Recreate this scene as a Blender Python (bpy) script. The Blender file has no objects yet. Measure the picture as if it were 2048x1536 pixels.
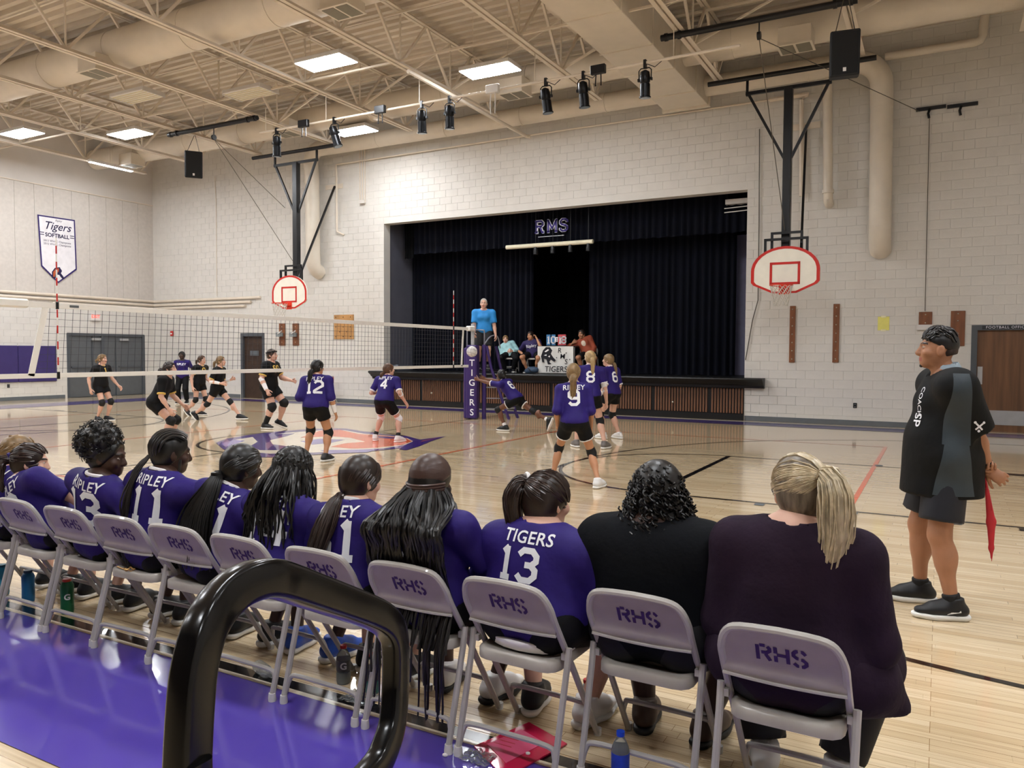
import bpy, bmesh, math, random
import numpy as np
from mathutils import Vector, Matrix
from mathutils.bvhtree import BVHTree
R = math.radians
random.seed(7)
rng = np.random.default_rng(7)
scene = bpy.context.scene
COL = scene.collection

# ---------------------------------------------------------------- camera (solved from the photograph's parallel lines; image 2048x1536)
FPX, YAW, PITCH, ROLL, EYE = 1556.0, .50236, -.03953, .00522, 1.58
_ca, _sa = math.cos(YAW), math.sin(YAW)
_F = np.array([-_sa, _ca, 0.]); _R = np.array([_ca, _sa, 0.]); _U = np.array([0, 0, 1.])
F2 = _F*math.cos(PITCH)+_U*math.sin(PITCH); _U2 = _U*math.cos(PITCH)-_F*math.sin(PITCH)
R3 = _R*math.cos(ROLL)+_U2*math.sin(ROLL); U3 = _U2*math.cos(ROLL)-_R*math.sin(ROLL)
CAM = np.array([0, 0, EYE])
cd = bpy.data.cameras.new('camera'); cam = bpy.data.objects.new('camera', cd); COL.objects.link(cam)
cam.matrix_world = Matrix(((R3[0], U3[0], -F2[0], 0), (R3[1], U3[1], -F2[1], 0), (R3[2], U3[2], -F2[2], EYE), (0, 0, 0, 1)))
cd.sensor_width = 36; cd.lens = FPX/2048*36; cd.clip_start = .05
scene.camera = cam
# ---------------------------------------------------------------- world, exposure (all light comes from the ceiling fixtures built below)
LAMP = 92.0
wd = bpy.data.worlds.new('hall'); scene.world = wd; wd.use_nodes = True
wd.node_tree.nodes['Background'].inputs[0].default_value = (.9, .93, 1, 1)
wd.node_tree.nodes['Background'].inputs[1].default_value = .05
vs = scene.view_settings
vs.view_transform = 'Standard'; vs.look = 'None'; vs.gamma = 1; vs.use_curve_mapping = False; vs.exposure = 0.0
scene.cycles.max_bounces = 5; scene.cycles.diffuse_bounces = 4; scene.cycles.glossy_bounces = 3; scene.cycles.transmission_bounces = 4
scene.cycles.use_adaptive_sampling = True; scene.cycles.adaptive_threshold = .06
scene.cycles.sample_clamp_indirect = 6

# ---------------------------------------------------------------- pixel -> place helpers
def ray(x, y): return F2+R3*(x-1024)/FPX-U3*(y-768)/FPX
def fl(x, y, z=0.):
    d = ray(x, y); return CAM+d*(z-EYE)/d[2]
def yp(x, y, Y):
    d = ray(x, y); return CAM+d*Y/d[1]
def xp(x, y, X):
    d = ray(x, y); return CAM+d*X/d[0]
def dp(x, y, t): return CAM+ray(x, y)*t
def V3(*a): return np.array(a, float)
def nrm(v):
    v = np.asarray(v, float); return v/(np.linalg.norm(v)+1e-12)

# ---------------------------------------------------------------- materials
def lin(h):
    h = h.lstrip('#'); c = [int(h[i:i+2], 16)/255 for i in (0, 2, 4)]
    return tuple(((v+.055)/1.055)**2.4 if v > .04045 else v/12.92 for v in c)
MATS = {}
def mat(name, col, rough=.6, metal=0., var=.06, scale=6., bump=0., bscale=60., coat=0., spec=.5, emit=0., trans=0., alpha=1., stretch=(1, 1, 1), sheen=0., ior=1.45):
    if name in MATS: return MATS[name]
    c = lin(col) if isinstance(col, str) else col
    m = bpy.data.materials.new(name); m.use_nodes = True; nt = m.node_tree; b = nt.nodes['Principled BSDF']
    b.inputs['Base Color'].default_value = (*c, 1); b.inputs['Roughness'].default_value = rough; b.inputs['Metallic'].default_value = metal
    b.inputs['Specular IOR Level'].default_value = spec; b.inputs['Coat Weight'].default_value = coat; b.inputs['IOR'].default_value = ior
    b.inputs['Sheen Weight'].default_value = sheen
    if emit: b.inputs['Emission Color'].default_value = (*c, 1); b.inputs['Emission Strength'].default_value = emit
    if trans: b.inputs['Transmission Weight'].default_value = trans
    if alpha < 1: b.inputs['Alpha'].default_value = alpha
    if var or bump:
        tc = nt.nodes.new('ShaderNodeTexCoord'); mp = nt.nodes.new('ShaderNodeMapping'); mp.inputs['Scale'].default_value = stretch
        nt.links.new(tc.outputs['Object'], mp.inputs[0])
        if var:
            n = nt.nodes.new('ShaderNodeTexNoise'); n.inputs['Scale'].default_value = scale; n.inputs['Detail'].default_value = 4
            nt.links.new(mp.outputs[0], n.inputs['Vector'])
            rp = nt.nodes.new('ShaderNodeValToRGB')
            rp.color_ramp.elements[0].position = .3; rp.color_ramp.elements[1].position = .7
            rp.color_ramp.elements[0].color = (*[max(0, v*(1-var)) for v in c], 1); rp.color_ramp.elements[1].color = (*[min(1, v*(1+var)) for v in c], 1)
            nt.links.new(n.outputs[0], rp.inputs[0]); nt.links.new(rp.outputs[0], b.inputs['Base Color'])
        if bump:
            n2 = nt.nodes.new('ShaderNodeTexNoise'); n2.inputs['Scale'].default_value = bscale; n2.inputs['Detail'].default_value = 3
            nt.links.new(mp.outputs[0], n2.inputs['Vector'])
            bp = nt.nodes.new('ShaderNodeBump'); bp.inputs['Strength'].default_value = bump; bp.inputs['Distance'].default_value = .02
            nt.links.new(n2.outputs[0], bp.inputs['Height']); nt.links.new(bp.outputs[0], b.inputs['Normal'])
    MATS[name] = m; return m

# ---------------------------------------------------------------- object helpers: geometry is written in world coordinates unless local=True
def tag(o, label=None, cat=None, group=None, kind=None):
    if label: o['label'] = label
    if cat: o['category'] = cat
    if group: o['group'] = group
    if kind: o['kind'] = kind
    return o
def thing(name, label, cat, loc=(0, 0, 0), group=None, rz=0.):
    o = bpy.data.objects.new(name, None); COL.objects.link(o); o.empty_display_size = .05
    o.location = tuple(float(v) for v in loc); o.rotation_euler = (0, 0, rz)
    return tag(o, label, cat, group)
def attach(o, parent, local=False):
    if parent is None: return o
    o.parent = parent
    if not local and parent.type == 'EMPTY':
        o.matrix_parent_inverse = Matrix.Translation(-parent.location)
    return o
def meshdata(name, V, F, mats, mi=None, smooth=False):
    me = bpy.data.meshes.new(name)
    if isinstance(F, np.ndarray):
        V = np.asarray(V, np.float32); n = F.shape[1]
        me.vertices.add(len(V)); me.vertices.foreach_set('co', V.ravel())
        me.loops.add(F.size); me.loops.foreach_set('vertex_index', F.astype(np.int32).ravel())
        me.polygons.add(len(F)); me.polygons.foreach_set('loop_start', np.arange(0, F.size, n, dtype=np.int32))
        me.update(calc_edges=True)
    else:
        me.from_pydata([tuple(v) for v in V], [], F); me.update()
    for m in (mats if isinstance(mats, (list, tuple)) else [mats]): me.materials.append(m)
    if mi is not None: me.polygons.foreach_set('material_index', np.asarray(mi, np.int32))
    if smooth: me.polygons.foreach_set('use_smooth', np.ones(len(me.polygons), bool))
    me.validate()
    return me
def obj(name, V, F, mats, parent=None, smooth=False, mi=None, local=False):
    o = bpy.data.objects.new(name, meshdata(name, V, F, mats, mi, smooth)); COL.objects.link(o)
    return attach(o, parent, local)

class MB:
    """collects boxes, bars, tubes, lathes; build() links them as ONE mesh object"""
    def __init__(s): s.v = []; s.f = []; s.m = []; s.cur = 0
    def add(s, V, F):
        n = len(s.v); s.v += [tuple(map(float, v)) for v in V]; s.f += [tuple(int(i)+n for i in f) for f in F]; s.m += [s.cur]*len(F); return s
    def box(s, c, size, rz=0., M=None, ch=0.):
        x, y, z = [v/2 for v in size]
        if ch:
            P = []
            for sz, ins in ((-z, ch), (-z+ch, 0), (z-ch, 0), (z, ch)):
                for a, b in ((-x+ins, -y+ch+0), (-x+ch, -y+ins), (x-ch, -y+ins), (x-ins, -y+ch), (x-ins, y-ch), (x-ch, y-ins), (-x+ch, y-ins), (-x+ins, y-ch)): P.append((a, b, sz))
            Fq = [tuple(range(7, -1, -1)), tuple(range(24, 32))]
            for r in range(3):
                for i in range(8): j = (i+1) % 8; Fq.append((r*8+i, r*8+j, r*8+8+j, r*8+8+i))
        else:
            P = [(-x, -y, -z), (x, -y, -z), (x, y, -z), (-x, y, -z), (-x, -y, z), (x, -y, z), (x, y, z), (-x, y, z)]
            Fq = [(3, 2, 1, 0), (4, 5, 6, 7), (0, 1, 5, 4), (1, 2, 6, 5), (2, 3, 7, 6), (3, 0, 4, 7)]
        P = np.array(P)
        if M is not None: P = P@np.asarray(M).T
        elif rz:
            ca, sa = math.cos(rz), math.sin(rz); P = P@np.array([[ca, -sa, 0], [sa, ca, 0], [0, 0, 1]]).T
        return s.add(P+np.asarray(c, float), Fq)
    def bx(s, a, b, ch=0.):
        a = np.minimum(a, b) if False else np.asarray(a, float); b = np.asarray(b, float)
        return s.box((a+b)/2, np.abs(b-a), ch=ch)
    def bar(s, p0, p1, w, h, up=(0, 0, 1)):
        p0 = np.asarray(p0, float); p1 = np.asarray(p1, float); d = nrm(p1-p0); u = np.asarray(up, float)
        if abs(d@nrm(u)) > .98: u = np.array([1., 0, 0])
        r = nrm(np.cross(d, u)); u = np.cross(r, d); q = [(-w/2, -h/2), (w/2, -h/2), (w/2, h/2), (-w/2, h/2)]
        P = [p0+r*a+u*b for a, b in q]+[p1+r*a+u*b for a, b in q]
        return s.add(P, [(3, 2, 1, 0), (4, 5, 6, 7), (0, 1, 5, 4), (1, 2, 6, 5), (2, 3, 7, 6), (3, 0, 4, 7)])
    def tube(s, pts, r, n=8, cap=True, closed=False, sec=None, up=None):
        """sweep along pts; r scalar or list; sec optional list of (a,b) section points"""
        P = [np.asarray(p, float) for p in pts]; m = len(P)
        rr = r if isinstance(r, (list, tuple, np.ndarray)) else [r]*m
        if sec is None: sec = [(math.cos(2*math.pi*i/n), math.sin(2*math.pi*i/n)) for i in range(n)]
        n = len(sec); u = None; V = []
        for i in range(m):
            if closed: t = nrm(P[(i+1) % m]-P[i-1])
            else: t = nrm(P[min(i+1, m-1)]-P[max(i-1, 0)])
            if u is None:
                g = np.asarray(up, float) if up is not None else (np.array([0, 0, 1.]) if abs(t[2]) < .9 else np.array([1., 0, 0]))
                u = nrm(g-t*(g@t))
            else: u = nrm(u-t*(u@t))
            w = np.cross(t, u)
            for a, b in sec: V.append(P[i]+(u*a+w*b)*rr[i])
        Fq = []
        for i in range(m if closed else m-1):
            a = i*n; b = ((i+1) % m)*n
            for j in range(n): k = (j+1) % n; Fq.append((a+j, a+k, b+k, b+j))
        if cap and not closed: Fq += [tuple(range(n-1, -1, -1)), tuple((m-1)*n+j for j in range(n))]
        return s.add(V, Fq)
    def lathe(s, prof, c=(0, 0, 0), n=16, M=None):
        V = []; Fq = []
        for r, z in prof:
            for j in range(n): V.append((r*math.cos(2*math.pi*j/n), r*math.sin(2*math.pi*j/n), z))
        for i in range(len(prof)-1):
            for j in range(n): k = (j+1) % n; Fq.append((i*n+j, i*n+k, (i+1)*n+k, (i+1)*n+j))
        Fq += [tuple(range(n-1, -1, -1)), tuple((len(prof)-1)*n+j for j in range(n))]
        V = np.array(V)
        if M is not None: V = V@np.asarray(M).T
        return s.add(V+np.asarray(c, float), Fq)
    def ball(s, c, r, n=12, m=8):
        rx, ry, rz = (r, r, r) if np.isscalar(r) else r; V = [(0, 0, -rz)]; Fq = []
        for i in range(1, m):
            a = -math.pi/2+math.pi*i/m
            for j in range(n): t = 2*math.pi*j/n; V.append((rx*math.cos(a)*math.cos(t), ry*math.cos(a)*math.sin(t), rz*math.sin(a)))
        V.append((0, 0, rz)); L = len(V)-1
        for j in range(n): k = (j+1) % n; Fq.append((0, 1+k, 1+j)); Fq.append((L, L-n+j, L-n+k))
        for i in range(m-2):
            for j in range(n): k = (j+1) % n; a = 1+i*n; Fq.append((a+j, a+k, a+n+k, a+n+j))
        return s.add(np.array(V)+np.asarray(c, float), Fq)
    def prism(s, poly, d):
        """poly: 3D points of one face, extruded by vector d"""
        P = [np.asarray(p, float) for p in poly]; n = len(P); d = np.asarray(d, float)
        return s.add(P+[p+d for p in P], [tuple(range(n-1, -1, -1)), tuple(range(n, 2*n))]+[(i, (i+1) % n, n+(i+1) % n, n+i) for i in range(n)])
    def build(s, name, mats, parent=None, smooth=False, local=False, sharp=None):
        multi = isinstance(mats, (list, tuple))
        o = obj(name, s.v, s.f, mats, parent, smooth, s.m if multi else None, local)
        if smooth: o.data.set_sharp_from_angle(angle=R(sharp or 40))
        return o

# ---------------------------------------------------------------- lettering as flat meshes
def text2d(txt, size=1., bold=.0, shear=0., space=1., align='CENTER'):
    cu = bpy.data.curves.new('t', 'FONT'); cu.body = txt; cu.size = size; cu.offset = bold*size; cu.shear = shear
    cu.space_character = space; cu.align_x = align; cu.align_y = 'CENTER'; cu.resolution_u = 3
    o = bpy.data.objects.new('t', cu); COL.objects.link(o)
    me = bpy.data.meshes.new_from_object(o); V = [(v.co.x, v.co.y) for v in me.vertices]; Fq = [tuple(p.vertices) for p in me.polygons]
    bpy.data.objects.remove(o); bpy.data.curves.remove(cu); bpy.data.meshes.remove(me)
    return V, Fq
GL = {  # block strokes on a 4 x 6 grid
 '0': [[(1, 0), (3, 0), (4, 1), (4, 5), (3, 6), (1, 6), (0, 5), (0, 1), (1, 0)]],
 '1': [[(1, 5), (2, 6), (2, 0)], [(.8, 0), (3.2, 0)]],
 '2': [[(0, 5), (1, 6), (3, 6), (4, 5), (4, 3.6), (0, .8), (0, 0), (4, 0)]],
 '3': [[(0, 5), (1, 6), (3, 6), (4, 5), (4, 4), (3, 3.1), (1.6, 3.1)], [(3, 3.1), (4, 2.2), (4, 1), (3, 0), (1, 0), (0, 1)]],
 '4': [[(3, 0), (3, 6), (0, 2), (4.3, 2)]],
 '6': [[(4, 5), (3, 6), (1, 6), (0, 5), (0, 1), (1, 0), (3, 0), (4, 1), (4, 2.6), (3, 3.4), (0, 3.4)]],
 '8': [[(1, 3.1), (0, 4), (0, 5), (1, 6), (3, 6), (4, 5), (4, 4), (3, 3.1), (4, 2.2), (4, 1), (3, 0), (1, 0), (0, 1), (0, 2.2), (1, 3.1), (3, 3.1)]],
 '9': [[(0, 1), (1, 0), (3, 0), (4, 1), (4, 5), (3, 6), (1, 6), (0, 5), (0, 3.5), (1, 2.7), (4, 2.7)]],
 'R': [[(0, 0), (0, 6)], [(.8, 6), (2.6, 6)], [(3.3, 5.7), (4, 5), (4, 4), (3, 3.2), (1.2, 3.2)], [(2.6, 2.6), (4, 0)]],
 'H': [[(0, 0), (0, 2.5)], [(0, 3.5), (0, 6)], [(4, 0), (4, 6)], [(.4, 3), (3.4, 3)]],
 'r': [[(0, 0), (0, 6)], [(-.7, 0), (1, 0)], [(-.7, 6), (3, 6), (4, 5), (4, 4), (3, 3.2), (0, 3.2)], [(2.2, 3.2), (3.6, 0), (4.6, 0)]],
 'm': [[(0, 0), (0, 6), (2.3, 1.5), (4.6, 6), (4.6, 0)], [(-.7, 0), (.8, 0)], [(3.8, 0), (5.4, 0)], [(-.7, 6), (.2, 6)], [(4.4, 6), (5.4, 6)]],
 's': [[(4, 4.4), (4, 5.2), (3, 6), (1, 6), (0, 5), (0, 4.1), (1, 3.3), (3, 2.8), (4, 2), (4, 1), (3, 0), (1, 0), (0, .8), (0, 1.6)]],
 'S': [[(4, 5), (3, 6), (2.5, 6)], [(1.5, 6), (1, 6), (0, 5), (0, 4), (1, 3.2), (1.6, 3.1)], [(2.4, 2.9), (3, 2.8), (4, 2), (4, 1), (3, 0), (2.4, 0)], [(1.5, 0), (1, 0), (0, 1)]],
}
def strokes2d(txt, h=1., th=1.15, gap=1.6, slant=0.):
    V = []; Fq = []; u = h/(6+th); x0 = 0
    for ch in txt:
        for pl in GL[ch]:
            for i in range(len(pl)-1):
                a = np.array(pl[i], float); b = np.array(pl[i+1], float); d = nrm(b-a); n = np.array([-d[1], d[0]])*th/2
                e0 = th*.21 if i else (th*.5 if False else 0); e1 = th*.21 if i < len(pl)-2 else 0
                k = len(V)
                for p in (a-d*e0-n, b+d*e1-n, b+d*e1+n, a-d*e0+n): V.append(((p[0]+x0)*u, (p[1]-3)*u))
                Fq.append((k, k+1, k+2, k+3))
        x0 += (4 if ch != '1' else 3.4)+gap
    w = (x0-gap)*u
    return [(x-w/2+slant*y, y) for x, y in V], Fq
def flat_text(name, tv, m, o, rx, uy, parent=None, local=False, lift=0.):
    """places 2D lettering on the plane at o with axes rx, uy"""
    o = np.asarray(o, float); rx = np.asarray(rx, float); uy = np.asarray(uy, float); n = np.cross(rx, uy)
    return obj(name, [o+rx*x+uy*y+n*lift for x, y in tv[0]], tv[1], m, parent, local=local)
def wrap_text(name, tv, m, o, rx, uy, bvh, parent, lift=.004, cell=.03, reach=.5):
    """presses 2D lettering onto a curved garment: cut into cells, each vertex cast onto the cloth along the print direction"""
    bm = bmesh.new(); vs_ = [bm.verts.new((x, y, 0)) for x, y in tv[0]]
    for f in tv[1]:
        try: bm.faces.new([vs_[i] for i in f])
        except ValueError: pass
    xs = [v[0] for v in tv[0]]; ys = [v[1] for v in tv[0]]
    for ax, lo, hi in ((0, min(xs), max(xs)), (1, min(ys), max(ys))):
        k = math.ceil(lo/cell)
        while k*cell < hi:
            co = [0, 0, 0]; no = [0, 0, 0]; co[ax] = k*cell; no[ax] = 1
            bmesh.ops.bisect_plane(bm, geom=bm.verts[:]+bm.edges[:]+bm.faces[:], plane_co=co, plane_no=no); k += 1
    o = np.asarray(o, float); rx = np.asarray(rx, float); uy = np.asarray(uy, float); n = np.cross(rx, uy)
    bad = []
    for v in bm.verts:
        p = o+rx*v.co.x+uy*v.co.y+n*reach
        hit = bvh.ray_cast(Vector(p), Vector(-n), reach*2)
        if hit[0] is None: bad.append(v)
        else: v.co = hit[0]+Vector(n)*lift
    bmesh.ops.delete(bm, geom=bad, context='VERTS')
    me = bpy.data.meshes.new(name); bm.to_mesh(me); bm.free(); me.materials.append(m)
    ob = bpy.data.objects.new(name, me); COL.objects.link(ob); return attach(ob, parent)
# ================================================================ THE SETTING
XL, XR, YN, YB, ZC = -25.65, 6.1, -7.0, 19.0, 8.86
def wood_floor():
    m = bpy.data.materials.new('maple_floor'); m.use_nodes = True; nt = m.node_tree; b = nt.nodes['Principled BSDF']; L = nt.links.new
    g = nt.nodes.new('ShaderNodeNewGeometry'); br = nt.nodes.new('ShaderNodeTexBrick')
    L(g.outputs['Position'], br.inputs['Vector'])
    br.inputs['Scale'].default_value = 1; br.inputs['Brick Width'].default_value = .95; br.inputs['Row Height'].default_value = .057
    br.inputs['Mortar Size'].default_value = .0012; br.inputs['Mortar Smooth'].default_value = .3; br.offset = .37; br.offset_frequency = 3; br.squash = .7; br.squash_frequency = 2
    br.inputs['Color1'].default_value = (*lin('#E2D0B0'), 1); br.inputs['Color2'].default_value = (*lin('#CDB793'), 1); br.inputs['Mortar'].default_value = (*lin('#8A6A42'), 1)
    mp = nt.nodes.new('ShaderNodeMapping'); mp.inputs['Scale'].default_value = (1.2, 45, 1); L(g.outputs['Position'], mp.inputs[0])
    n = nt.nodes.new('ShaderNodeTexNoise'); n.inputs['Scale'].default_value = 1.6; n.inputs['Detail'].default_value = 5; L(mp.outputs[0], n.inputs[0])
    mx = nt.nodes.new('ShaderNodeMix'); mx.data_type = 'RGBA'; mx.blend_type = 'MULTIPLY'; mx.inputs[0].default_value = 1
    rp = nt.nodes.new('ShaderNodeValToRGB'); rp.color_ramp.elements[0].position = .25; rp.color_ramp.elements[1].position = .75
    rp.color_ramp.elements[0].color = (.78, .73, .68, 1); rp.color_ramp.elements[1].color = (1.1, 1.08, 1.05, 1)
    L(n.outputs[0], rp.inputs[0]); L(br.outputs['Color'], mx.inputs[6]); L(rp.outputs[0], mx.inputs[7]); L(mx.outputs[2], b.inputs['Base Color'])
    n2 = nt.nodes.new('ShaderNodeTexNoise'); n2.inputs['Scale'].default_value = .5; L(g.outputs['Position'], n2.inputs[0])
    mr = nt.nodes.new('ShaderNodeMapRange'); mr.inputs['To Min'].default_value = .10; mr.inputs['To Max'].default_value = .18; L(n2.outputs[0], mr.inputs[0]); L(mr.outputs[0], b.inputs['Roughness'])
    b.inputs['Coat Weight'].default_value = .55; b.inputs['Coat Roughness'].default_value = .05
    bp = nt.nodes.new('ShaderNodeBump'); bp.inputs['Strength'].default_value = .06; bp.inputs['Distance'].default_value = .004
    L(br.outputs['Fac'], bp.inputs['Height']); bp.invert = True; L(bp.outputs[0], b.inputs['Normal'])
    return m
M_FLOOR = wood_floor()
M_WALL = mat('painted_block', '#D4D0C9', .55, var=.04, scale=3, bump=.25, bscale=120)
M_WALLS = mat('painted_plaster', '#D0CAC3', .6, var=.03, scale=2)
M_STEEL = mat('cream_steel', '#DDD1C0', .5, var=.05, scale=4)
M_DECK = mat('cream_deck', '#D5C9B8', .55, var=.05, scale=2)
M_DUCT = mat('cream_duct', '#DBD1C1', .42, var=.04, scale=3, bump=.05, bscale=25)
M_BLACK = mat('black_steel', '#121316', .35, var=.1, scale=9)
M_BLKP = mat('black_floor_paint', '#0C0B0D', .18, coat=.5, var=.05)
M_ORG = mat('orange_floor_paint', '#E4602F', .2, coat=.5, var=.06)
M_PUR = mat('purple_floor_paint', '#5545A6', .13, coat=.6, var=.05, scale=2)
M_PURD = mat('deep_purple_paint', '#3B2378', .2, coat=.5, var=.05)
M_CRM = mat('pale_floor_paint', '#E9DDC8', .2, coat=.5, var=.04)
M_GREY = mat('grey_rubber_base', '#5F6468', .5, var=.06)
M_WHITE = mat('white_paint', '#EDEBE6', .45, var=.03)
M_RED = mat('red_enamel', '#C6281F', .35, var=.05)
def struct(o): o['kind'] = 'structure'; return o

floor = struct(MB().bx((XL, YN, -.15), (XR, YB+6, 0)).build('floor', M_FLOOR))
# near strips of the maple floor, each a board with its own edges
pm = MB().box((0, 0, 0), (1, .0562, .0016), ch=.0007)
plank_mesh = meshdata('plank', pm.v, pm.f, M_FLOOR); k = 0
for r in range(38):
    y = .057*(48+r)+.0285; x = -3.6-random.random()*.9
    while x < 1.7 and k < 290:
        ln = random.uniform(.55, 1.35); o = bpy.data.objects.new('plank', plank_mesh); COL.objects.link(o)
        o.location = (x+ln/2, y, .0006); o.scale = (ln-.0012, 1, 1); o.parent = floor; x += ln; k += 1
# painted court lines
ZL = [.0030]
def decal(poly, m, name='court_line', parent=floor):
    ZL[0] += .00004; z = ZL[0]
    return obj(name, [(p[0], p[1], z) for p in poly], [tuple(range(len(poly)))], m, parent)
def line(p0, p1, w, m):
    p0 = V3(*p0); p1 = V3(*p1); d = nrm(p1-p0); n = np.array([-d[1], d[0]])*w/2; return decal([p0-n, p1-n, p1+n, p0+n], m)
def arc(c, r, w, a0, a1, m, n=48):
    ZL[0] += .00004; V = []; z = ZL[0]
    for i in range(n+1):
        a = R(a0+(a1-a0)*i/n)
        for q in (r-w/2, r+w/2): V.append((c[0]+q*math.cos(a), c[1]+q*math.sin(a), z))
    return obj('court_line', V, [(2*i, 2*i+1, 2*i+3, 2*i+2) for i in range(n)], m, floor)
CX, CY = -9.78, 10.32
decal([(XL+.3, 1.71), (XR-.3, 1.71), (XR-.3, 2.62), (XL+.3, 2.62)], M_PUR, 'court_border')
decal([(-22.2, 17.75), (3, 17.75), (3, 18.5), (-22.2, 18.5)], M_PURD, 'court_border')
decal([(-23.6, 1.71), (-22.2, 1.71), (-22.2, 18.5), (-23.6, 18.5)], M_PURD, 'court_border')
line((-22.2, 2.635), (4, 2.635), .03, M_CRM); line((-22.2, 2.685), (4, 2.685), .07, M_BLKP)
line((-22.2, 18.65), (3, 18.65), .2, M_CRM)
for x in (-18.78, -.78): line((x, 5.8), (x, 14.8), .055, M_ORG)
for x in (-12.78, -6.78): line((x, 5.82), (x, 14.78), .05, M_ORG)
for y in (5.82, 14.78): line((-18.78, y), (-.78, y), .05, M_ORG)
line((-.35, 4.92), (-.18, 4.92), .05, M_ORG)
line((CX, 2.7), (CX, 17.75), .05, M_BLKP)
for sx in (1, -1):
    bxx = CX+sx*11.14; ft = CX+sx*6.95
    for y in (CY-1.83, CY+1.83): line((ft, y), (bxx+sx*1.3, y), .05, M_BLKP)
    line((ft, CY-1.83), (ft, CY+1.83), .075, M_BLKP)
    arc((ft, CY), 1.83, .05, 90 if sx > 0 else -90, 270 if sx > 0 else 90, M_BLKP)
    arc((bxx, CY), 6.02, .05, 90 if sx > 0 else -90, 270 if sx > 0 else 90, M_BLKP, 80)
    for y in (CY-6.02, CY+6.02): line((bxx, y), (bxx+sx*1.3, y), .05, M_BLKP)
    for q in (.85, 1.75, 2.65):      # lane marks
        for s2 in (-1, 1):
            x = ft+sx*(q+.35); line((x-.05, CY+s2*1.93), (x+.05, CY+s2*1.93), .12, M_GREY)
    for s2 in (-1, 1): line((ft+sx*3.5, CY+s2*1.94), (ft+sx*3.85, CY+s2*1.94), .12, M_BLKP)
arc((CX, CY), 1.83, .05, 0, 360, M_BLKP, 80)
# centre emblem: a purple and orange tiger head in profile, traced on the floor
def px_decal(pts, m): return decal([fl(*p)[:2] for p in pts][::-1], m, 'emblem_patch')
M_LAV = mat('lavender_paint', '#7D72B4', .2, coat=.5, var=.04)
px_decal([(432, 886), (452, 878), (500, 870), (560, 863), (625, 858), (690, 857), (725, 863), (768, 869), (815, 873), (845, 881), (832, 890), (800, 897), (740, 903), (680, 907), (610, 911), (545, 915), (498, 915), (470, 908), (445, 898)], M_PURD)
px_decal([(470, 880), (520, 872), (575, 866), (640, 861), (690, 861), (730, 868), (780, 872), (815, 877), (826, 883), (812, 890), (770, 897), (700, 902), (620, 906), (540, 908), (490, 903), (466, 893)], M_CRM)
px_decal([(640, 862), (680, 860), (716, 868), (770, 872), (812, 877), (824, 883), (806, 890), (755, 896), (705, 898), (660, 894), (690, 887), (730, 884), (700, 876), (660, 873), (600, 876), (622, 868)], M_ORG)
px_decal([(505, 874), (545, 869), (590, 867), (574, 873), (540, 881), (545, 889), (575, 893), (560, 901), (520, 901), (500, 893), (515, 884)], M_PURD)
px_decal([(600, 883), (640, 878), (690, 880), (664, 886), (625, 890)], M_LAV)
px_decal([(745, 872), (800, 876), (780, 878), (752, 876)], M_PURD)
px_decal([(640, 901), (700, 900), (760, 898), (735, 905), (660, 908)], M_LAV)
px_decal([(440, 888), (470, 880), (490, 882), (470, 889), (452, 894)], M_LAV)
px_decal([(815, 888), (838, 880), (891, 873), (862, 883), (838, 893), (812, 901), (798, 899)], M_PURD)
px_decal([(840, 884), (878, 876), (845, 882)], M_ORG)

# ---- back wall with its stage opening, in painted block
SX0, SX1, SZT, SZ0 = -14.91, -4.09, 5.49, 1.02
D2 = (-21.0, -20.05, 2.13); D3 = (.66, 1.62, 2.13)         # doors in the back wall: x0, x1, height
wall_back = MB(); T = .3
def wb(x0, x1, z0, z1): wall_back.bx((x0, YB, z0), (x1, YB+T, z1))
wb(XL-.3, D2[0], 0, ZC+.2); wb(D2[0], D2[1], D2[2], ZC+.2); wb(D2[1], SX0, 0, ZC+.2); wb(SX0, SX1, SZT, ZC+.2); wb(SX1, D3[0], 0, ZC+.2); wb(D3[0], D3[1], D3[2], ZC+.2); wb(D3[1], XR+.3, 0, ZC+.2)
wall_back = struct(wall_back.build('wall_back', M_WALL))
BW, BH, J = .406, .203, .0035
def blocked(x0, x1, z0, z1):
    for a, b, c, d in ((SX0, SX1, -1, SZT), (D2[0], D2[1], -1, D2[2]), (D3[0], D3[1], -1, D3[2])):
        if x1 > a+.002 and x0 < b-.002 and z1 > c and z0 < d-.002: return (a, b)
    return None
full = []; odd = []
for r in range(int((ZC)/BH)):
    z0 = r*BH; x = XL+(BW/2 if r % 2 else 0)-BW
    while x < XR:
        a, b = max(x, XL), min(x+BW, XR); x += BW
        hit = blocked(a, b, z0, z0+BH)
        if hit:
            pieces = [(a, min(b, hit[0])), (max(a, hit[1]), b)]
        else: pieces = [(a, b)]
        for p, q in pieces:
            if q-p < .03: continue
            (full if q-p > BW-.001 else odd).append((p, q, z0))
full.sort(key=lambda t: ((t[0]+.2)**2+YB**2+(t[2]-1.5)**2) if t[0] > -3.9 and t[0] < 1.6 else 1e9)
bm_ = MB().box((0, 0, 0), (BW-J, .012, BH-J), ch=.002); block_mesh = meshdata('block', bm_.v, bm_.f, M_WALL)
for p, q, z0 in full[:300]:
    o = bpy.data.objects.new('block', block_mesh); COL.objects.link(o); o.location = ((p+q)/2, YB, z0+BH/2); o.parent = wall_back
rest = MB()
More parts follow.
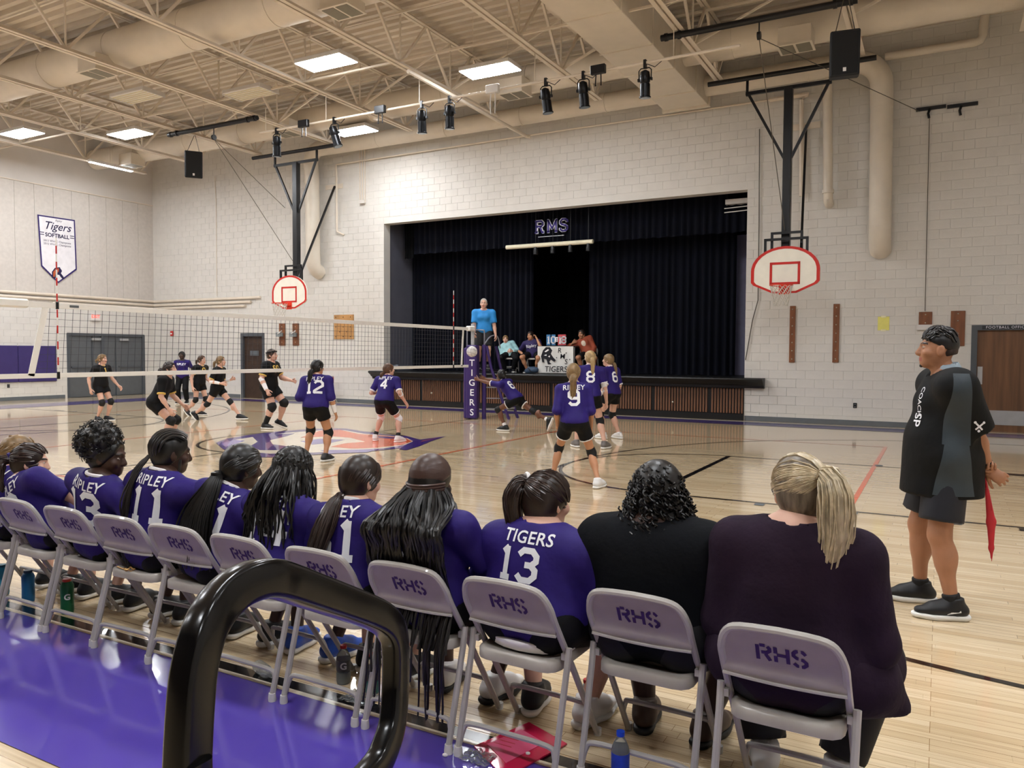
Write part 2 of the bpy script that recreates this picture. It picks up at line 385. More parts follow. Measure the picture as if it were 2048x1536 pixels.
for p, q, z0 in full[300:]+odd:
    y = YB-.006; e = J/2
    rest.add([(p+e, YB, z0+e), (q-e, YB, z0+e), (q-e, YB, z0+BH-e), (p+e, YB, z0+BH-e), (p+e+.003, y, z0+e+.003), (q-e-.003, y, z0+e+.003), (q-e-.003, y, z0+BH-e-.003), (p+e+.003, y, z0+BH-e-.003)],
             [(4, 5, 6, 7), (0, 1, 5, 4), (1, 2, 6, 5), (2, 3, 7, 6), (3, 0, 4, 7)])
rest.build('block_field', M_WALL, wall_back)['kind'] = 'stuff'
# joint strips near the top of the wall
MB().bx((-3.9, YB-.014, 6.52), (4, YB, 6.545)).build('ledge_strip', M_WALL, wall_back)
# ---- left wall: block below, tall panels above, plaster to the roof
DL = (15.70, 18.58, 2.17)
wl = MB(); wl.bx((XL-.3, YN, 0), (XL, DL[0], ZC+.2)); wl.bx((XL-.3, DL[0], DL[2]), (XL, DL[1], ZC+.2)); wl.bx((XL-.3, DL[1], 0), (XL, YB, ZC+.2))
wall_left = struct(wl.build('wall_left', M_WALLS)); lb = MB()
for r in range(16):
    z0 = r*BH; y = 8.0+(BW/2 if r % 2 else 0)
    while y < YB:
        a, b = y, min(y+BW, YB); y += BW
        pcs = [(a, min(b, DL[0])), (max(a, DL[1]), b)] if (b > DL[0] and a < DL[1] and z0 < DL[2]) else [(a, b)]
        for p, q in pcs:
            if q-p < .03: continue
            e = J/2; x = XL+.006
            lb.add([(XL, q-e, z0+e), (XL, p+e, z0+e), (XL, p+e, z0+BH-e), (XL, q-e, z0+BH-e), (x, q-e-.003, z0+e+.003), (x, p+e+.003, z0+e+.003), (x, p+e+.003, z0+BH-e-.003), (x, q-e-.003, z0+BH-e-.003)],
                   [(4, 7, 6, 5), (0, 4, 5, 1), (1, 5, 6, 2), (2, 6, 7, 3), (3, 7, 4, 0)])
lb.build('block_field', M_WALL, wall_left)['kind'] = 'stuff'
M_PANEL = mat('acoustic_panel', '#C9C2BA', .75, var=.05, scale=10, bump=.2, bscale=200)
y = YB
while y > 9.5:
    MB().bx((XL, y-.61, 3.42), (XL+.02, y-.002, 6.93), ch=.003).build('acoustic_panel', M_PANEL, wall_left); y -= .616
MB().bx((XL, 9, 6.935), (XL+.05, YB, 6.965)).build('panel_cap', M_STEEL, wall_left)
for z, xo, y0, x1 in ((3.42, .06, 9, -20.1), (3.28, .05, 9, -20.55), (3.15, .05, 15.2, -20.8)):   # painted rails that turn the corner
    p = MB().tube([(XL+xo, y0, z), (XL+xo, YB-xo, z), (x1, YB-xo, z)], .045, 8); p = p.build('pipe_rail', M_STEEL, None, True)
    tag(p, {3.42: 'topmost of the three cream wall pipes turning the far corner', 3.28: 'middle of the three cream wall pipes turning the far corner', 3.15: 'lowest of the three cream wall pipes turning the far corner'}[z], 'pipe', 'cream pipes along the walls')
struct(MB().bx((XR, YN, 0), (XR+.3, YB, ZC+.2)).build('wall_right', M_WALLS))
struct(MB().bx((XL-.3, YN-.3, 0), (XR+.3, YN, ZC+.2)).build('wall_front', mat('dark_unseen_wall', '#4B3B30', .5, var=.2, scale=2, stretch=(.3, 1, 6))))  # wall out of view, coloured dark to cut fill light and rail reflections
# baseboards
for nm, a, b in (('baseboard_back', (D2[1]+.12, YB-.016, 0), (SX0-.05, YB, .115)), ('baseboard_right', (SX1+.02, YB-.016, 0), (D3[0]-.1, YB, .115)), ('baseboard_corner', (XL, YB-.016, 0), (D2[0]-.12, YB, .115)),
                 ('baseboard_end', (D3[1]+.1, YB-.016, 0), (XR, YB, .115)), ('baseboard_left', (XL, 9, 0), (XL+.016, DL[0]-.1, .115))):
    struct(MB().bx(a, b, ch=.004).build(nm, M_GREY))
# ---- ceiling: ribbed steel deck
V = []; y = YN; i = 0; pr = ((0, 0), (.11, 0), (.135, .12), (.245, .12))
ys = []
while y < YB+.4:
    for dy, dz in pr: ys.append((y+dy, ZC+dz))
    y += .27
for yy, zz in ys: V += [(XL-.3, yy, zz), (XR+.3, yy, zz)]
ceiling = struct(obj('ceiling', V, [(2*i, 2*i+1, 2*i+3, 2*i+2) for i in range(len(ys)-1)], M_DECK))
struct(MB().bx((XL-.3, YN-.3, ZC+.1), (XR+.3, YB+.4, ZC+.2)).build('roof_slab', M_DECK, ceiling))
# ================================================================ ROOF STEEL
JX = [-23.85, -21.1, -18.4, -15.56, -12.75, -10.08, -7.25, -4.4, -1.55, 1.25, 4.05]
ZB, ZT, YE = 7.6, 8.8, 17.42
def joist_parts(root):
    m = MB()
    for s in (-1, 1):
        m.bx((s*.012, -6.8, ZT-.075), (s*.085, YB, ZT-.065)); m.bx((s*.012, -6.8, ZT-.065), (s*.022, YB, ZT))
    m.build('top_chord', M_STEEL, root, local=True); m = MB()
    for s in (-1, 1):
        m.bx((s*.014, -6.8, ZB), (s*.10, YE, ZB+.012)); m.bx((s*.014, -6.8, ZB), (s*.026, YE, ZB+.09))
    m.build('bottom_chord', M_STEEL, root, local=True)
    y = 17.2; k = 0
    web = MB().bar((0, 0, ZB+.03), (0, .95, ZT-.03), .05, .05); wm = meshdata('web_bar', web.v, web.f, M_STEEL)
    web2 = MB().bar((0, 0, ZB+.03), (0, 0, ZT-.03), .03, .03); wm2 = meshdata('web_post', web2.v, web2.f, M_STEEL)
    while y > 2:
        for nm, me, sy in (('web_bar', wm, 1), ('web_bar', wm, -1), ('web_post', wm2, 1)):
            o = bpy.data.objects.new(nm, me); COL.objects.link(o); o.parent = root; o.location = (0, y, 0); o.scale = (1, sy, 1)
        y -= 1.9
    return root
j0 = None
where = {0: 'nearest the left wall', 1: 'second from the left wall', 2: 'over the left hoop frame, outer', 3: 'over the left hoop frame, inner', 4: 'between the unlit lamp and the lit lamp', 5: 'over the net line', 6: 'beside the square duct, lamp side', 7: 'over the right hoop frame, inner', 8: 'over the right hoop frame behind the loudspeaker', 9: 'beyond the right hoop', 10: 'nearest the right wall'}
for i, x in enumerate(JX):
    lab = 'cream open-web roof joist '+where[i]
    if j0 is None:
        j0 = thing('roof_joist', lab, 'joist', (x, 0, 0), 'cream roof joists'); joist_parts(j0)
    else:
        r = j0.copy(); COL.objects.link(r); r.location.x = x; r['label'] = lab
        for ch in j0.children: c = ch.copy(); COL.objects.link(c); c.parent = r
# bridging angles across the joists and diagonal braces
for y, z in ((16.2, ZT-.15), (13.3, ZT-.15), (9.6, ZT-.12), (13.3, ZB+.06)):
    tag(MB().bx((XL, y-.02, z-.02), (XR, y+.02, z+.02)).build('bridging_bar', M_STEEL), f'thin cream bridging bar crossing the joists, {"low" if z<8 else "high"}, {"near the stage wall" if y>15 else "mid hall" if y>12 else "near the big round duct"}', 'bar', 'bridging bars')
for i in range(2, 9):
    m = MB().bar((JX[i], 15.3, ZB+.04), (JX[i+1], 15.3, ZT-.08), .04, .04)
    tag(m.build('brace_bar', M_STEEL), f'cream diagonal brace leaving the joist {where[i]}', 'brace', 'diagonal roof braces')
# wall bearing beam at the back
struct(MB().bx((XL, YB-.12, ZC-.28), (XR, YB, ZC-.02)).build('trim_1', M_STEEL))

# ---- ducts
def duct(name, label, y, zb, dia, x0, x1, seams=2.4):
    t = thing(name, label, 'duct', ((x0+x1)/2, y, zb+dia/2)); m = MB(); m.tube([(x0, y, zb+dia/2), (x1, y, zb+dia/2)], dia/2, 32, True); m.build('pipe', M_DUCT, t, True)
    x = x0+seams
    while x < x1-.1:
        MB().tube([(x-.02, y, zb+dia/2), (x+.02, y, zb+dia/2)], dia/2+.012, 32).build('seam_band', M_DUCT, t, True); x += seams
    return t
duct('round_duct', 'big round cream duct crossing high over the centre court', 11.05, 7.78, .82, XL+.04, -7.9)
duct('round_duct', 'round cream duct threading the joists behind the lighting pipe', 16.75, 7.8, .66, XL+.1, XR)
tB = duct('round_duct', 'slimmer round cream duct running along the top of the stage wall', 18.5, 7.66, .46, -17.1, -1.72)
def elbow(p, r, name='elbow'):
    return MB().tube(p, r, 24).build(name, M_DUCT, tB, True)
def arcpts(c, a, b, r, n=8): return [np.asarray(c)+np.asarray(a)*r*math.cos(t*math.pi/2/n)+np.asarray(b)*r*math.sin(t*math.pi/2/n) for t in range(n+1)]
zc = 7.66+.23
elbow([(-1.75, 18.5, zc)]+[(-1.75+.52*math.sin(t), 18.5+.14*t/1.57, zc-.52+.52*math.cos(t)) for t in np.linspace(0, 1.57, 8)]+[(-1.22, 18.66, 6.9)], .23)
elbow([(-1.22, 18.66, 6.92), (-1.2, 18.66, 4.35)], .225, 'drop_pipe')
elbow([(-1.2, 18.66, 4.4), (-1.2, 18.68, 4.12), (-1.2, 18.78, 3.98), (-1.2, 19.0, 3.9)], .225)
elbow([(-17.05, 18.5, zc)]+[(-17.05-.45*math.sin(t), 18.5+.14*t/1.57, zc-.45+.45*math.cos(t)) for t in np.linspace(0, 1.57, 8)]+[(-17.5, 18.68, 6.9)], .23)
elbow([(-17.5, 18.68, 6.95), (-17.48, 18.68, 4.6)], .225, 'drop_pipe')
elbow([(-17.48, 18.68, 4.65), (-17.48, 18.7, 4.35), (-17.48, 18.8, 4.2), (-17.48, 19.0, 4.12)], .225)
# medium drop pipe beside the right hoop, and thin branch along the wall at the top right
p0 = yp(1655, 165, 18.75); p1 = yp(1656, 385, 18.75)
t = thing('drop_pipe', 'mid-size cream pipe dropping down the wall between hoop pole and fat duct', 'pipe', (p1[0], 18.75, p1[2]))
MB().tube([(p0[0]+.3, 18.55, p0[2]+.45), (p0[0]+.1, 18.7, p0[2]+.3), (p0[0], 18.75, p0[2]), (p1[0], 18.75, p1[2])], .1, 16).build('pipe', M_DUCT, t, True)
MB().tube([(p1[0], 18.75, p1[2]+.06), (p1[0], 18.75, p1[2]-.02)], .125, 16).build('collar', M_DUCT, t, True)
MB().tube([(p1[0], 18.75, p1[2]+.02), (p1[0], 18.76, p1[2]-.12), (p1[0], 18.85, p1[2]-.2), (p1[0], 19, p1[2]-.22)], .1, 16).build('elbow', M_DUCT, t, True)
q0 = yp(1975, 30, 18.7); q1 = yp(1965, 82, 18.7); q2 = yp(1770, 118, 18.7)
tag(MB().tube([(q0[0], 18.7, q0[2]+.5), (q1[0], 18.7, q1[2]+.1), (q1[0]-.04, 18.7, q1[2]+.02), (q1[0]-.12, 18.7, q1[2]), (q2[0], 18.7, q1[2])], .085, 14).build('branch_pipe', M_DUCT, None, True), 'cream branch pipe bending down beyond the fat duct elbow', 'pipe')
# square duct running out to the stage wall
t = thing('square_duct', 'large square cream duct running toward the stage wall', 'duct', (-5.52, 15, 7.52))
MB().bx((-6.05, 4.0, 7.52), (-4.98, 18.72, 8.45), ch=.01).build('trunk', M_DUCT, t)
for yy in (6.4, 8.9, 11.3, 12.9, 14.6, 16.0, 17.6): MB().bx((-6.075, yy-.012, 7.5), (-4.955, yy+.012, 8.47)).build('seam_flange', M_DUCT, t)
MB().bx((-6.1, 18.66, 7.47), (-4.93, 18.74, 8.5)).build('end_flange', M_DUCT, t)
# diffuser boxes hung on the ducts
M_GRL = mat('grille_dark', '#7F7A6C', .6)
def diffuser(x, y, z, label, w=.62, l=.5):
    t = thing('air_diffuser', label, 'air vent', (x, y, z), 'box diffusers under the round ducts')
    MB().bx((x-w/2, y-l/2, z), (x+w/2, y+l/2, z+.34), ch=.008).build('box', M_DUCT, t)
    MB().bx((x-w/2-.02, y-l/2-.02, z-.02), (x+w/2+.02, y+l/2+.02, z+.005)).build('flange', M_DUCT, t)
    for s in (-1, 1): MB().bx((x+s*w/4-w/4+.025, y-l/2+.03, z-.026), (x+s*w/4+w/4-.025, y+l/2-.03, z-.015)).build('grille', M_GRL, t)
for px, z, yy, lab in (((195, 147), 7.6, 11.3, 'small box diffuser under the big duct, beyond the second joist'), ((685, 22), 7.62, 11.1, 'box diffuser under the big duct near the top edge'), ((264, 331), 7.62, 16.9, 'box diffuser near the far corner by the strip light'), ((575, 268), 7.64, 16.75, 'box diffuser behind the left spotlight'), ((1592, 95), 7.6, 16.75, 'white box diffuser beside the right loudspeaker'), ((1030, 190), 7.66, 16.75, 'box diffuser behind the lighting pipe near the square duct')):
    P = fl(*px, z); diffuser(P[0], P[1], z, lab)

# ---- light fixtures: these light the hall
M_LIT = mat('lit_diffuser', (.93, .96, 1), .4, var=0, emit=LAMP)
M_OFF = mat('unlit_tubes', '#D9CFA8', .35, var=.03)
M_FIX = mat('fixture_white', '#DAD6D2', .4, var=.03)
def fixture(x, y, z, label, lit=True, w=1.24, l=.6, rz=0, top=None):
    t = thing('ceiling_light', label, 'light', (x, y, z), 'lit panels' if lit else 'unlit panels')
    m = MB()
    if rz: w, l = l, w
    m.bx((x-w/2, y-l/2, z+.012), (x+w/2, y+l/2, z+.10), ch=.01); m.build('housing', M_FIX, t)
    if lit: MB().bx((x-w/2+.02, y-l/2+.02, z), (x+w/2-.02, y+l/2-.02, z+.011)).build('diffuser', M_LIT, t)
    else:
        for k in range(6): yy = y-l/2+.07+k*(l-.14)/5; MB().tube([(x-w/2+.04, yy, z+.008), (x+w/2-.04, yy, z+.008)], .012, 8).build('tube', M_OFF, t)
        MB().bx((x-w/2, y-l/2, z-.01), (x-w/2+.03, y+l/2, z+.02)).build('end_cap', M_FIX, t); MB().bx((x+w/2-.03, y-l/2, z-.01), (x+w/2, y+l/2, z+.02)).build('end_cap', M_FIX, t)
    for s in (-1, 1): MB().bar((x+s*w*.35, y, z+.1), (x+s*w*.35, y, top or ZC), .008, .008).build('hanger', M_STEEL, t)
    return t
for x, y, lab in ((-11.4, 12.6, 'lit panel lamp over mid court beside the net-line joist'), (-8.6, 14.6, 'lit panel lamp just behind the spotlight pipe'), (-22.6, 12.65, 'lit panel lamp at the far left of the hall'), (-19.95, 14.1, 'lit panel lamp left of the hanging black pipe'), (-14.2, 16.8, 'lit panel lamp partly hidden by a spotlight')):
    fixture(x, y, 7.62, lab, top=7.79 if x == -14.2 else None)
fixture(-16.9, 12.15, 7.62, 'unlit panel lamp with bare tubes nearer the big duct', False); fixture(-14.32, 13.25, 7.62, 'unlit panel lamp with bare tubes nearer the net line', False)
fixture(-23.6, 16.0, 7.52, 'narrow lit strip lamp under the last joist', True, 1.5, .16, 1)
n = 0
for y in (8.0, 3.2, -2.0):
    for x in (-22.0, -16.5, -11.4, -2.9, 2.6):
        fixture(x, y, 7.62, f'lit panel lamp of the hall, row {"ahead of" if y>5 else "over" if y>0 else "behind"} the bench, {("end by the left wall", "left of centre", "centre", "right of centre", "end by the right wall")[[-22.0, -16.5, -11.4, -2.9, 2.6].index(x)]}')
# ================================================================ STAGE
M_VELV = mat('navy_velvet', '#030511', .9, var=.25, scale=3, sheen=.02, spec=.2)
M_VELB = mat('black_velvet', '#020203', .95, var=.2, scale=3, spec=.15)
M_STG = mat('black_stage_paint', '#0B0B0C', .42, var=.1, scale=5)
M_WING = mat('slate_block', '#5A5B66', .6, var=.08, scale=3)
M_WALN = mat('walnut_slat', '#6E4A34', .45, var=.3, scale=5, stretch=(1, 1, .2))
stage = struct(MB().bx((SX0-1.2, YB, 0), (SX1+1.2, 25, SZ0)).build('stage_floor', M_STG))
struct(MB().bx((SX0-.32, YB+.3, SZ0), (SX0-.02, 25, 7.2)).build('wall_stage_left', M_WING)); struct(MB().bx((SX1+.3, YB+.3, SZ0), (SX1+.6, 25, 7.2)).build('wall_stage_right', M_WING))
struct(MB().bx((SX0-1.2, 24.7, SZ0), (SX1+1.2, 25, 7.2)).build('wall_stage_back', M_VELB)); struct(MB().bx((SX0-1.2, YB+.3, 7.2), (SX1+1.2, 25, 7.4)).build('ceiling_stage', M_STG))
# rounded black lip along the stage edge
prof = [(19.0, .78), (18.86, .78), (18.84, .84), (18.78, .87), (18.74, .92), (18.68, .95), (18.64, .985), (18.66, 1.015), (18.70, 1.025), (19.0, 1.025)]
lip = MB().prism([(-15.25, a, b) for a, b in prof], (11.64, 0, 0)).build('stage_lip', M_STG, None, True); struct(lip)
# slatted front under the lip
sf = thing('slat_panelling', 'row of walnut slat panels under the black stage lip', 'panelling', ((SX0+SX1)/2, YB, 0))
MB().bx((SX0, YB-.03, 0), (SX1, YB-.005, .8)).build('backing', M_STG, sf); MB().bx((SX0, YB-.07, 0), (SX1, YB-.03, .15)).build('toe_board', M_STG, sf)
sm_ = MB().box((0, 0, 0), (.042, .025, .60), ch=.003); slat_mesh = meshdata('slat', sm_.v, sm_.f, M_WALN); x = SX0+.06; k = 0
while x < SX1-.03:
    if k % 20 != 19:
        o = bpy.data.objects.new('slat', slat_mesh); COL.objects.link(o); o.location = (x, YB-.042, .465); attach(o, sf)
    x += .0715; k += 1
M_BRASS = mat('dull_nickel', '#B9B2A2', .3, metal=.9)
for px in ((1346, 804), (864, 786)):
    P = yp(*px, YB-.06); MB().ball((P[0], YB-.075, P[2]), .03, 10, 8).build('door_knob', M_BRASS, sf, True)
def pleat(name, x0, x1, y, z0, z1, m, parent, pitch=.17, amp=.055, seed=1):
    r = random.Random(seed); V = []; xs = []; x = x0
    while x < x1: xs.append(x); x += pitch/8
    ph = 0; nz = 6; cols = []
    for x in xs:
        ph += 2*math.pi/8*r.uniform(.75, 1.25); cols.append((x, ph, r.uniform(.8, 1.2)))
    for i in range(nz+1):
        z = z1+(z0-z1)*i/nz; f = .55+.45*i/nz
        for x, p, a in cols: V.append((x+.02*math.sin(p*.37)*f, y+amp*f*a*math.sin(p), z+(.012*math.sin(p*.5) if i == nz else 0)))
    n = len(cols); Fq = [(i*n+j, i*n+j+1, (i+1)*n+j+1, (i+1)*n+j) for i in range(nz) for j in range(n-1)]
    return obj(name, V, Fq, m, parent, True)
c = pleat('stage_curtain', -14.88, -10.5, 20.4, 1.03, 6.6, M_VELV, None, seed=3); tag(c, 'navy pleated curtain drawn to the left half of the stage', 'curtain', 'stage curtains')
c = pleat('stage_curtain', -8.75, -4.60, 20.4, 1.03, 6.6, M_VELV, None, pitch=.2, seed=4); tag(c, 'near-black pleated curtain drawn to the right half of the stage', 'curtain', 'stage curtains')
c = pleat('stage_curtain', -13.5, -5.2, 22.6, 1.03, 6.6, M_VELB, None, pitch=.25, seed=5); tag(c, 'black backdrop curtain deep behind the seated scorers', 'curtain', 'stage curtains')
zv = yp(1000, 497, 19.75)[2]
val = thing('stage_valance', 'black pleated valance with purple block letters along the stage top', 'valance', (-9.5, 19.75, zv))
pleat('cloth', -14.62, -4.0, 19.75, zv, 6.4, M_VELV, val, pitch=.19, amp=.045, seed=8); pleat('side_swag', -14.66, -14.3, 19.7, zv-.13, 6.4, M_VELB, val, pitch=.12, amp=.03, seed=9)
P = yp(1104, 452, 19.68); M_PL = mat('purple_letter', '#3A2C86', .6); M_WL = mat('white_letter', '#DCDCE6', .6)
flat_text('letter_outline', strokes2d('rms', .385, 1.55, 3.1), M_WL, (P[0], 19.66, P[2]), (1, 0, 0), (0, 0, 1), val); flat_text('lettering', strokes2d('rms', .362, .85, 3.2), M_PL, (P[0], 19.655, P[2]), (1, 0, 0), (0, 0, 1), val)
MB().bx((P[0]-.42, 19.655, P[2]-.29), (P[0]+.38, 19.665, P[2]-.275)).build('letter_rule', M_WL, val)
a = yp(1013, 495, 19.5); b = yp(1186, 485, 19.5)
t = thing('stage_batten', 'long cream tube batten with small lamps hanging under the valance', 'light bar', ((a[0]+b[0])/2, 19.5, a[2]))
MB().tube([(a[0], 19.5, a[2]), (b[0], 19.5, a[2])], .06, 12).build('bar', mat('cream_tube', '#EDE6CC', .4), t, True)
for k in range(4):
    x = a[0]+(b[0]-a[0])*(.35+.2*k); MB().lathe([(.05, 0), (.07, -.1), (.07, -.2)], (x, 19.5, a[2]-.05), 10).build('lamp', M_BLACK, t, True)
    MB().bar((x, 19.5, a[2]), (x, 19.5, 7.2), .01, .01).build('hanger', M_BLACK, t)
P0 = yp(1478, 470, 21.5)
tag(MB().bx((-4.92, 21.5, SZ0), (-4.2, 21.54, P0[2])).build('wing_panel', mat('pale_lavender', '#B9B8DA', .6)), 'pale lavender panel glimpsed behind the right curtain edge', 'panel')
t = thing('ceiling_duct_piece', 'grey slatted fitting high in the right stage corner', 'fitting', tuple(yp(1470, 408, 19.6)))
P = yp(1475, 407, 19.6); MB().bx((P[0]-.3, 19.6, P[2]), (P[0]+.25, 19.9, P[2]+.12)).build('slab', M_FIX, t)
for k in range(2): MB().bar((P[0]-.32, 19.6, P[2]-.1-.1*k), (P[0]+.25, 19.6, P[2]-.08-.1*k), .02, .02).build('rod', M_FIX, t)

# ================================================================ BASKETBALL GOALS
M_BOARD = mat('backboard_white', '#EFEBDD', .35, var=.03)
M_RIM = mat('orange_rim', '#D8391E', .35)
M_NETW = mat('net_cord', '#C9C4BA', .8)
def goal():
    t = thing('basketball_goal', 'fan-shaped white basketball goal on its pole right of the stage', 'basketball hoop', (-2.9, 17.3, 7.5), 'side-court basketball goals')
    Y = 17.05; cx = -2.88; cz = yp(1570, 546, Y)[2]
    out = [(-.24, -.42), (-.64, -.24), (-.69, -.18), (-.69, .06)]+[(.69*math.cos(a)*-1, .06+.50*math.sin(a)) for a in np.linspace(.12, math.pi-.12, 15)]+[(.69, .06), (.69, -.18), (.64, -.24), (.24, -.42)]
    MB().prism([(cx+a, Y, cz+b) for a, b in out], (0, .04, 0)).build('backboard', M_BOARD, t)
    n = len(out); V = []
    for s in (1, .905): V += [(cx+a*s, Y-.003, cz+b*s+.0) for a, b in out]
    obj('border', V, [(i, n+i, n+(i+1) % n, (i+1) % n) for i in range(n)], M_RED, t)
    q = MB()
    for a, b, c2, d in ((-.305, -.24, -.255, .23), (.255, -.24, .305, .23), (-.305, .18, .305, .23), (-.305, -.24, .305, -.19)): q.bx((cx+a, Y-.006, cz+b), (cx+c2, Y-.001, cz+d))
    q.build('target_square', M_RED, t)
    rz = 3.0; rc = (cx, Y-.38, rz)
    rim = MB(); rim.tube([(rc[0]+.225*math.cos(a), rc[1]+.225*math.sin(a), rz) for a in np.linspace(0, 2*math.pi, 28)[:-1]], .011, 6, closed=True); rim.bx((cx-.09, Y-.16, rz-.05), (cx+.09, Y-.005, rz+.02)); rim.bx((cx-.11, Y-.03, rz-.16), (cx+.11, Y-.004, rz+.05))
    rim.build('rim', M_RIM, t, True); net = MB()
    for k in range(12):
        for d in (1, -1):
            pts = []
            for i in range(7):
                f = i/6; rr = .22-.10*f+.02*f*f; a = 2*math.pi*k/12+d*f*1.5; pts.append((rc[0]+rr*math.cos(a), rc[1]+rr*math.sin(a), rz-.42*f))
            net.tube(pts, .006, 4)
    net.build('net', M_NETW, t)
    PY = 17.42; px_ = -2.93
    MB().bx((px_-.085, PY-.085, cz-.15), (px_+.085, PY+.085, 7.22), ch=.008).build('pole', M_BLACK, t)
    zr = 7.22; xl = yp(1492, 178, PY)[0]; xr = yp(1664, 150, PY)[0]; zk = yp(1578, 318, PY)[2]
    MB().bar((xl, PY, zr), (xr, PY, zr), .07, .07).build('cross_bar', M_BLACK, t)
    for x in (xl+.05, xr-.05): MB().bar((x, PY, zr), (px_+(.06 if x > px_ else -.06), PY, zk), .055, .055).build('v_brace', M_BLACK, t)
    for x in (xl+.03, xr-.03): MB().bar((x, PY, zr-.05), (x, PY, 7.5), .05, .05).build('hanger_clamp', M_BLACK, t)
    MB().tube([(-4.62, PY-.1, 7.52), (-1.25, PY-.1, 7.52)], .055, 10).build('hanger_pipe', M_BLACK, t, True)
    for w, zt, yy in ((.30, .86, PY-.2), (.42, .72, PY-.28)):
        f = MB()
        for s in (-1, 1): f.bar((cx+s*w, yy, cz+.2), (cx+s*w, yy, cz+zt), .05, .05)
        f.bar((cx-w-.025, yy, cz+zt), (cx+w+.025, yy, cz+zt), .05, .05); f.build('board_frame', M_BLACK, t)
    for s in (-1, 1): MB().bar((cx+s*.36, PY-.25, cz+.25), (cx+s*.36, Y+.04, cz+.1), .05, .05).build('board_arm', M_BLACK, t)
    wp = yp(1618, 252, YB); MB().bar((wp[0]-.05, YB-.05, wp[2]), (cx+.3, Y+.1, cz+.5), .05, .05).build('wall_strut', M_BLACK, t)
    MB().bx((wp[0]-.45, YB-.03, wp[2]-.07), (wp[0]+.25, YB-.002, wp[2]+.07)).build('wall_plate', M_STEEL, t)
    return t
g0 = goal(); g1 = g0.copy(); COL.objects.link(g1); g1.location.x -= 14.02; g1['label'] = 'fan-shaped white basketball goal on its pole left of the stage'
for ch in g0.children: c = ch.copy(); COL.objects.link(c); c.parent = g1; c.matrix_parent_inverse = ch.matrix_parent_inverse
# second black pipes nearer the court, with pulleys
for x0, x1, lab in ((-4.75, -1.35, 'black winch pipe above the right hoop, nearer the court'), (-18.75, -15.35, 'black winch pipe above the left hoop, nearer the court')):
    t = thing('winch_pipe', lab, 'pipe', ((x0+x1)/2, 14.42, 7.53), 'black winch pipes'); MB().tube([(x0, 14.42, 7.53), (x1, 14.42, 7.53)], .06, 10).build('pipe', M_BLACK, t, True)
    for x in (x0+.1, x0+.35, x1-.1, x1-.35): MB().tube([(x-.03, 14.42, 7.53), (x+.03, 14.42, 7.53)], .075, 10).build('clamp', M_BLACK, t, True)
    xm = (x0+x1)/2+.1; MB().lathe([(.0, -.03), (.07, -.03), (.07, .03), (0, .03)], (xm, 14.42, 7.24), 12, np.array([[0, 0, 1], [0, 1, 0], [-1, 0, 0]])).build('pulley', M_BLACK, t, True); MB().bar((xm, 14.42, 7.5), (xm, 14.42, 7.26), .02, .02).build('hook', M_BLACK, t)
M_CABLE = mat('steel_cable', '#5B554C', .5, metal=.3)
def cable(pts, label, r=.008): return tag(MB().tube(pts, r, 5).build('cable', M_CABLE), label, 'cable', 'winch cables')
A = (-2.95, 14.42, 7.2); B = yp(1838, 222, YB-.06); C = yp(1850, 622, YB-.04)
cable([A, B], 'thin cable slanting from the right pulley to the wall bracket'); cable([(B[0]+.2, B[1], B[2]-.1), (C[0], C[1], C[2])], 'thin cable hanging down the wall to the wooden winch board')
cable([A, (-2.93, 17.25, 4.2)], 'thin cable from the right pulley to the right hoop frame')
cable([(-16.95, 14.42, 7.2), (-16.95, 17.25, 4.3)], 'thin cable from the left pulley to the left hoop frame'); cable([(-16.95, 14.42, 7.2), (-17.3, 17.3, 5.9)], 'thin cable from the left pulley to the left V brace')
q = [yp(1519, 258, YB-.05), yp(1518, 440, YB-.05), yp(1516, 600, YB-.05), yp(1505, 640, YB-.05), yp(1491, 720, YB-.05)]; cable(q, 'dark cord hanging on the wall right of the stage opening', .012)
for px, lab in (((1862, 216), 'black pulley bracket on the wall at the cable end'), ((1925, 210), 'black pulley bracket farther from the hoop')):
    P = yp(*px, YB-.04); t = thing('wall_bracket', lab, 'bracket', tuple(P), 'black pulley brackets'); MB().bx((P[0]-.28, YB-.06, P[2]-.035), (P[0]+.28, YB-.002, P[2]+.035)).build('plate', M_BLACK, t)
    MB().tube([(P[0]-.02, YB-.06, P[2]-.02), (P[0]-.05, YB-.09, P[2]-.12), (P[0]-.03, YB-.08, P[2]-.22)], .025, 8).build('hook', M_BLACK, t, True)

# ================================================================ LOUDSPEAKERS
M_SPK = mat('speaker_black', '#14171B', .6, var=.1, scale=30); M_GRI = mat('speaker_grille', '#0B0D10', .75, bump=.4, bscale=300)
def speaker(c, rz, tilt, label):
    t = thing('loudspeaker', label, 'loudspeaker', tuple(c), 'hanging loudspeakers'); Mx = np.array((Matrix.Rotation(rz, 3, 'Z')@Matrix.Rotation(tilt, 3, 'X')))
    MB().box(c, (.46, .34, .72), M=Mx, ch=.02).build('cabinet', M_SPK, t); fr = np.asarray(c)+Mx@np.array([0, -.175, 0]); MB().box(fr, (.40, .02, .66), M=Mx, ch=.006).build('grille', M_GRI, t)
    MB().box(np.asarray(c)+Mx@np.array([.0, -.19, -.26]), (.05, .008, .06), M=Mx).build('badge', M_FIX, t)
    for s in (-1, 1): a = np.asarray(c)+Mx@np.array([s*.15, 0, .36]); MB().tube([a, (c[0]+s*.02, c[1]+.05, 7.6)], .008, 5).build('hanging_cable', M_CABLE, t)
speaker(yp(1689, 110, 14.2), R(8), R(8), 'black loudspeaker hanging in front of the right hoop frame'); speaker(yp(387, 329, 14.9), R(52), R(14), 'black loudspeaker hanging tilted near the far corner')

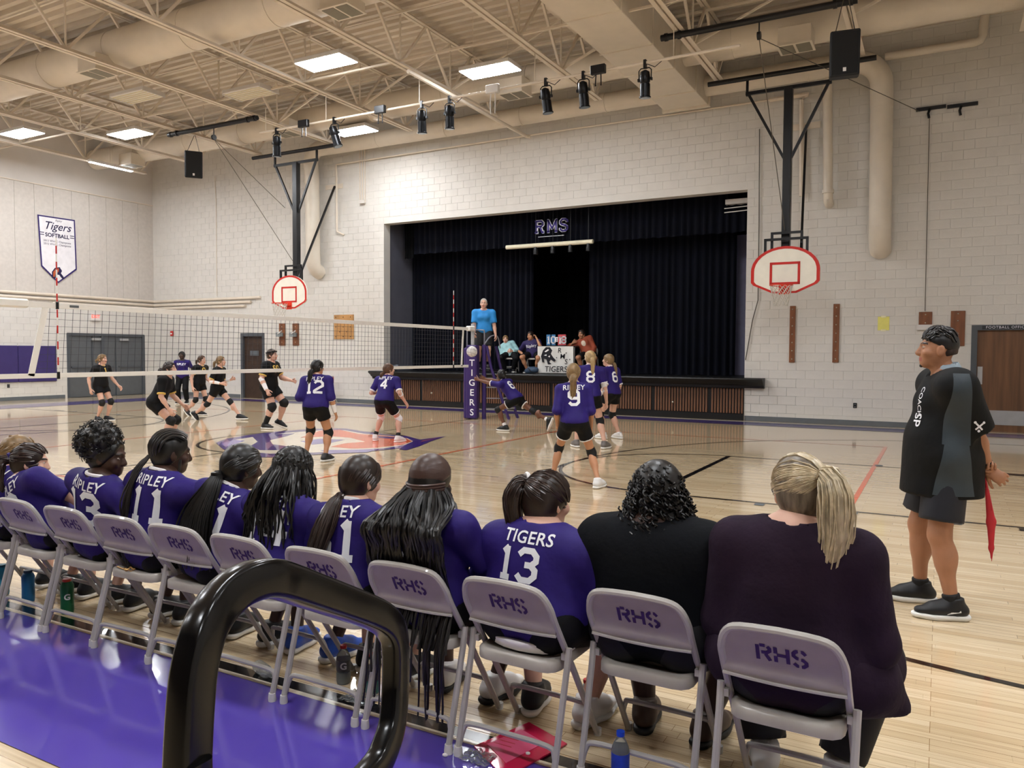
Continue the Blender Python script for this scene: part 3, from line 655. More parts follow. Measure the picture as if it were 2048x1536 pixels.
# ================================================================ SPOTLIGHT PIPE
ZP, YP = 7.0, 14.08
lp = thing('lighting_pipe', 'thin cream pipe carrying the stage spotlights across the hall', 'pipe', (-9, YP, ZP)); MB().tube([(-14.9, YP, ZP), (-3.2, YP, ZP)], .028, 8).build('pipe', M_STEEL, lp, True)
for x in (-14.7, -12.75, -10.08, -7.25, -4.4): MB().bar((x, YP, ZP), (x, YP, ZB), .012, .012).build('hanger_rod', M_STEEL, lp)
M_SPOT = mat('spotlight_black', '#17181B', .3, metal=.5); M_LENS = mat('lens_glass', '#8FA0B0', .1)
for px, ang, az, lab in (((562, 263), 8, .5, 'black spotlight hanging above the left hoop pole'), ((697, 250), -28, -.2, 'tilted black spotlight against the lit panel'), ((850, 210), 3, 0, 'shiny spotlight nearest the black junction box'), ((911, 203), 5, .2, 'steel spotlight beside the wired white box'), ((1101, 168), -12, -.3, 'black spotlight tilted just right of the white box'), ((1172, 152), -6, 0, 'black spotlight under the dark junction box'), ((1299, 134), 2, 0, 'spotlight in front of the square duct')):
    x = fl(*px, ZP)[0]; t = thing('spotlight', lab, 'spotlight', (x, YP, ZP), 'stage spotlights')
    MB().bx((x-.025, YP-.04, ZP-.1), (x+.025, YP+.04, ZP+.05)).build('clamp', M_BLACK, t)
    yk = MB(); yk.tube([(x-.12, YP, ZP-.33), (x-.12, YP, ZP-.14), (x-.08, YP, ZP-.10), (x+.08, YP, ZP-.10), (x+.12, YP, ZP-.14), (x+.12, YP, ZP-.33)], .012, 6); yk.build('yoke', M_BLACK, t)
    Mx = np.array(Matrix.Rotation(R(ang*.6), 3, 'Y')@Matrix.Rotation(R(5), 3, 'X')); c0 = np.array([x, YP, ZP-.33])
    MB().lathe([(.03, .19), (.085, .155), (.1, .05), (.095, -.02), (.08, -.05), (.095, -.06), (.095, -.28), (.11, -.29), (.11, -.31)], c0, 16, Mx).build('barrel', M_SPOT, t, True)
    MB().lathe([(.09, -.315), (.09, -.311)], c0, 16, Mx).build('lens', M_LENS, t)
    for s in (-1, 1): MB().box(c0+np.array([s*.125, 0, .02]), (.03, .05, .05)).build('knob', M_BLACK, t)
    MB().tube([(x+.02, YP, ZP-.02), (x+.18, YP+.02, ZP-.10), (x+.32, YP, ZP-.02)], .008, 5).build('power_cord', M_BLACK, t)
for px, w, lab, m in (((613, 250), .3, 'black junction box at the left end of the spotlight pipe', M_BLACK), ((770, 224), .28, 'black junction box beside the partly hidden lit panel', M_BLACK), ((988, 180), .3, 'white wired junction box under the lit panel', M_FIX), ((1198, 141), .3, 'black junction box near the square duct', M_BLACK)):
    x = fl(*px, ZP)[0]; t = thing('junction_box', lab, 'electrical box', (x, YP-.05, ZP), 'junction boxes on the spotlight pipe'); MB().bx((x-w/2, YP-.12, ZP-.08), (x+w/2, YP-.03, ZP+.09), ch=.01).build('box', m, t)
    for k in range(2): MB().tube([(x-.05+.1*k, YP-.06, ZP-.08), (x-.06+.12*k, YP-.07, ZP-.3), (x-.05+.1*k, YP-.06, ZP-.5 if m is M_FIX else ZP-.28)], .012, 6).build('lead', M_FIX if m is M_FIX else M_BLACK, t)
# ================================================================ WALL FITTINGS
M_WOODD = mat('stained_board', '#7A4A2C', .5, var=.25, scale=4, stretch=(3, 1, .5)); M_WOODL = mat('oak_ply', '#B98A55', .5, var=.2, scale=5, stretch=(1, 1, .4))
M_HOLE = mat('dark_hole', '#2A1B12', .8)
def board(px0, px1, label, m=M_WOODD, bolts=(), name='wall_board', th=.035, hole=False):
    a = yp(*px0, YB-th); b = yp(*px1, YB-th); t = thing(name, label, 'board', ((a[0]+b[0])/2, YB, min(a[2], b[2])))
    MB().bx((a[0], YB-.006-th, b[2]), (b[0], YB-.006, a[2]), ch=.004).build('panel', m, t)
    for u, v in bolts:
        p = (a[0]+(b[0]-a[0])*u, YB-.008-th, a[2]+(b[2]-a[2])*v); MB().ball(p, (.016, .01, .016), 8, 6).build('hole' if hole else 'bolt', M_HOLE if hole else M_BRASS, t, True)
    return t
bl = [(.5, v) for v in np.linspace(.06, .94, 7)]
board((1580, 612), (1589, 725), 'narrow dark wood strip on the wall nearer the stage', bolts=bl, name='wood_strip'); board((1667, 608), (1677, 725), 'narrow dark wood strip on the wall nearer the yellow paper', bolts=bl, name='wood_strip')
w1 = board((1838, 624), (1864, 651), 'short stained winch board behind the flag holder', bolts=[(.5, .2), (.5, .8)]); P = yp(1851, 655, YB-.05)
MB().bx((P[0]-.16, YB-.09, P[2]-.05), (P[0]+.14, YB-.045, P[2]+.06)).build('winch_plate', M_FIX, w1)
board((1902, 622), (1929, 692), 'tall stained board with four bolts beside the office door', bolts=[(.5, .08), (.5, .28), (.5, .64), (.5, .85)])
P = yp(1767, 647, YB-.012); pp = thing('paper_notice', 'yellow paper taped on the wall', 'paper', (P[0], YB, P[2])); MB().bx((P[0]-.115, YB-.014, P[2]-.15), (P[0]+.115, YB-.007, P[2]+.15)).build('sheet', mat('yellow_paper', '#E6E07C', .8), pp)
for s in (-1, 1): MB().bx((P[0]-.05, YB-.017, P[2]+s*.15-.02), (P[0]+.05, YB-.0135, P[2]+s*.15+.02)).build('tape', mat('tape', '#EFE9C0', .5), pp)
def outlet(P, lab, ax='y'):
    t = thing('wall_outlet', lab, 'outlet', tuple(P)); s = (.075, .02, .115) if ax == 'y' else (.02, .075, .115); MB().box(P, s, ch=.004).build('plate', M_BLACK, t)
    for k in (-1, 1): MB().box(np.asarray(P)+np.array([0, -.011, .03*k] if ax == 'y' else [.011, 0, .03*k]), (.03, .004, .03) if ax == 'y' else (.004, .03, .03)).build('socket', M_GREY, t)
outlet(yp(1710, 811, YB-.015), 'dark outlet low on the wall right of the stage'); outlet(xp(17, 772, XL+.012), 'dark outlet under the purple wall pad', 'x')
board((668, 630), (707, 678), 'square oak peg board with rows of holes left of the stage', M_WOODL, [(u, v) for v in (.1, .5, .9) for u in (.1, .48, .85)]+[(.3, .7), (.66, .7)], 'peg_board', .03, True)
for x0, lab in ((558, 'stained board holding a silver winch, nearer the side door'), (585, 'stained board holding a silver winch, nearer the peg board')):
    t = board((x0, 647), (x0+12, 691), lab, bolts=[(.5, .15), (.5, .85)]); P = yp(x0+1, 668, YB-.12); MB().bx((P[0]-.1, YB-.2, P[2]-.09), (P[0]+.1, YB-.042, P[2]+.05), ch=.01).build('winch', mat('galvanised', '#9AA3A6', .4, metal=.6), t); MB().bar((P[0], YB-.2, P[2]), (P[0]+.22, YB-.24, P[2]+.1), .03, .03).build('crank', M_FIX, t)
# conduits and pipes on the stage wall
def pipe(pts, r, label, m=M_STEEL): return tag(MB().tube(pts, r, 8).build('wall_pipe', m, None, True), label, 'pipe', 'pipes on the stage wall')
P = [yp(672, 330, YB-.08), yp(673, 350, YB-.08), yp(674, 463, YB-.08), yp(688, 470, YB-.03)]; pipe(P, .03, 'thin cream pipe dropping down the wall beside the left strut')
Q0 = yp(673, 329, YB-.1); pipe([Q0, (-9.9, YB-.1, Q0[2]+.03), (-3.6, YB-.1, Q0[2]+.03)], .022, 'long thin conduit running along the top of the stage wall')
pipe([(-3.6, YB-.1, Q0[2]+.03), (-2.75, YB-.1, Q0[2]+.03), yp(1603, 200, YB-.1), yp(1603, 392, YB-.1)], .05, 'cream pipe bending down behind the right hoop strut')
for k, x in enumerate((720, 725, 730)): a = yp(x, 285, YB-.05); b = yp(x, 405, YB-.05); pipe([(a[0], YB-.05, a[2]+.4), b], .016, ('outer', 'middle', 'inner')[k]+' of three thin conduits above the box left of the stage')
P = yp(725, 404, YB-.06); tag(MB().bx((P[0]-.09, YB-.1, P[2]-.05), (P[0]+.09, YB-.006, P[2]+.06), ch=.008).build('conduit_box', M_WALLS), 'small cream conduit box on the wall left of the stage', 'electrical box')
Pt = fl(905, 180, 7.55); pipe([(-9.95, 13.5, 7.5), (-9.95, YB-.15, 7.45), (-9.85, YB-.1, 7.43)], .045, 'cream sprinkler pipe under the net-line joist meeting the wall')
a = yp(540, 600, YB); tag(MB().tube([yp(430, 400, YB-.02)+np.array([0, 0, .8]), yp(432, 400, YB-.02), yp(487, 590, YB-.02)*np.array([0, 1, 1])+np.array([yp(432, 400, YB-.02)[0], 0, 0])], .01, 5).build('expansion_joint', M_STEEL), 'thin vertical joint line on the wall left of the fat duct', 'joint')
# ---- doors
M_DGREY = mat('grey_door', '#5A5D60', .45, var=.05); M_FRAME = mat('grey_frame', '#4E5257', .45, var=.05); M_DWOOD = mat('wood_door', '#6B4A30', .45, var=.3, scale=3, stretch=(4, 1, .25)); M_KICK = mat('brushed_kick', '#B8BABC', .35, metal=.7)
def door_back(n, D, m, title=None, kick=False):
    d = struct(MB().bx((D[0], YB+.06, 0), (D[1], YB+.11, D[2])).build('door_%d' % n, m)); fr = MB(); w = .09
    fr.bx((D[0]-w, YB-.02, 0), (D[0]+.02, YB+.12, D[2]+w)); fr.bx((D[1]-.02, YB-.02, 0), (D[1]+w, YB+.12, D[2]+w)); fr.bx((D[0]-w, YB-.021, D[2]-.02), (D[1]+w, YB+.12, D[2]+w)); fr.build('door_frame', M_FRAME, d)
    if kick: MB().bx((D[0]+.03, YB+.045, .14), (D[1]-.03, YB+.06, .44)).build('kick_plate', M_KICK, d); MB().bx((D[0]+.04, YB+.04, .98), (D[0]+.13, YB+.06, 1.35)).build('push_plate', M_KICK, d)
    if title:
        pl = MB().bx((D[0]+.1, YB-.026, D[2]+.0), (D[0]+.95, YB-.0215, D[2]+.075)).build('name_plate', mat('dark_plate', '#25282B', .5), d); flat_text('lettering', text2d(title, .076, .0, 0, 1.15), M_WL, (D[0]+.525, YB-.028, D[2]+.037), (1, 0, 0), (0, 0, 1), d)
door_back(3, D3, M_DWOOD, 'FOOTBALL OFFICE', True); d2 = door_back(2, D2, mat('dark_wood_door', '#3A2A20', .5, var=.2))
MB().bx((D2[0]+.3, YB+.04, 1.45), (D2[0]+.7, YB+.058, 1.62)).build('notice', M_GREY, bpy.data.objects['door_2'])
dl = struct(MB().bx((XL-.12, DL[0], 0), (XL-.07, DL[1], DL[2])).build('door_1', M_FRAME)); w = .07; fr = MB()
fr.bx((XL-.12, DL[0]-.02, 0), (XL+.02, DL[0]+w, DL[2])); fr.bx((XL-.12, DL[1]-w, 0), (XL+.02, DL[1]+.02, DL[2])); fr.bx((XL-.12, DL[0], DL[2]-w), (XL+.021, DL[1], DL[2]+.02)); fr.bx((XL-.1, 16.92, 0), (XL+.01, 17.03, DL[2])); fr.build('door_frame', M_FRAME, dl)
for a, b in ((DL[0]+w, 15.72+.85), (16.62, 16.9+.55), (17.5, DL[1]-w)):
    MB().bx((XL-.075, a, .01), (XL-.04, b, DL[2]-w), ch=.004).build('door_leaf', M_DGREY, dl); MB().bar((XL-.02, a+.08, 1.03), (XL-.02, b-.08, 1.03), .05, .05).build('push_bar', M_FRAME, dl)
for y in (16.55, 17.6): MB().bx((XL-.04, y, DL[2]-.22), (XL+.05, y+.35, DL[2]-.14), ch=.006).build('door_closer', M_KICK, dl)
# exit sign, alarm, wall pad, banner, chair
P = xp(190, 634, XL+.05); t = thing('exit_sign', 'lit red exit sign above the grey doors', 'sign', tuple(P)); MB().box(P, (.08, .34, .26), ch=.008).build('box', M_FIX, t)
flat_text('lettering', text2d('EXIT', .15, .012), mat('exit_red', (1, .06, .03), .4, var=0, emit=2.2), P+np.array([.043, 0, .01]), (0, 1, 0), (0, 0, 1), t)
P = yp(344, 667, YB-.03); t = thing('fire_alarm', 'small red alarm box on the wall by the corner', 'alarm', tuple(P)); MB().bx((P[0]-.07, YB-.06, P[2]-.09), (P[0]+.07, YB-.006, P[2]+.09), ch=.01).build('box', M_RED, t); MB().bx((P[0]-.04, YB-.065, P[2]-.03), (P[0]+.04, YB-.058, P[2]+.02)).build('handle', M_WHITE, t)
M_PAD = mat('purple_vinyl', '#3A2F66', .45, var=.06)
t = thing('wall_pad', 'long purple vinyl wall pad beside the grey doors', 'wall pad', (XL, 12.6, .58))
for k in range(5): MB().bx((XL+.008, 15.31-1.23*(k+1)+.01, .58), (XL+.06, 15.31-1.23*k, 1.74), ch=.015).build('pad_section', M_PAD, t)
ban = thing('wall_banner', 'white pennant banner with purple edge hung high on the panelled wall', 'banner', (XL+.06, 15.4, 3.8))
bp_ = [(14.77, 5.97), (16.01, 5.98), (16.05, 4.32), (15.41, 3.82), (14.86, 4.32)]
obj('border', [(XL+.045, a, b) for a, b in bp_]+[(XL+.05, a, b) for a, b in bp_], [(0, 1, 2, 3, 4), (9, 8, 7, 6, 5)]+[(i, 5+i, 5+(i+1) % 5, (i+1) % 5) for i in range(5)], mat('banner_purple', '#2B1B60', .7), ban)
cen = (15.4, 5.0); obj('cloth', [(XL+.052, cen[0]+(a-cen[0])*.93, cen[1]+(b-cen[1])*.955) for a, b in bp_], [(4, 3, 2, 1, 0)], mat('banner_white', '#E4E1E4', .75, bump=.2, bscale=3), ban)
M_BT = mat('banner_ink', '#1C1340', .7)
def bt(s, y, z, size, **k): flat_text('lettering', text2d(s, size, **k), M_BT, (XL+.056, y, z), (0, 1, 0), (0, 0, 1), ban)
bt('Ripley', 15.45, 5.86, .09, shear=.3); bt('Tigers', 15.4, 5.66, .36, bold=.008, shear=.35); bt('SOFTBALL', 15.4, 5.36, .175, bold=.03); bt('2013 WVAC Champions', 15.4, 5.17, .09, bold=.008); bt('2015 WVAC Champions', 15.4, 5.07, .09, bold=.008)
for s in (-1, 1):
    for k in (0, .07): MB().bx((XL+.054, 15.4+s*.5-.07, 5.34+k), (XL+.0565, 15.4+s*.5+.07, 5.365+k)).build('rule', M_BT, ban)
M_TGO = mat('emblem_orange', '#B4552B', .7)
def flatpoly(pts, o, s, x, m, nm): return obj(nm, [(x, o[0]+a*s, o[1]+b*s) for a, b in pts], [tuple(range(len(pts)))], m, ban)
flatpoly([(-1, -.9), (-1, .1), (-.5, .8), (.3, 1), (.7, .4), (.5, 0), (.9, -.5), (1.1, -.9), (.6, -.8), (.2, -.3), (-.2, -.3), (-.4, -.9)], (15.4, 4.15), .2, XL+.0555, M_BT, 'emblem'); flatpoly([(-.8, -.7), (-.8, .1), (-.4, .6), (.2, .8), (.1, .2), (-.4, -.1), (-.55, -.7)], (15.4, 4.15), .2, XL+.057, M_TGO, 'emblem_patch')
# red-backed step chair by the stage
P = fl(652, 800); t = thing('utility_chair', 'tall utility chair with red back beside the stage', 'chair', (P[0], 18.5, 0)); cx = yp(650, 750, 18.5)[0]; cm = mat('chair_chrome', '#A9A9A6', .3, metal=.8)
MB().bx((cx-.2, 18.66, .62), (cx+.2, 18.69, .82), ch=.01).build('backrest', mat('red_vinyl', '#A3201E', .4), t); MB().bx((cx-.21, 18.3, .40), (cx+.21, 18.68, .43), ch=.01).build('seat', cm, t)
for sx in (-1, 1):
    MB().tube([(cx+sx*.24, 18.22, 0), (cx+sx*.2, 18.4, .42), (cx+sx*.19, 18.66, .84)], .013, 6).build('leg', cm, t); MB().tube([(cx+sx*.24, 18.78, 0), (cx+sx*.2, 18.62, .42)], .013, 6).build('leg', cm, t)
for z, y in ((.14, 18.28), (.26, 18.33)): MB().bar((cx-.22, y, z), (cx+.22, y, z), .02, .02).build('rung', cm, t)
# ================================================================ FIGURES: smooth bodies from blended tapering volumes
class Sdf:
    def __init__(s): s.p = []; s.clips = []
    def cone(s, a, b, r0, r1, k=.03, cap=(0, 0), flat=None, sub=False):
        """tapered limb from a to b; flat=(axis, ratio) thins it along axis; cap cuts the ends square"""
        s.p.append(('c', np.asarray(a, float), np.asarray(b, float), r0, r1, k, cap, flat, sub)); return s
    def ell(s, c, rad, M=None, k=.03, sub=False):
        s.p.append(('e', np.asarray(c, float), np.asarray(rad, float), np.eye(3) if M is None else np.asarray(M, float), 0, k, (0, 0), None, sub)); return s
    def clip(s, pt, n): s.clips.append((np.asarray(pt, float), nrm(n))); return s
    def bounds(s):
        lo = []; hi = []
        for q in s.p:
            if q[8]: continue
            if q[0] == 'c':
                r = max(q[3], q[4]); lo.append(np.minimum(q[1], q[2])-r); hi.append(np.maximum(q[1], q[2])+r)
            else: e = np.abs(q[3])@q[2]; lo.append(q[1]-e); hi.append(q[1]+e)
        return np.min(lo, 0), np.max(hi, 0)
    def mesh(s, h, infl=0.):
        lo, hi = s.bounds(); lo = lo-infl-2.5*h; hi = hi+infl+2.5*h
        n = np.ceil((hi-lo)/h).astype(int)+1; ax = [(lo[i]+h*np.arange(n[i])).astype(np.float32) for i in range(3)]
        Fd = np.full(n, .25, np.float32)
        for q in s.p:
            kk = q[5]; mg = kk+2.2*h+infl
            if q[0] == 'c': r = max(q[3], q[4]); l = np.minimum(q[1], q[2])-r-mg; u = np.maximum(q[1], q[2])+r+mg
            else: e = np.abs(q[3])@q[2]; l = q[1]-e-mg; u = q[1]+e+mg
            i0 = np.clip(np.floor((l-lo)/h).astype(int), 0, n); i1 = np.clip(np.ceil((u-lo)/h).astype(int)+1, 0, n)
            if np.any(i1-i0 < 1): continue
            sl = tuple(slice(i0[i], i1[i]) for i in range(3))
            X, Y, Z = np.meshgrid(ax[0][sl[0]], ax[1][sl[1]], ax[2][sl[2]], indexing='ij'); P = np.stack([X, Y, Z], -1)
            if q[0] == 'c':
                a, b, r0, r1 = q[1].astype(np.float32), q[2].astype(np.float32), q[3]+infl, q[4]+infl; fq = 1.
                if q[7] is not None:
                    nx = nrm(q[7][0]).astype(np.float32); fq = q[7][1]; P0 = P; P = P+((1/fq-1)*((P-a)@nx))[..., None]*nx; fq = .5+.5*fq
                ab = b-a; L2 = float(ab@ab)+1e-9; t = np.clip(((P-a)@ab)/L2, 0, 1)
                d = (np.linalg.norm(P-a-t[..., None]*ab, axis=-1)-(r0+(r1-r0)*t))*fq
                if q[6][0]: d = np.maximum(d, -((P-a)@(ab/math.sqrt(L2))))
                if q[6][1]: d = np.maximum(d, (P-b)@(ab/math.sqrt(L2)))
            else:
                Q = (P-q[1].astype(np.float32))@q[3].astype(np.float32); rr = (q[2]+infl).astype(np.float32)
                k0 = np.linalg.norm(Q/rr, axis=-1); k1 = np.linalg.norm(Q/(rr*rr), axis=-1)+1e-6; d = k0*(k0-1)/k1
            G = Fd[sl]
            if q[8]:
                kk2 = .014; hh = np.maximum(kk2-np.abs(G+d), 0)/kk2; Fd[sl] = np.maximum(G, -d)+hh*hh*kk2*.25
            elif kk > 0:
                hh = np.maximum(kk-np.abs(G-d), 0)/kk; Fd[sl] = np.minimum(G, d)-hh*hh*kk*.25
            else: Fd[sl] = np.minimum(G, d)
        if s.clips:
            X, Y, Z = np.meshgrid(*ax, indexing='ij')
            for p, nn in s.clips: Fd = np.maximum(Fd, ((X-p[0])*nn[0]+(Y-p[1])*nn[1]+(Z-p[2])*nn[2]).astype(np.float32))
        return surface_nets(Fd, lo, h)
def surface_nets(Fd, lo, h):
    S = Fd < 0; c = [slice(None, -1), slice(1, None)]; cnt = np.zeros(tuple(x-1 for x in Fd.shape), np.int8)
    for i in (0, 1):
        for j in (0, 1):
            for k in (0, 1): cnt += S[c[i], c[j], c[k]]
    mask = (cnt > 0) & (cnt < 8); I, J_, K = np.nonzero(mask); N = len(I); idx = np.full(mask.shape, -1, np.int32); idx[I, J_, K] = np.arange(N)
    pos = np.zeros((N, 3)); num = np.zeros(N)
    for axs in range(3):
        o1, o2 = [a for a in range(3) if a != axs]
        for u in (0, 1):
            for v in (0, 1):
                off = [0, 0, 0]; off[o1] = u; off[o2] = v; f0 = Fd[I+off[0], J_+off[1], K+off[2]]; off2 = off[:]; off2[axs] = 1; f1 = Fd[I+off2[0], J_+off2[1], K+off2[2]]
                m = (f0 < 0) != (f1 < 0); t = np.where(m, f0/(f0-f1+1e-12), 0); p = np.zeros((N, 3)); p[:, axs] = t; p[:, o1] = u; p[:, o2] = v
                pos += p*m[:, None]; num += m
    V = lo+h*(np.stack([I, J_, K], 1)+pos/np.maximum(num, 1)[:, None]); Fq = []
    for axs in range(3):
        o1, o2 = [(1, 2), (2, 0), (0, 1)][axs]; s0 = [slice(None)]*3; s1 = [slice(None)]*3; s0[axs] = slice(None, -1); s1[axs] = slice(1, None)
        a = S[tuple(s0)]; b = S[tuple(s1)]; e = np.argwhere(a != b); e = e[(e[:, o1] > 0) & (e[:, o2] > 0)]
        e = e[(e[:, o1] < mask.shape[o1]) & (e[:, o2] < mask.shape[o2])]
        q = []
        for d1, d2 in ((1, 1), (0, 1), (0, 0), (1, 0)):
            g = e.copy(); g[:, o1] -= d1; g[:, o2] -= d2; q.append(idx[g[:, 0], g[:, 1], g[:, 2]])
        q = np.stack(q, 1); fl_ = a[e[:, 0], e[:, 1], e[:, 2]]; q[~fl_] = q[~fl_][:, ::-1]; Fq.append(q)
    Fq = np.concatenate(Fq); Fq = Fq[(Fq >= 0).all(1)]
    return V, Fq
def join(parts):
    Vs = []; Fs = []; n = 0
    for V, Fq in parts: Vs.append(V); Fs.append(Fq+n); n += len(V)
    return np.concatenate(Vs), np.concatenate(Fs)
def bvh_of(o): return BVHTree.FromPolygons([v.co for v in o.data.vertices], [tuple(p.vertices) for p in o.data.polygons])
def rot_to(f, u=(0, 0, 1)):
    """columns right, forward, up"""
    f = nrm(f); r = nrm(np.cross(f, u)); return np.stack([r, f, np.cross(r, f)], 1)
def ik(a, b, l1, l2, pole):
    d = b-a; L = np.linalg.norm(d); L = min(L, (l1+l2)*.999); d = nrm(d); b = a+d*L; x = (l1*l1-l2*l2+L*L)/(2*L); hgt = math.sqrt(max(l1*l1-x*x, 0)); p = np.asarray(pole, float); p = nrm(p-d*(p@d)); return a+d*x+p*hgt, b

SKIN = {'fair': ('#D0A48F', '#B86A5E'), 'tan': ('#B98563', '#96574A'), 'olive': ('#A47355', '#9A5A4C'), 'brown': ('#6B4431', '#5A322C'), 'dark': ('#3E271D', '#3A201C')}
HAIRC = {'black': '#110E0D', 'brown': '#3A281C', 'dkbrown': '#241813', 'blonde': '#A48A62', 'dkblonde': '#7A6141', 'grey': '#A7A29A', 'auburn': '#4E3220', 'platinum': '#C9B48C'}
def skinm(k): return mat('skin_'+k, SKIN[k][0], .5, var=.05, scale=14, bump=.04, bscale=150)
def hairm(k): return mat('hair_'+k, HAIRC[k], .38, var=.35, scale=30, stretch=(1, 1, .15), spec=.5)
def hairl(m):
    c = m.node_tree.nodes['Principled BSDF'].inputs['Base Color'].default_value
    return mat(m.name+'_lighter', tuple(min(1, v*(1.7 if max(c[:3]) < .1 else 1.2)+.003) for v in c[:3]), .34, var=.3, scale=40, spec=.6)  # hair colour lightened so the strands stand out from the cap
M_EYE = mat('eye_white', '#BDB5AB', .25, var=0); M_IRIS = mat('eye_dark', '#1E1410', .2, var=0); M_SOLE = mat('shoe_sole_white', '#E7E6E2', .5); M_SHOEB = mat('shoe_black', '#131417', .5, var=.15, scale=20); M_SHOEW = mat('shoe_white', '#DCDAD8', .5); M_SHOEG = mat('shoe_grey', '#6C6662', .55)
M_JER = mat('purple_jersey', '#261765', .66, spec=.3, var=.12, scale=8, bump=.35, bscale=11); M_AWAY = mat('black_jersey', '#0E0E11', .7, spec=.25, var=.1, scale=8, bump=.3, bscale=11); M_SHORT = mat('black_shorts', '#09090C', .7, spec=.25, var=.15, scale=8, bump=.3, bscale=12)
M_KNEE = mat('knee_pad_black', '#08080A', .7, var=.1); M_TRIM = mat('white_trim', '#E9E6E6', .6, var=.02); M_GOLD = mat('gold_trim', '#D9B65A', .6, var=.03); M_NUM = mat('number_white', '#E9E9EE', .6, var=.02)

def head_sdf(c, f, u, s, jaw=1.):
    """c: centre of head, f: facing, s: scale"""
    r = nrm(np.cross(f, u)); u = np.cross(r, f); Mx = np.stack([r, f, u], 1); S = Sdf()
    L = lambda x, y, z: c+(r*x+f*y+u*z)*s
    S.ell(L(0, -.012, .03), np.array([.074, .093, .088])*s, Mx, .02)
    S.ell(L(0, .018, -.03), np.array([.060*jaw, .072, .078])*s, Mx, .03)
    S.ell(L(0, .058, -.082), np.array([.032*jaw, .028, .026])*s, Mx, .03)
    S.cone(L(0, .084, .018), L(0, .103, -.022), .009*s, .014*s, .015); S.ell(L(0, .096, -.028), np.array([.019, .013, .011])*s, Mx, .01)
    S.ell(L(0, .078, .032), np.array([.045, .014, .010])*s, Mx, .015)
    for q in (-1, 1):
        S.ell(L(q*.031, .094, .014), np.array([.016, .013, .011])*s, Mx, .008, sub=True)
        S.ell(L(q*.031, .074, .013), np.array([.0125, .012, .0115])*s, Mx, .002)
        S.ell(L(q*.042, .058, -.022), np.array([.024, .024, .022])*s, Mx, .02)
        S.ell(L(q*.077, -.010, -.004), np.array([.011, .022, .034])*s, np.stack([nrm(r+f*.35*q), nrm(f-r*.35*q), u], 1), .006)
    [S.ell(L(q*.092, -.002, -.001), np.array([.006, .010, .016])*s, Mx, .004, sub=True) for q in (-1, 1)]; S.ell(L(0, .083, -.053), np.array([.025, .011, .006])*s, Mx, .006); S.ell(L(0, .082, -.064), np.array([.021, .011, .007])*s, Mx, .006)
    S.cone(L(0, -.02, -.05), L(0, -.035, -.16), .052*s, .056*s, .03)
    return S, L
def head_mi(V, Fq, L, c, f, u, s):
    """material index of each head face: 0 skin 1 lips 2 brow/stubble 3 eye white 4 iris"""
    C = V[Fq].mean(1); r = nrm(np.cross(f, u)); u = np.cross(r, f); X = (C-c)@r/s; Y = (C-c)@f/s; Z = (C-c)@u/s; mi = np.zeros(len(Fq), int)
    mi[(Y > .072) & (np.abs(X) < .026) & (Z < -.047) & (Z > -.071)] = 1
    ax = np.abs(np.abs(X)-.033); mi[(Y > .06) & (ax < .02) & (np.abs(Z-.033-.006*(1-ax/.02)) < .0052)] = 2
    e = (Y > .062) & ((np.abs(X)-.031)**2/.0125**2+(Z-.0125)**2/.0065**2 < 1); mi[e] = 3; mi[e & ((np.abs(X)-.031)**2+(Z-.013)**2 < .0058**2)] = 4
    return mi
def hand_sdf(w, d, palm, s, curl=30, side=1, spread=4, thumb=35):
    """w wrist, d direction of the hand, palm normal; five jointed fingers; side=+1 right hand"""
    d = nrm(d); n = nrm(palm-d*(np.asarray(palm)@d)); x = np.cross(d, n)*side   # x points to the thumb side
    S = Sdf(); A = lambda a, b, c2: w+(x*a+d*b+n*c2)*s
    S.cone(A(0, -.045, 0), A(0, .012, 0), .026*s, .025*s, .02); S.cone(A(.008, .02, 0), A(.006, .075, 0), .034*s, .038*s, .015, flat=(n, .42))
    for i, (ox, ln) in enumerate(((.030, .070), (.010, .079), (-.010, .074), (-.029, .058))):
        p = A(ox, .082 if i in (1, 2) else .076, 0); a = R(curl*.7); dd = nrm(d+x*math.tan(R(spread*(1.5-i))))
        for j, q in enumerate((.45, .31, .24)):
            v = dd*math.cos(a)+n*math.sin(a); e = p+v*ln*q*s; S.cone(p, e, (.0092-.001*j)*s, (.0086-.001*j)*s, .003); p = e; a += R(curl*(1.1 if j == 0 else .8))
    p = A(.030, .018, .004); a = R(thumb)
    v = nrm(x*math.sin(a)+d*math.cos(a)+n*.35)
    for j, q in enumerate((.036, .034, .027)):
        e = p+v*q*s; S.cone(p, e, (.0135-.0018*j)*s, (.0118-.0018*j)*s, .006); p = e; v = nrm(v*.9-x*.12*j+n*.22*(curl/40)+d*.18)
    return S
def strand_mb(mb, pts, r0, r1, n=5, bump=0., per=.02):
    P = [np.asarray(p, float) for p in pts]; m = len(P); rr = []; L = 0
    for i in range(m):
        if i: L += np.linalg.norm(P[i]-P[i-1])
        t = i/(m-1); rr.append((r0+(r1-r0)*t)*(1+bump*math.sin(2*math.pi*L/per)))
    mb.tube(P, rr, n)
def bez(p, n=12):
    """smooth curve through control points"""
    P = [np.asarray(q, float) for q in p]; out = []
    for i in range(len(P)-1):
        a = P[max(i-1, 0)]; b = P[i]; c2 = P[i+1]; e = P[min(i+2, len(P)-1)]; m = max(2, n//(len(P)-1))
        for k in range(m):
            t = k/m; out.append(.5*((2*b)+(-a+c2)*t+(2*a-5*b+4*c2-e)*t*t+(-a+3*b-3*c2+e)*t**3))
    out.append(P[-1]); return out
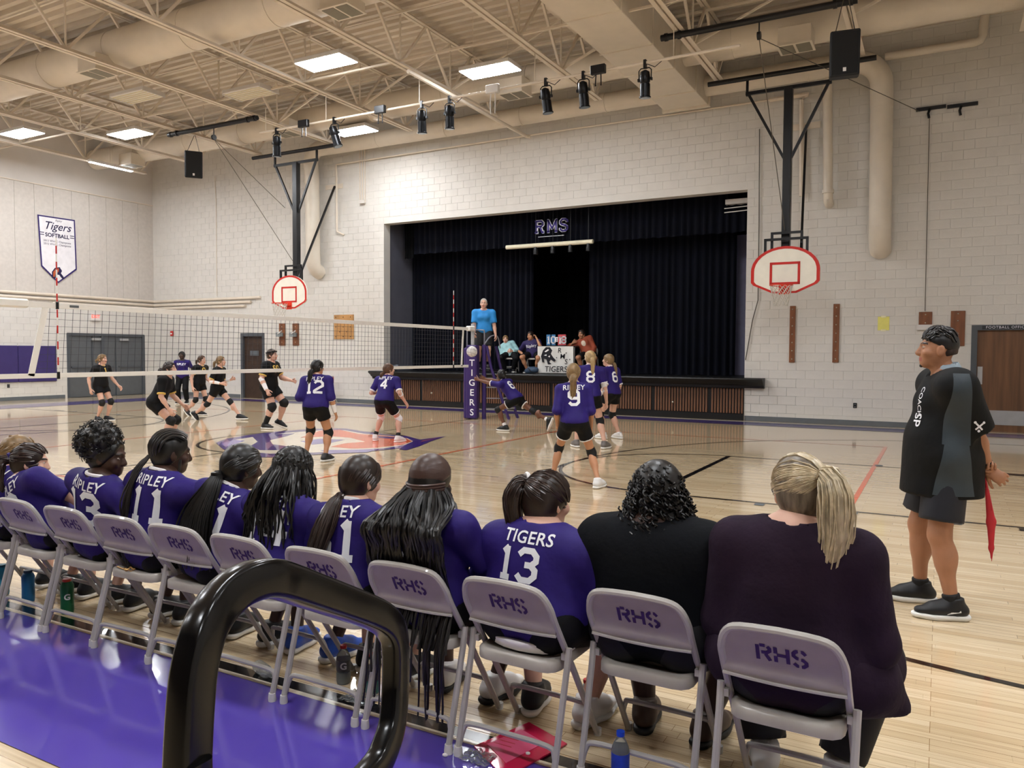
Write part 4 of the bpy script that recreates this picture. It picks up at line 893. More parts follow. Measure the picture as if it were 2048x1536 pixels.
def shoe(parent, an, toe, up, s, m, solem, res):
    """one shoe under the ankle, with its sole as a sub-part"""
    toe = nrm(toe); up = nrm(up-toe*(np.asarray(up)@toe)); r = np.cross(toe, up); A = lambda a, b, c2: an+(r*a+toe*b+up*c2)*s; S = Sdf()
    S.cone(A(0, -.045, -.035), A(0, .10, -.042), .044*s, .046*s, .03, flat=(up, .85)); S.cone(A(0, .06, -.035), A(0, .165, -.052), .045*s, .036*s, .03, flat=(up, .62)); S.cone(A(0, -.02, -.02), A(0, -.012, .035), .045*s, .047*s, .03, cap=(0, 1)); S.cone(A(0, .0, .0), A(0, .09, -.03), .042*s, .04*s, .03); S.clip(A(0, 0, -.068), -up)
    V, Fq = S.mesh(res); o = obj('shoe', V, Fq, m, parent, True)
    S = Sdf(); S.cone(A(0, -.055, -.07), A(0, .10, -.07), .044*s, .050*s, .03, flat=(up, .62)); S.cone(A(0, .08, -.07), A(0, .178, -.066), .049*s, .038*s, .03, flat=(up, .6)); S.clip(A(0, 0, -.058), up); S.clip(A(0, 0, -.092), -up)
    V, Fq = S.mesh(min(res, .01)); obj('sole', V, Fq, solem, o, True)
    lc = MB()
    for k in range(3): lc.bar(A(-.024, .035+.026*k, .006-.013*k), A(.024, .035+.026*k, .006-.013*k), .008*s, .008*s)
    lc.build('laces', M_SOLE if solem is not M_SHOEB else M_SHOEB, o)
    return o
def person(label, J, h=1.65, g=1., skin='fair', res=.015, hres=.007, fem=True, top=None, bottom=None, jaw=1., group=None, hands=(30, 30), hand_dirs=None, palms=None, shoes=(None, None), armless=(), bust=.6, mouth=True):
    """J: joints in world space. Returns dict with root and helpers. Builds one continuous body mesh; garments are added by the callers below."""
    root = thing('person', label, 'person', (J['pel'][0], J['pel'][1], J.get('z0', 0.)), group); s = h/1.7; k = s*g; kg = s*(.7+.3*g)
    f, u_, r = J['f'], nrm(J['neck']-J['pel']), None; r = nrm(np.cross(f, u_)); fo = np.cross(u_, r); pel, neck = J['pel'], J['neck']; sp = neck-pel
    S = Sdf(); Mx = np.stack([r, fo, u_], 1)
    S.ell(pel+u_*.03*s, np.array([.155*k, .108*kg, .115*s]), Mx, .05)
    for q in (-1, 1): S.ell(pel+r*.07*k*q-fo*.045*kg-u_*.015*s, np.array([.085, .085, .09])*kg, Mx, .04)
    S.ell(pel+sp*.42, np.array([.122*k, .082*(k+kg)/2, .13*s]), Mx, .07); S.ell(pel+sp*.70, np.array([.140*k, .088*(k+kg)/2, .15*s]), Mx, .06)
    if fem and bust:
        for q in (-1, 1): S.ell(pel+sp*.68+r*.06*k*q+fo*.075*k, np.array([.055, .05, .055])*k*bust, Mx, .05)
    S.cone(J['shL'], J['shR'], .05*k, .05*k, .06); S.cone(neck-u_*.02*s, (J['shL']+neck)/2-u_*.01, .055*k, .05*k, .06); S.cone(neck-u_*.02*s, (J['shR']+neck)/2-u_*.01, .055*k, .05*k, .06)
    ng = .5+.5*g; S.cone(neck-u_*.03*s, J['head']-u_*.06*s-J['hf']*.02*s, .058*s*ng, .05*s*ng, .03)
    for a in 'LR':
        S.cone(J['sh'+a], J['el'+a], .050*k, .037*k, .03); e = J['el'+a]; w = J['wr'+a]; S.cone(e, e+(w-e)*.35, .037*k, .038*k, .02); S.cone(e+(w-e)*.3, w, .038*k, .025*s*ng, .02)
        hp, kn, an = J['hip'+a], J['kn'+a], J['an'+a]; S.cone(hp, kn, .083*k, .054*k, .04); S.cone(kn, kn+(an-kn)*.15, .053*k, .05*k, .03); S.ell(kn+(an-kn)*.33-J['leg_back'+a]*-.012*k, np.array([.052, .055, .1])*np.array([k, k, s]), rot_to(J['leg_back'+a], kn-an), .03); S.cone(kn+(an-kn)*.3, an, .046*k, .032*s*ng, .03)
        S.cone(an, an+J['toe'+a]*.09*s-nrm(np.asarray(J.get('shoe_up'+a, (0, 0, 1)), float))*.045*s, .033*s, .022*s, .02)
    parts = [S.mesh(res)]; mi = [np.zeros(len(parts[0][1]), int)]
    hu = nrm(J.get('hu', u_)); hs = s*J.get('hscale', 1.); HS, L = head_sdf(J['head'], J['hf'], hu, hs, jaw); V, Fq = HS.mesh(hres); parts.append((V, Fq)); mi.append(head_mi(V, Fq, L, J['head'], J['hf'], hu, hs))
    for i, a in enumerate('LR'):
        w = J['wr'+a]; d = (hand_dirs or {}).get(a); d = nrm(w-J['el'+a]) if d is None else np.asarray(d, float); pn = (palms or {}).get(a); pn = (r if a == 'L' else -r) if pn is None else np.asarray(pn, float)
        H = hand_sdf(w, d, pn, s, hands[i], -1 if a == 'L' else 1); p = H.mesh(.0058); parts.append(p); mi.append(np.zeros(len(p[1]), int))
    V, Fq = join(parts); sk = skinm(skin); body = obj('body', V, Fq, [sk, mat('lips_'+skin, SKIN[skin][1], .4, var=.03), hairm(J.get('brow', 'dkbrown')), M_EYE, M_IRIS], root, True, np.concatenate(mi))
    D = dict(root=root, S=S, J=J, s=s, k=k, r=r, f=fo, u=u_, Mx=Mx, L=L, hu=hu, hs=hs, res=res, g=g, kg=kg)
    for a, sh in zip('LR', shoes):
        if sh: shoe(root, J['an'+a], J['toe'+a], J.get('shoe_up'+a, (0, 0, 1)), s*1.02, sh[0], sh[1], max(res*.8, .009))
    return D
def garment(D, name, S, m, infl, res=None, smooth=True):
    V, Fq = S.mesh(res or D['res'], infl); return obj(name, V, Fq, m, D['root'], smooth)
def shirt(D, m, sleeve=.62, hem=-.08, infl=.016, name='jersey', cuff=None, collar=None, loose=.008, sl_r=0.):
    """torso and sleeves; sleeve: fraction down the upper arm (1..2 runs on to the wrist)"""
    J, s, k, r, f, u = D['J'], D['s'], D['k'], D['r'], D['f'], D['u']; S = Sdf(); pel = J['pel']; sp = J['neck']-pel
    S.ell(pel+u*.03*s, np.array([.172*k+loose, .114*D['kg']+loose, .15*s]), D['Mx'], .07); S.ell(pel+sp*.42, np.array([.132*k+loose, .088*(k+D['kg'])/2+loose, .14*s]), D['Mx'], .09); S.ell(pel+sp*.70, np.array([.142*k+loose*.6, .089*(k+D['kg'])/2+loose*.6, .155*s]), D['Mx'], .07)
    for q in (-1, 1): S.ell(pel+r*.06*k*q-f*.045*D['kg']-u*.0*s, np.array([.085, .085, .09])*D['kg'], D['Mx'], .05)
    S.cone(J['shL'], J['shR'], .052*k, .052*k, .06)
    if D.get('bust', 1):
        for q in (-1, 1): S.ell(pel+sp*.66+r*.055*k*q+f*.07*k, np.array([.05, .042, .05])*k, D['Mx'], .05)
    for a in 'LR':
        S.cone(J['neck']-u*.035*s, (J['sh'+a]+J['neck'])/2-u*.02, .045*k, .047*k, .05); sh, el, wr = J['sh'+a], J['el'+a], J['wr'+a]
        if sleeve <= 1: S.cone(sh, sh+(el-sh)*sleeve, .054*k+sl_r, (.05-.006*sleeve)*k+sl_r*1.5, .08 if D.get('skirt') else .04, (0, 1))
        else: S.cone(sh, el, .054*k, .043*k, .035); S.cone(el, el+(wr-el)*(sleeve-1), .043*k, .033*k+sl_r, .03, (0, 1))
    if D.get('skirt'): S.cone(pel+u*.1*s, pel-u*.26*s, .165*k, .175*k, .06)
    S.clip(pel+u*hem*s, -u); S.cone(J['neck']-u*.05*s, J['neck']+u*.03*s, .06*s, .052*s, .04); S.cone(J['neck']+u*.03*s+f*.012*s, J['neck']+u*.16*s+f*.03*s, .062*s*(.75+.25*D['g']), .115*s, 0, sub=True)
    o = garment(D, name, S, m, infl)
    if cuff:
        for a in 'LR':
            sh, el, wr = J['sh'+a], J['el'+a], J['wr'+a]
            if sleeve <= 1: p1 = sh+(el-sh)*sleeve; d = nrm(el-sh); rr = (.05-.006*sleeve)*k+sl_r*1.5+infl+.003
            else: p1 = el+(wr-el)*(sleeve-1); d = nrm(wr-el); rr = .036*k+infl+.003
            C = Sdf().cone(p1-d*.028*s, p1+d*.003, rr, rr, 0, (1, 1)); garment(D, 'cuff', C, cuff, 0, .009)
    if collar:
        p = J['neck']+u*.020*s+f*.008*s; C = MB(); n = 20; tl = nrm(u+.3*f); e1 = r; e2 = nrm(np.cross(tl, r)); C.tube([p+(e1*math.cos(t)*.066+e2*math.sin(t)*.066)*s*(.65+.35*D['g'])+tl*.0+u*(.004 if math.sin(t)*0 else 0) for t in np.linspace(0, 2*math.pi, n+1)[:-1]], .011*s, 6, closed=True); C.build('collar', collar, D['root'], True)
    D['shirt'] = o; return o
def shorts(D, m, leg=.42, infl=.016, name='shorts', flare=.012, trim=None):
    J, s, k = D['J'], D['s'], D['k']; S = Sdf(); pel = J['pel']; S.ell(pel+D['u']*.03*s, np.array([.156*k, .11*D['kg'], .12*s]), D['Mx'], .05)
    for q in (-1, 1): S.ell(pel+D['r']*.07*k*q-D['f']*.045*D['kg']-D['u']*.015*s, np.array([.086, .086, .09])*D['kg'], D['Mx'], .04)
    for a in 'LR':
        hp, kn, an = J['hip'+a], J['kn'+a], J['an'+a]
        if leg <= 1: S.cone(hp, hp+(kn-hp)*leg, .088*k, (.084-.028*leg)*k+flare, .04, (0, 1))
        else: S.cone(hp, kn, .088*k, .06*k+flare, .04); S.cone(kn, kn+(an-kn)*(leg-1), .06*k+flare, .044*k+flare, .03, (0, 1))
    S.clip(pel+D['u']*.13*s, D['u']); o = garment(D, name, S, m, infl)
    if trim and leg <= 1:
        for a in 'LR':
            hp, kn = J['hip'+a], J['kn'+a]; p = hp+(kn-hp)*leg; d = nrm(kn-hp); rr = (.084-.028*leg)*k+flare+infl+.002; garment(D, 'hem_trim', Sdf().cone(p-d*.014, p+d*.004, rr, rr, 0, (1, 1)), trim, 0, .008)
    return o
def band(D, name, a, b, r0, r1, m, res=.01): return garment(D, name, Sdf().cone(a, b, r0, r1, 0, (1, 1)), m, 0, res)
def kneepads(D, m=M_KNEE):
    J, k, s = D['J'], D['k'], D['s']
    for a in 'LR':
        kn, hp, an = J['kn'+a], J['hip'+a], J['an'+a]; S = Sdf().cone(kn+nrm(hp-kn)*.075*s, kn, .066*k, .066*k, .02, (1, 0)).cone(kn, kn+nrm(an-kn)*.075*s, .066*k, .06*k, .02, (0, 1)); garment(D, 'knee_pad', S, m, 0, .011)
def socks(D, m, top=.16):
    J, k, s = D['J'], D['k'], D['s']
    for a in 'LR': an, kn = J['an'+a], J['kn'+a]; band(D, 'sock', an-nrm(kn-an)*.02, an+nrm(kn-an)*top*s, .043*s*(.5+.5*D['g']), (.043+.07*max(0, top-.1))*k, m)
def back_print(D, word, num, o_up=.02, size=.072, nsize=.19, wide=.0, m=M_NUM, front=False, gapz=.13, num_x=0., word_x=0., th=1.25):
    """name and number pressed onto the back (or chest) of the jersey"""
    J, s, k, r, f, u = D['J'], D['s'], D['k'], D['r'], D['f'], D['u']; bv = bvh_of(D['shirt']); o = J['neck']-u*o_up*s
    ux = -r if front else r
    n = np.cross(ux, u)
    if word: wrap_text('name_print', text2d(word, size, .015, .04, 1.05), m, o+ux*word_x, ux, u, bv, D['root'], cell=.025)
    if num: wrap_text('number_print', strokes2d(num, nsize, th), m, o-u*gapz*s+ux*num_x, ux, u, bv, D['root'], cell=.03)

# ---------------------------------------------------------------- poses
def stand(x, y, yaw, h, feet=((-.12, 0, 0, 0), (.12, 0, 0, 0)), pel=(0, 0, 0), lean=(4, 0), twist=0, hand=((-.28, .08, .47), (.28, .08, .47)), pole=((-.2, -1, 0), (.2, -1, 0)), head=(0, 0), z0=0., sw=.112, hw=.055, kpole=((-.12, 1, 0), (.12, 1, 0)), neckf=.0):
    """feet: (right, forward, lift, toe yaw deg, pitch deg); hand: (right, forward, height / h). yaw: facing, degrees from +Y counter-clockwise"""
    a = R(yaw); r0 = V3(math.cos(a), math.sin(a), 0); f0 = V3(-math.sin(a), math.cos(a), 0); up = V3(0, 0, 1); B = V3(x, y, z0); J = {}
    P = B+r0*pel[0]+f0*pel[1]+up*(.532*h+pel[2]); d = nrm(up+f0*math.tan(R(lean[0]))+r0*math.tan(R(lean[1]))); t = R(twist); rs = r0*math.cos(t)+f0*math.sin(t); rs = nrm(rs-d*(rs@d)); fs = np.cross(d, rs)
    J['pel'] = P; J['neck'] = N = P+d*.29*h; J['f'] = fs; J['z0'] = z0
    J['shL'] = N-rs*sw*h-d*.038*h; J['shR'] = N+rs*sw*h-d*.038*h; J['hipL'] = P-r0*hw*h-up*.015*h; J['hipR'] = P+r0*hw*h-up*.015*h
    ht = R(yaw+head[0]); hf = V3(-math.sin(ht)*math.cos(R(head[1])), math.cos(ht)*math.cos(R(head[1])), math.sin(R(head[1]))); J['hf'] = nrm(hf); hb = nrm(up*.85+d*.3); J['head'] = N+hb*.088*h+fs*(.02+neckf)*h; J['hu'] = nrm(up+d*.25)
    for i, q in enumerate('LR'):
        F_ = feet[i]; ty = a+R(F_[3]); pt = R(F_[4]) if len(F_) > 4 else 0; tf = V3(-math.sin(ty), math.cos(ty), 0); toe = tf*math.cos(pt)-up*math.sin(pt); su = up*math.cos(pt)+tf*math.sin(pt); an = B+r0*F_[0]+f0*F_[1]+up*(.092*h/1.7*1.02+F_[2])
        kp = kpole[i]; kn, an = ik(J['hip'+q], an, .245*h, .235*h, r0*kp[0]+f0*kp[1]+up*kp[2]); J['kn'+q] = kn; J['an'+q] = an; J['toe'+q] = toe; J['shoe_up'+q] = su; J['leg_back'+q] = -tf
        H = hand[i]; hp = pole[i]; w = B+r0*H[0]+f0*H[1]+up*H[2]*h; el, w = ik(J['sh'+q], w, .17*h, .15*h, r0*hp[0]+f0*hp[1]+up*hp[2]); J['el'+q] = el; J['wr'+q] = w
    return J
# ---------------------------------------------------------------- hair
def cap(D, m, infl=.010, back=.0, front=.055, low=-.075, name='hair', extra=None, res=.008, vol=(1, 1, 1)):
    """scalp cap with hairline; L maps head-local coordinates"""
    J, L, s = D['J'], D['L'], D['hs']; f, u = J['hf'], D['hu']; r = nrm(np.cross(f, u)); u = np.cross(r, f); Mx = np.stack([r, f, u], 1); S = Sdf()
    S.ell(L(0, -.014, .032), np.array([.076*vol[0], .095*vol[1], .090*vol[2]])*s, Mx, .02); S.ell(L(0, -.04, -.02), np.array([.066, .062, .062])*s, Mx, .03); p0 = L(0, front, .075); S.clip(L(0, front+.012, .05), f*.93+u*-.1)
    S.clip(L(0, -.05, low), -u); S.clip(L(0, .045, .012), f*.75-u*.65)
    if extra: extra(S, L, s, Mx)
    o = garment(D, name, S, m, infl*s, res); D['hair'] = o; return o
def scalp_pts(D, az, el0, el1, n, rad=1.0):
    """points over the scalp from elevation el0 to el1 at azimuth az (0 = front)"""
    L = D['L']; out = []
    for i in range(n):
        e = R(el0+(el1-el0)*i/(n-1)); out.append(L(.087*rad*math.cos(e)*math.sin(R(az)), -.014+.106*rad*math.cos(e)*math.cos(R(az)), .032+.101*rad*math.sin(e)))
    return out
def pulled(D, m, tie, n=70, r=.0035, seed=1):
    """hair strands drawn over the scalp to the tie (head-local), lying just on the cap"""
    L, rd = D['L'], random.Random(seed); mb = MB(); t = np.array(tie, float); ctr = np.array([0, -.014, .032]); q = (t-ctr)/np.array([.088, .107, .102]); q = nrm(q)
    for i in range(n):
        az = rd.uniform(-150, 150); base = nrm(np.array([math.sin(R(az)), math.cos(R(az)), rd.uniform(-.5, .35) if abs(az) > 50 else rd.uniform(.35, .75)])); pts = []
        if base@q > .9: continue
        for j in range(9):
            w = j/8; v = nrm(base*(1-w)+q*w); sc = 1.012+.02*math.sin(w*3.1); pts.append(L(*(ctr+v*np.array([.0885, .1075, .1035])*sc)))
        strand_mb(mb, pts, r*1.35*D['hs'], r*D['hs'], 4)
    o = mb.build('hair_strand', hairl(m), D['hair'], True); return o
def tail(D, m, pts, n=60, width=(.03, .035, .012), r=.004, seed=2, wav=.004, core=True, name='ponytail'):
    """a bundle of strands following world-space control points"""
    rd = random.Random(seed); C = bez(pts, 14); mb = MB(); M_ = len(C)
    if core:
        S = Sdf(); nn = len(C)
        for i in range(nn-1):
            w = [np.interp(j/(nn-1), [0, .45, 1], width) for j in (i, i+1)]; S.cone(C[i], C[i+1], w[0]*.86, w[1]*.86, .01)
        V, Fq = S.mesh(.009); o = obj(name, V, Fq, m, D['root'], True)
    else: o = D['root']
    for k in range(n):
        a = rd.uniform(0, 2*math.pi); q = math.sqrt(rd.uniform(.25, 1)); ln = rd.uniform(.8, 1.03); pts_ = []; ph = rd.uniform(0, 6)
        for i in range(M_):
            t = i/(M_-1)
            if t > ln: break
            w = float(np.interp(t, [0, .45, 1], width)); tg = nrm(C[min(i+1, M_-1)]-C[max(i-1, 0)]); e1 = nrm(np.cross(tg, (0.3, .9, .1))); e2 = np.cross(tg, e1); pts_.append(C[i]+(e1*math.cos(a)+e2*math.sin(a))*w*q+e1*wav*math.sin(ph+t*9)+e2*wav*math.cos(ph*2+t*7))
        if len(pts_) > 2: strand_mb(mb, pts_, r, r*.45, 4)
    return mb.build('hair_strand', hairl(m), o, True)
def tie(D, p, d, rad, m):
    d = nrm(d); e1 = nrm(np.cross(d, (.3, .2, 1))); e2 = np.cross(d, e1); mb = MB().tube([p+(e1*math.cos(t)+e2*math.sin(t))*rad for t in np.linspace(0, 2*math.pi, 15)[:-1]], rad*.42, 6, closed=True); return mb.build('hair_tie', m, D['root'], True)
# ================================================================ FOLDING CHAIRS (ten in view plus the one cut by the edge)
M_CHR = mat('chair_grey', '#A59E96', .42, var=.06, scale=12, coat=.2); M_CHT = mat('chair_tube', '#AEAAA5', .38, var=.06, scale=12, coat=.2); M_STN = mat('stencil_purple', '#3A1F5E', .6, var=.15, scale=60); M_FOOT = mat('chair_foot', '#D9D6D2', .5)
def chair(label):
    t = thing('folding_chair', label, 'chair', (0, 0, 0), 'grey stencilled folding chairs in the bench row'); tr = .0125; W = .19
    side = lambda q: bez([(q*W, .43, .012), (q*W, .22, .33), (q*W, .05, .575), (q*W*.98, .012, .645), (q*W*.86, -.015, .70), (q*W*.62, -.027, .722), (0, -.03, .728)], 22)
    pts = side(-1); pts = pts+side(1)[::-1][1:]; MB().tube(pts, tr, 8).build('back_frame', M_CHT, t, True, local=True)
    out = [(a[0], a[1], a[2]) for a in side(-1) if a[2] > .53]; zs = sorted(set(round(p[2], 4) for p in out))
    V = []; rows = []
    for i in range(9):
        z = .535+(.724-.535)*i/8; x = float(np.interp(z, [p[2] for p in out], [-p[0] for p in out])) if z <= out[-1][2] else .05; y = float(np.interp(z, [p[2] for p in out], [p[1] for p in out])); rows.append([(x*(2*j/12-1), y-.002+.012*(1-(2*j/12-1)**2), z-(.012*(1-(2*j/12-1)**2) if i == 0 else 0)) for j in range(13)])
    V = [p for r_ in rows for p in r_]+[(p[0], p[1]+.007, p[2]) for r_ in rows for p in r_]; n = 117; Fq = []
    for i in range(8):
        for j in range(12): a = i*13+j; Fq += [(a, a+1, a+14, a+13), (n+a+13, n+a+14, n+a+1, n+a)]
    for j in range(12): Fq += [(j+1, j, n+j, n+j+1)]
    bp = obj('back_panel', V, Fq, M_CHR, t, True, local=True)
    MB().tube([rows[0][j] for j in range(13)], .006, 6).build('panel_lip', M_CHT, t, True, local=True)
    tv = strokes2d('RHS', .068, 1.3, 1.9); me = []
    wrap_text('stencil', tv, M_STN, (0, 0, .632), (1, 0, 0), (0, 0, 1), bvh_of(bp), bp, .0015, .015, .3)
    # seat pan
    def rr_(w, d, r_, n=4): return [(sx*(w-r_)+r_*math.cos(a), sy*(d-r_)+r_*math.sin(a)) for sx, sy, a0 in ((1, 1, 0), (-1, 1, 90), (-1, -1, 180), (1, -1, 270)) for a in np.linspace(R(a0), R(a0+90), n)]
    V = []; rings = [(.0, .388), (.35, .405), (.7, .414), (.92, .424), (1., .418), (1.005, .382)]
    for q, z in rings: V += [(x*q, .245+y*q, z) for x, y in rr_(.178, .185, .06)]
    n = 16; V = V[n:]; V.append((0, .245, .402)); Fq = [(i*n+j, i*n+(j+1) % n, (i+1)*n+(j+1) % n, (i+1)*n+j) for i in range(4) for j in range(n)]+[(len(V)-1, (j+1) % n, j)[::-1] for j in range(n)]
    obj('seat', V, Fq, M_CHR, t, True, local=True)
    for q in (-1, 1):
        lg = MB().tube([(q*.213, .115, .475), (q*.212, .10, .40), (q*.21, .0, .03)], tr*1.05, 8).build('rear_leg', M_CHT, t, True, local=True); MB().lathe([(.017, 0), (.018, .012), (.0155, .04)], (q*.21, -.001, 0), 10).build('foot_cap', M_FOOT, lg, True, local=True)
        MB().lathe([(.016, 0), (.017, .03)], (q*W, .436, 0), 10).build('foot_cap', M_FOOT, t, True, local=True); MB().box((q*.20, .115, .44), (.03, .02, .025)).build('pivot', M_CHT, t, local=True)
    MB().tube(bez([(-.209, .012, .05), (-.20, .025, .10), (-.17, .03, .125), (0, .03, .128), (.17, .03, .125), (.20, .025, .10), (.209, .012, .05)], 24), .0105, 8).build('rear_bar', M_CHT, t, True, local=True)
    MB().tube(bez([(-W, .37, .10), (-.175, .36, .15), (-.15, .35, .165), (0, .35, .167), (.15, .35, .165), (.175, .36, .15), (W, .37, .10)], 24), .0105, 8).build('front_bar', M_CHT, t, True, local=True)
    return t
CHX = [-5.07, -4.61, -4.15, -3.70, -3.26, -2.82, -2.34, -1.87, -1.41, -.93, -.415]; CHY = [2.52]*9+[2.62, 2.50]
chl = ['at the cut left edge of the row', 'under the girl with the purple scrunchie', 'under the girl with the afro puff', 'under the girl with cornrows and a chain', 'under the girl with thin gathered braids', 'under the girl with loose curly braids', 'under the girl with the straight brown ponytail', 'under the person in the brown headscarf', 'under the person in jersey thirteen with the side ponytail', 'under the person in black with curly hair', 'under the blonde person in plum']
c0 = chair('grey RHS folding chair '+chl[0]); c0.location = (CHX[0], CHY[0], 0)
for i in range(1, 11):
    r_ = c0.copy(); COL.objects.link(r_); r_.location = (CHX[i], CHY[i], 0); r_.rotation_euler.z = R(random.uniform(-2, 2)); r_['label'] = 'grey RHS folding chair '+chl[i]
    for ch in c0.children:
        c = ch.copy(); COL.objects.link(c); c.parent = r_
        for gch in ch.children: d = gch.copy(); COL.objects.link(d); d.parent = c

# ================================================================ THE BENCH
def sit(i, head_px, Yh, h, yaw=0, hyaw=0, hpitch=-8, spread=.13, knee_y=.40, foot=((-.13, .50), (.13, .50)), hand=None, pole=None, g=1., seat=.43, sw=.112, slump=.0, hx=0., pely=None):
    a = R(yaw); r0 = V3(math.cos(a), math.sin(a), 0); f0 = V3(-math.sin(a), math.cos(a), 0); up = V3(0, 0, 1); J = {}; B = V3(CHX[i], CHY[i], 0) if isinstance(i, int) else np.asarray(i, float)
    pely = .225+.05*(g-1) if pely is None else pely; P = B+r0*hx+f0*pely+up*(seat+.085*h/1.65*(.55+.45*g)); hd = yp(*head_px, Yh) if len(head_px) == 2 else np.asarray(head_px, float); N = hd-up*.064*h-f0*.04*h; d = nrm(N-P); rs = nrm(r0-d*(r0@d)); fs = np.cross(d, rs); J['pel'] = P; J['neck'] = N; J['head'] = hd; J['f'] = fs; J['z0'] = B[2]
    ht = R(yaw+hyaw); J['hf'] = nrm(V3(-math.sin(ht)*math.cos(R(hpitch)), math.cos(ht)*math.cos(R(hpitch)), math.sin(R(hpitch)))); J['hu'] = nrm(up+d*.1)
    for q, s_ in (('L', -1), ('R', 1)):
        J['sh'+q] = N+rs*s_*sw*h-d*.044*h; J['hip'+q] = P+r0*s_*.058*h*(.6+.4*g)+up*.005; an = B+r0*foot[0 if s_ < 0 else 1][0]+f0*foot[0 if s_ < 0 else 1][1]+up*.092
        kn = J['hip'+q]+nrm(f0*1+r0*s_*spread/knee_y*.6+up*.06)*.245*h; kn2, an2 = ik(J['hip'+q], an, .245*h, .235*h, f0*.5+up+r0*s_*.3); J['kn'+q] = kn2; J['an'+q] = an2; J['toe'+q] = nrm(f0+r0*s_*.2); J['leg_back'+q] = -f0
        if hand and hand[0 if s_ < 0 else 1] is not None: w = B+r0*hand[0 if s_ < 0 else 1][0]+f0*hand[0 if s_ < 0 else 1][1]+up*hand[0 if s_ < 0 else 1][2]
        else: w = kn2+up*.09-f0*.10-r0*s_*.03
        pl = (pole or {}).get(q, r0*s_*.8-f0*.5-up*.4); el, w = ik(J['sh'+q], w, .17*h, .15*h, pl); J['el'+q] = el; J['wr'+q] = w
    return J
def bencher(label, J, h, g, skin, **kw):
    D = person(label, J, h, g, skin, res=.013, hres=.006, palms={'L': (0, 0, -1), 'R': (0, 0, -1)}, hands=(18, 18), group='people seated on the bench row', **kw); return D
def ripley(D, num, sleeve=.75, **k):
    shirt(D, M_JER, sleeve, -.10, .016, cuff=None, collar=M_TRIM); shorts(D, M_SHORT, .5); back_print(D, 'RIPLEY', num, **k)
UPZ = V3(0, 0, 1)
SB = (M_SHOEB, M_SOLE); SW = (M_SHOEW, M_SOLE)
# P0 blonde at the cut edge
D = bencher('blonde seated player cut off by the left edge behind the scrunchie girl', sit(0, (38, 908), 2.80, 1.55, hyaw=-25), 1.55, 1., 'fair', shoes=(SB, SB)); ripley(D, '9'); hm = hairm('dkblonde'); cap(D, hm, .014); pulled(D, hm, (0, -.09, .0), 50, seed=1)
p = D['L'](0, -.1, -.01); tail(D, hm, [p, p+V3(-.02, -.05, -.03), p+V3(-.03, -.06, -.14)], 26, (.02, .022, .01)); tie(D, p, V3(0, -1, 0), .02, M_KNEE)
# P1 brown ponytail with purple scrunchie, face turned right
D = bencher('seated player with brown ponytail in a purple scrunchie', sit(1, (62, 926), 2.70, 1.55, hyaw=-38, g=1., hand=(None, (.36, .42, .56))), 1.55, 1.02, 'fair', shoes=(SB, SB)); ripley(D, '2'); hm = hairm('dkbrown'); cap(D, hm, .013); pulled(D, hm, (-.02, -.10, .025), 80, seed=2)
p = D['L'](-.02, -.112, .02); tail(D, hm, [p, p+V3(-.03, -.05, -.02), p+V3(-.03, -.065, -.09), p+V3(-.0, -.06, -.19)], 60, (.022, .036, .014), seed=5); tie(D, p+V3(-.005, -.012, 0), V3(-.3, -1, -.2), .026, M_JER)
# P2 afro puff, profile to the right
D = bencher('seated player with a black afro puff, number 13', sit(2, (217, 915), 2.72, 1.58, hyaw=-62, hand=(None, (.30, .36, .58))), 1.58, .98, 'dark', shoes=(SB, SB)); ripley(D, '13', num_x=-.02); hm = hairm('black'); cap(D, hm, .012); J = D['J']; L = D['L']
S = Sdf(); rd = random.Random(3); cc = L(-.0, -.07, .085); S.ell(cc, np.array([.112, .105, .098]), None, .02)
for k in range(60):
    v = nrm(np.array([rd.gauss(0, 1), rd.gauss(0, 1), rd.gauss(0, 1)])); S.ell(cc+v*.1, np.full(3, rd.uniform(.016, .028)), None, .008)
V, Fq = S.mesh(.007); pf = obj('afro_puff', V, Fq, hm, D['root'], True); mb = MB()
for k in range(380):
    v = nrm(np.array([rd.gauss(0, 1), rd.gauss(0, 1), rd.gauss(0, 1)])); e1 = nrm(np.cross(v, (.3, .5, .2))); e2 = np.cross(v, e1); b = cc+v*.112; strand_mb(mb, [b+v*.004*t+(e1*math.cos(t*1.3+k)+e2*math.sin(t*1.3+k))*.008 for t in range(6)], .0028, .002, 3)
mb.build('curls', hm, pf, True)
MB().ball(L(-.079, -.0, -.035), .006, 8, 6).build('earring', mat('silver', '#D8D8DC', .2, metal=1), D['root'], True)
band(D, 'wrist_wrap', J['wrR']-nrm(J['wrR']-J['elR'])*.08, J['wrR'], .034, .036, M_TRIM)
# P3 cornrow braids
D = bencher('seated player with cornrow braids in a long tail, number 11', sit(3, (344, 908), 2.82, 1.62, hyaw=-22, hand=((-.42, .50, .60), (.42, .36, .62)), pole={'R': V3(.9, .1, .3), 'L': V3(-1, 0, -.3)}), 1.62, 1.08, 'dark', shoes=(SB, SB)); ripley(D, '11', word_x=.03, num_x=.03, sleeve=.85); cap(D, hm, .009); L = D['L']; mb = MB(); q0 = np.array([0, -.10, -.035])
for k in range(11):
    x = (k-5)/5; pts = []
    for j in range(14):
        t = j/13; a = R(48+185*t); pts.append(L(.083*x*(1-.5*max(0, t-.5))*(1 if t < .75 else .8), -.014+.113*math.cos(a)*math.sqrt(max(.05, 1-.55*x*x)), .032+.109*math.sin(a)*math.sqrt(max(.1, 1-.5*x*x))))
    strand_mb(mb, pts[:13], .0085, .007, 6, .25, .014)
mb.build('cornrows', hairl(hm), D['hair'], True); p = L(-.03, -.105, -.05); mb = MB(); rd = random.Random(9)
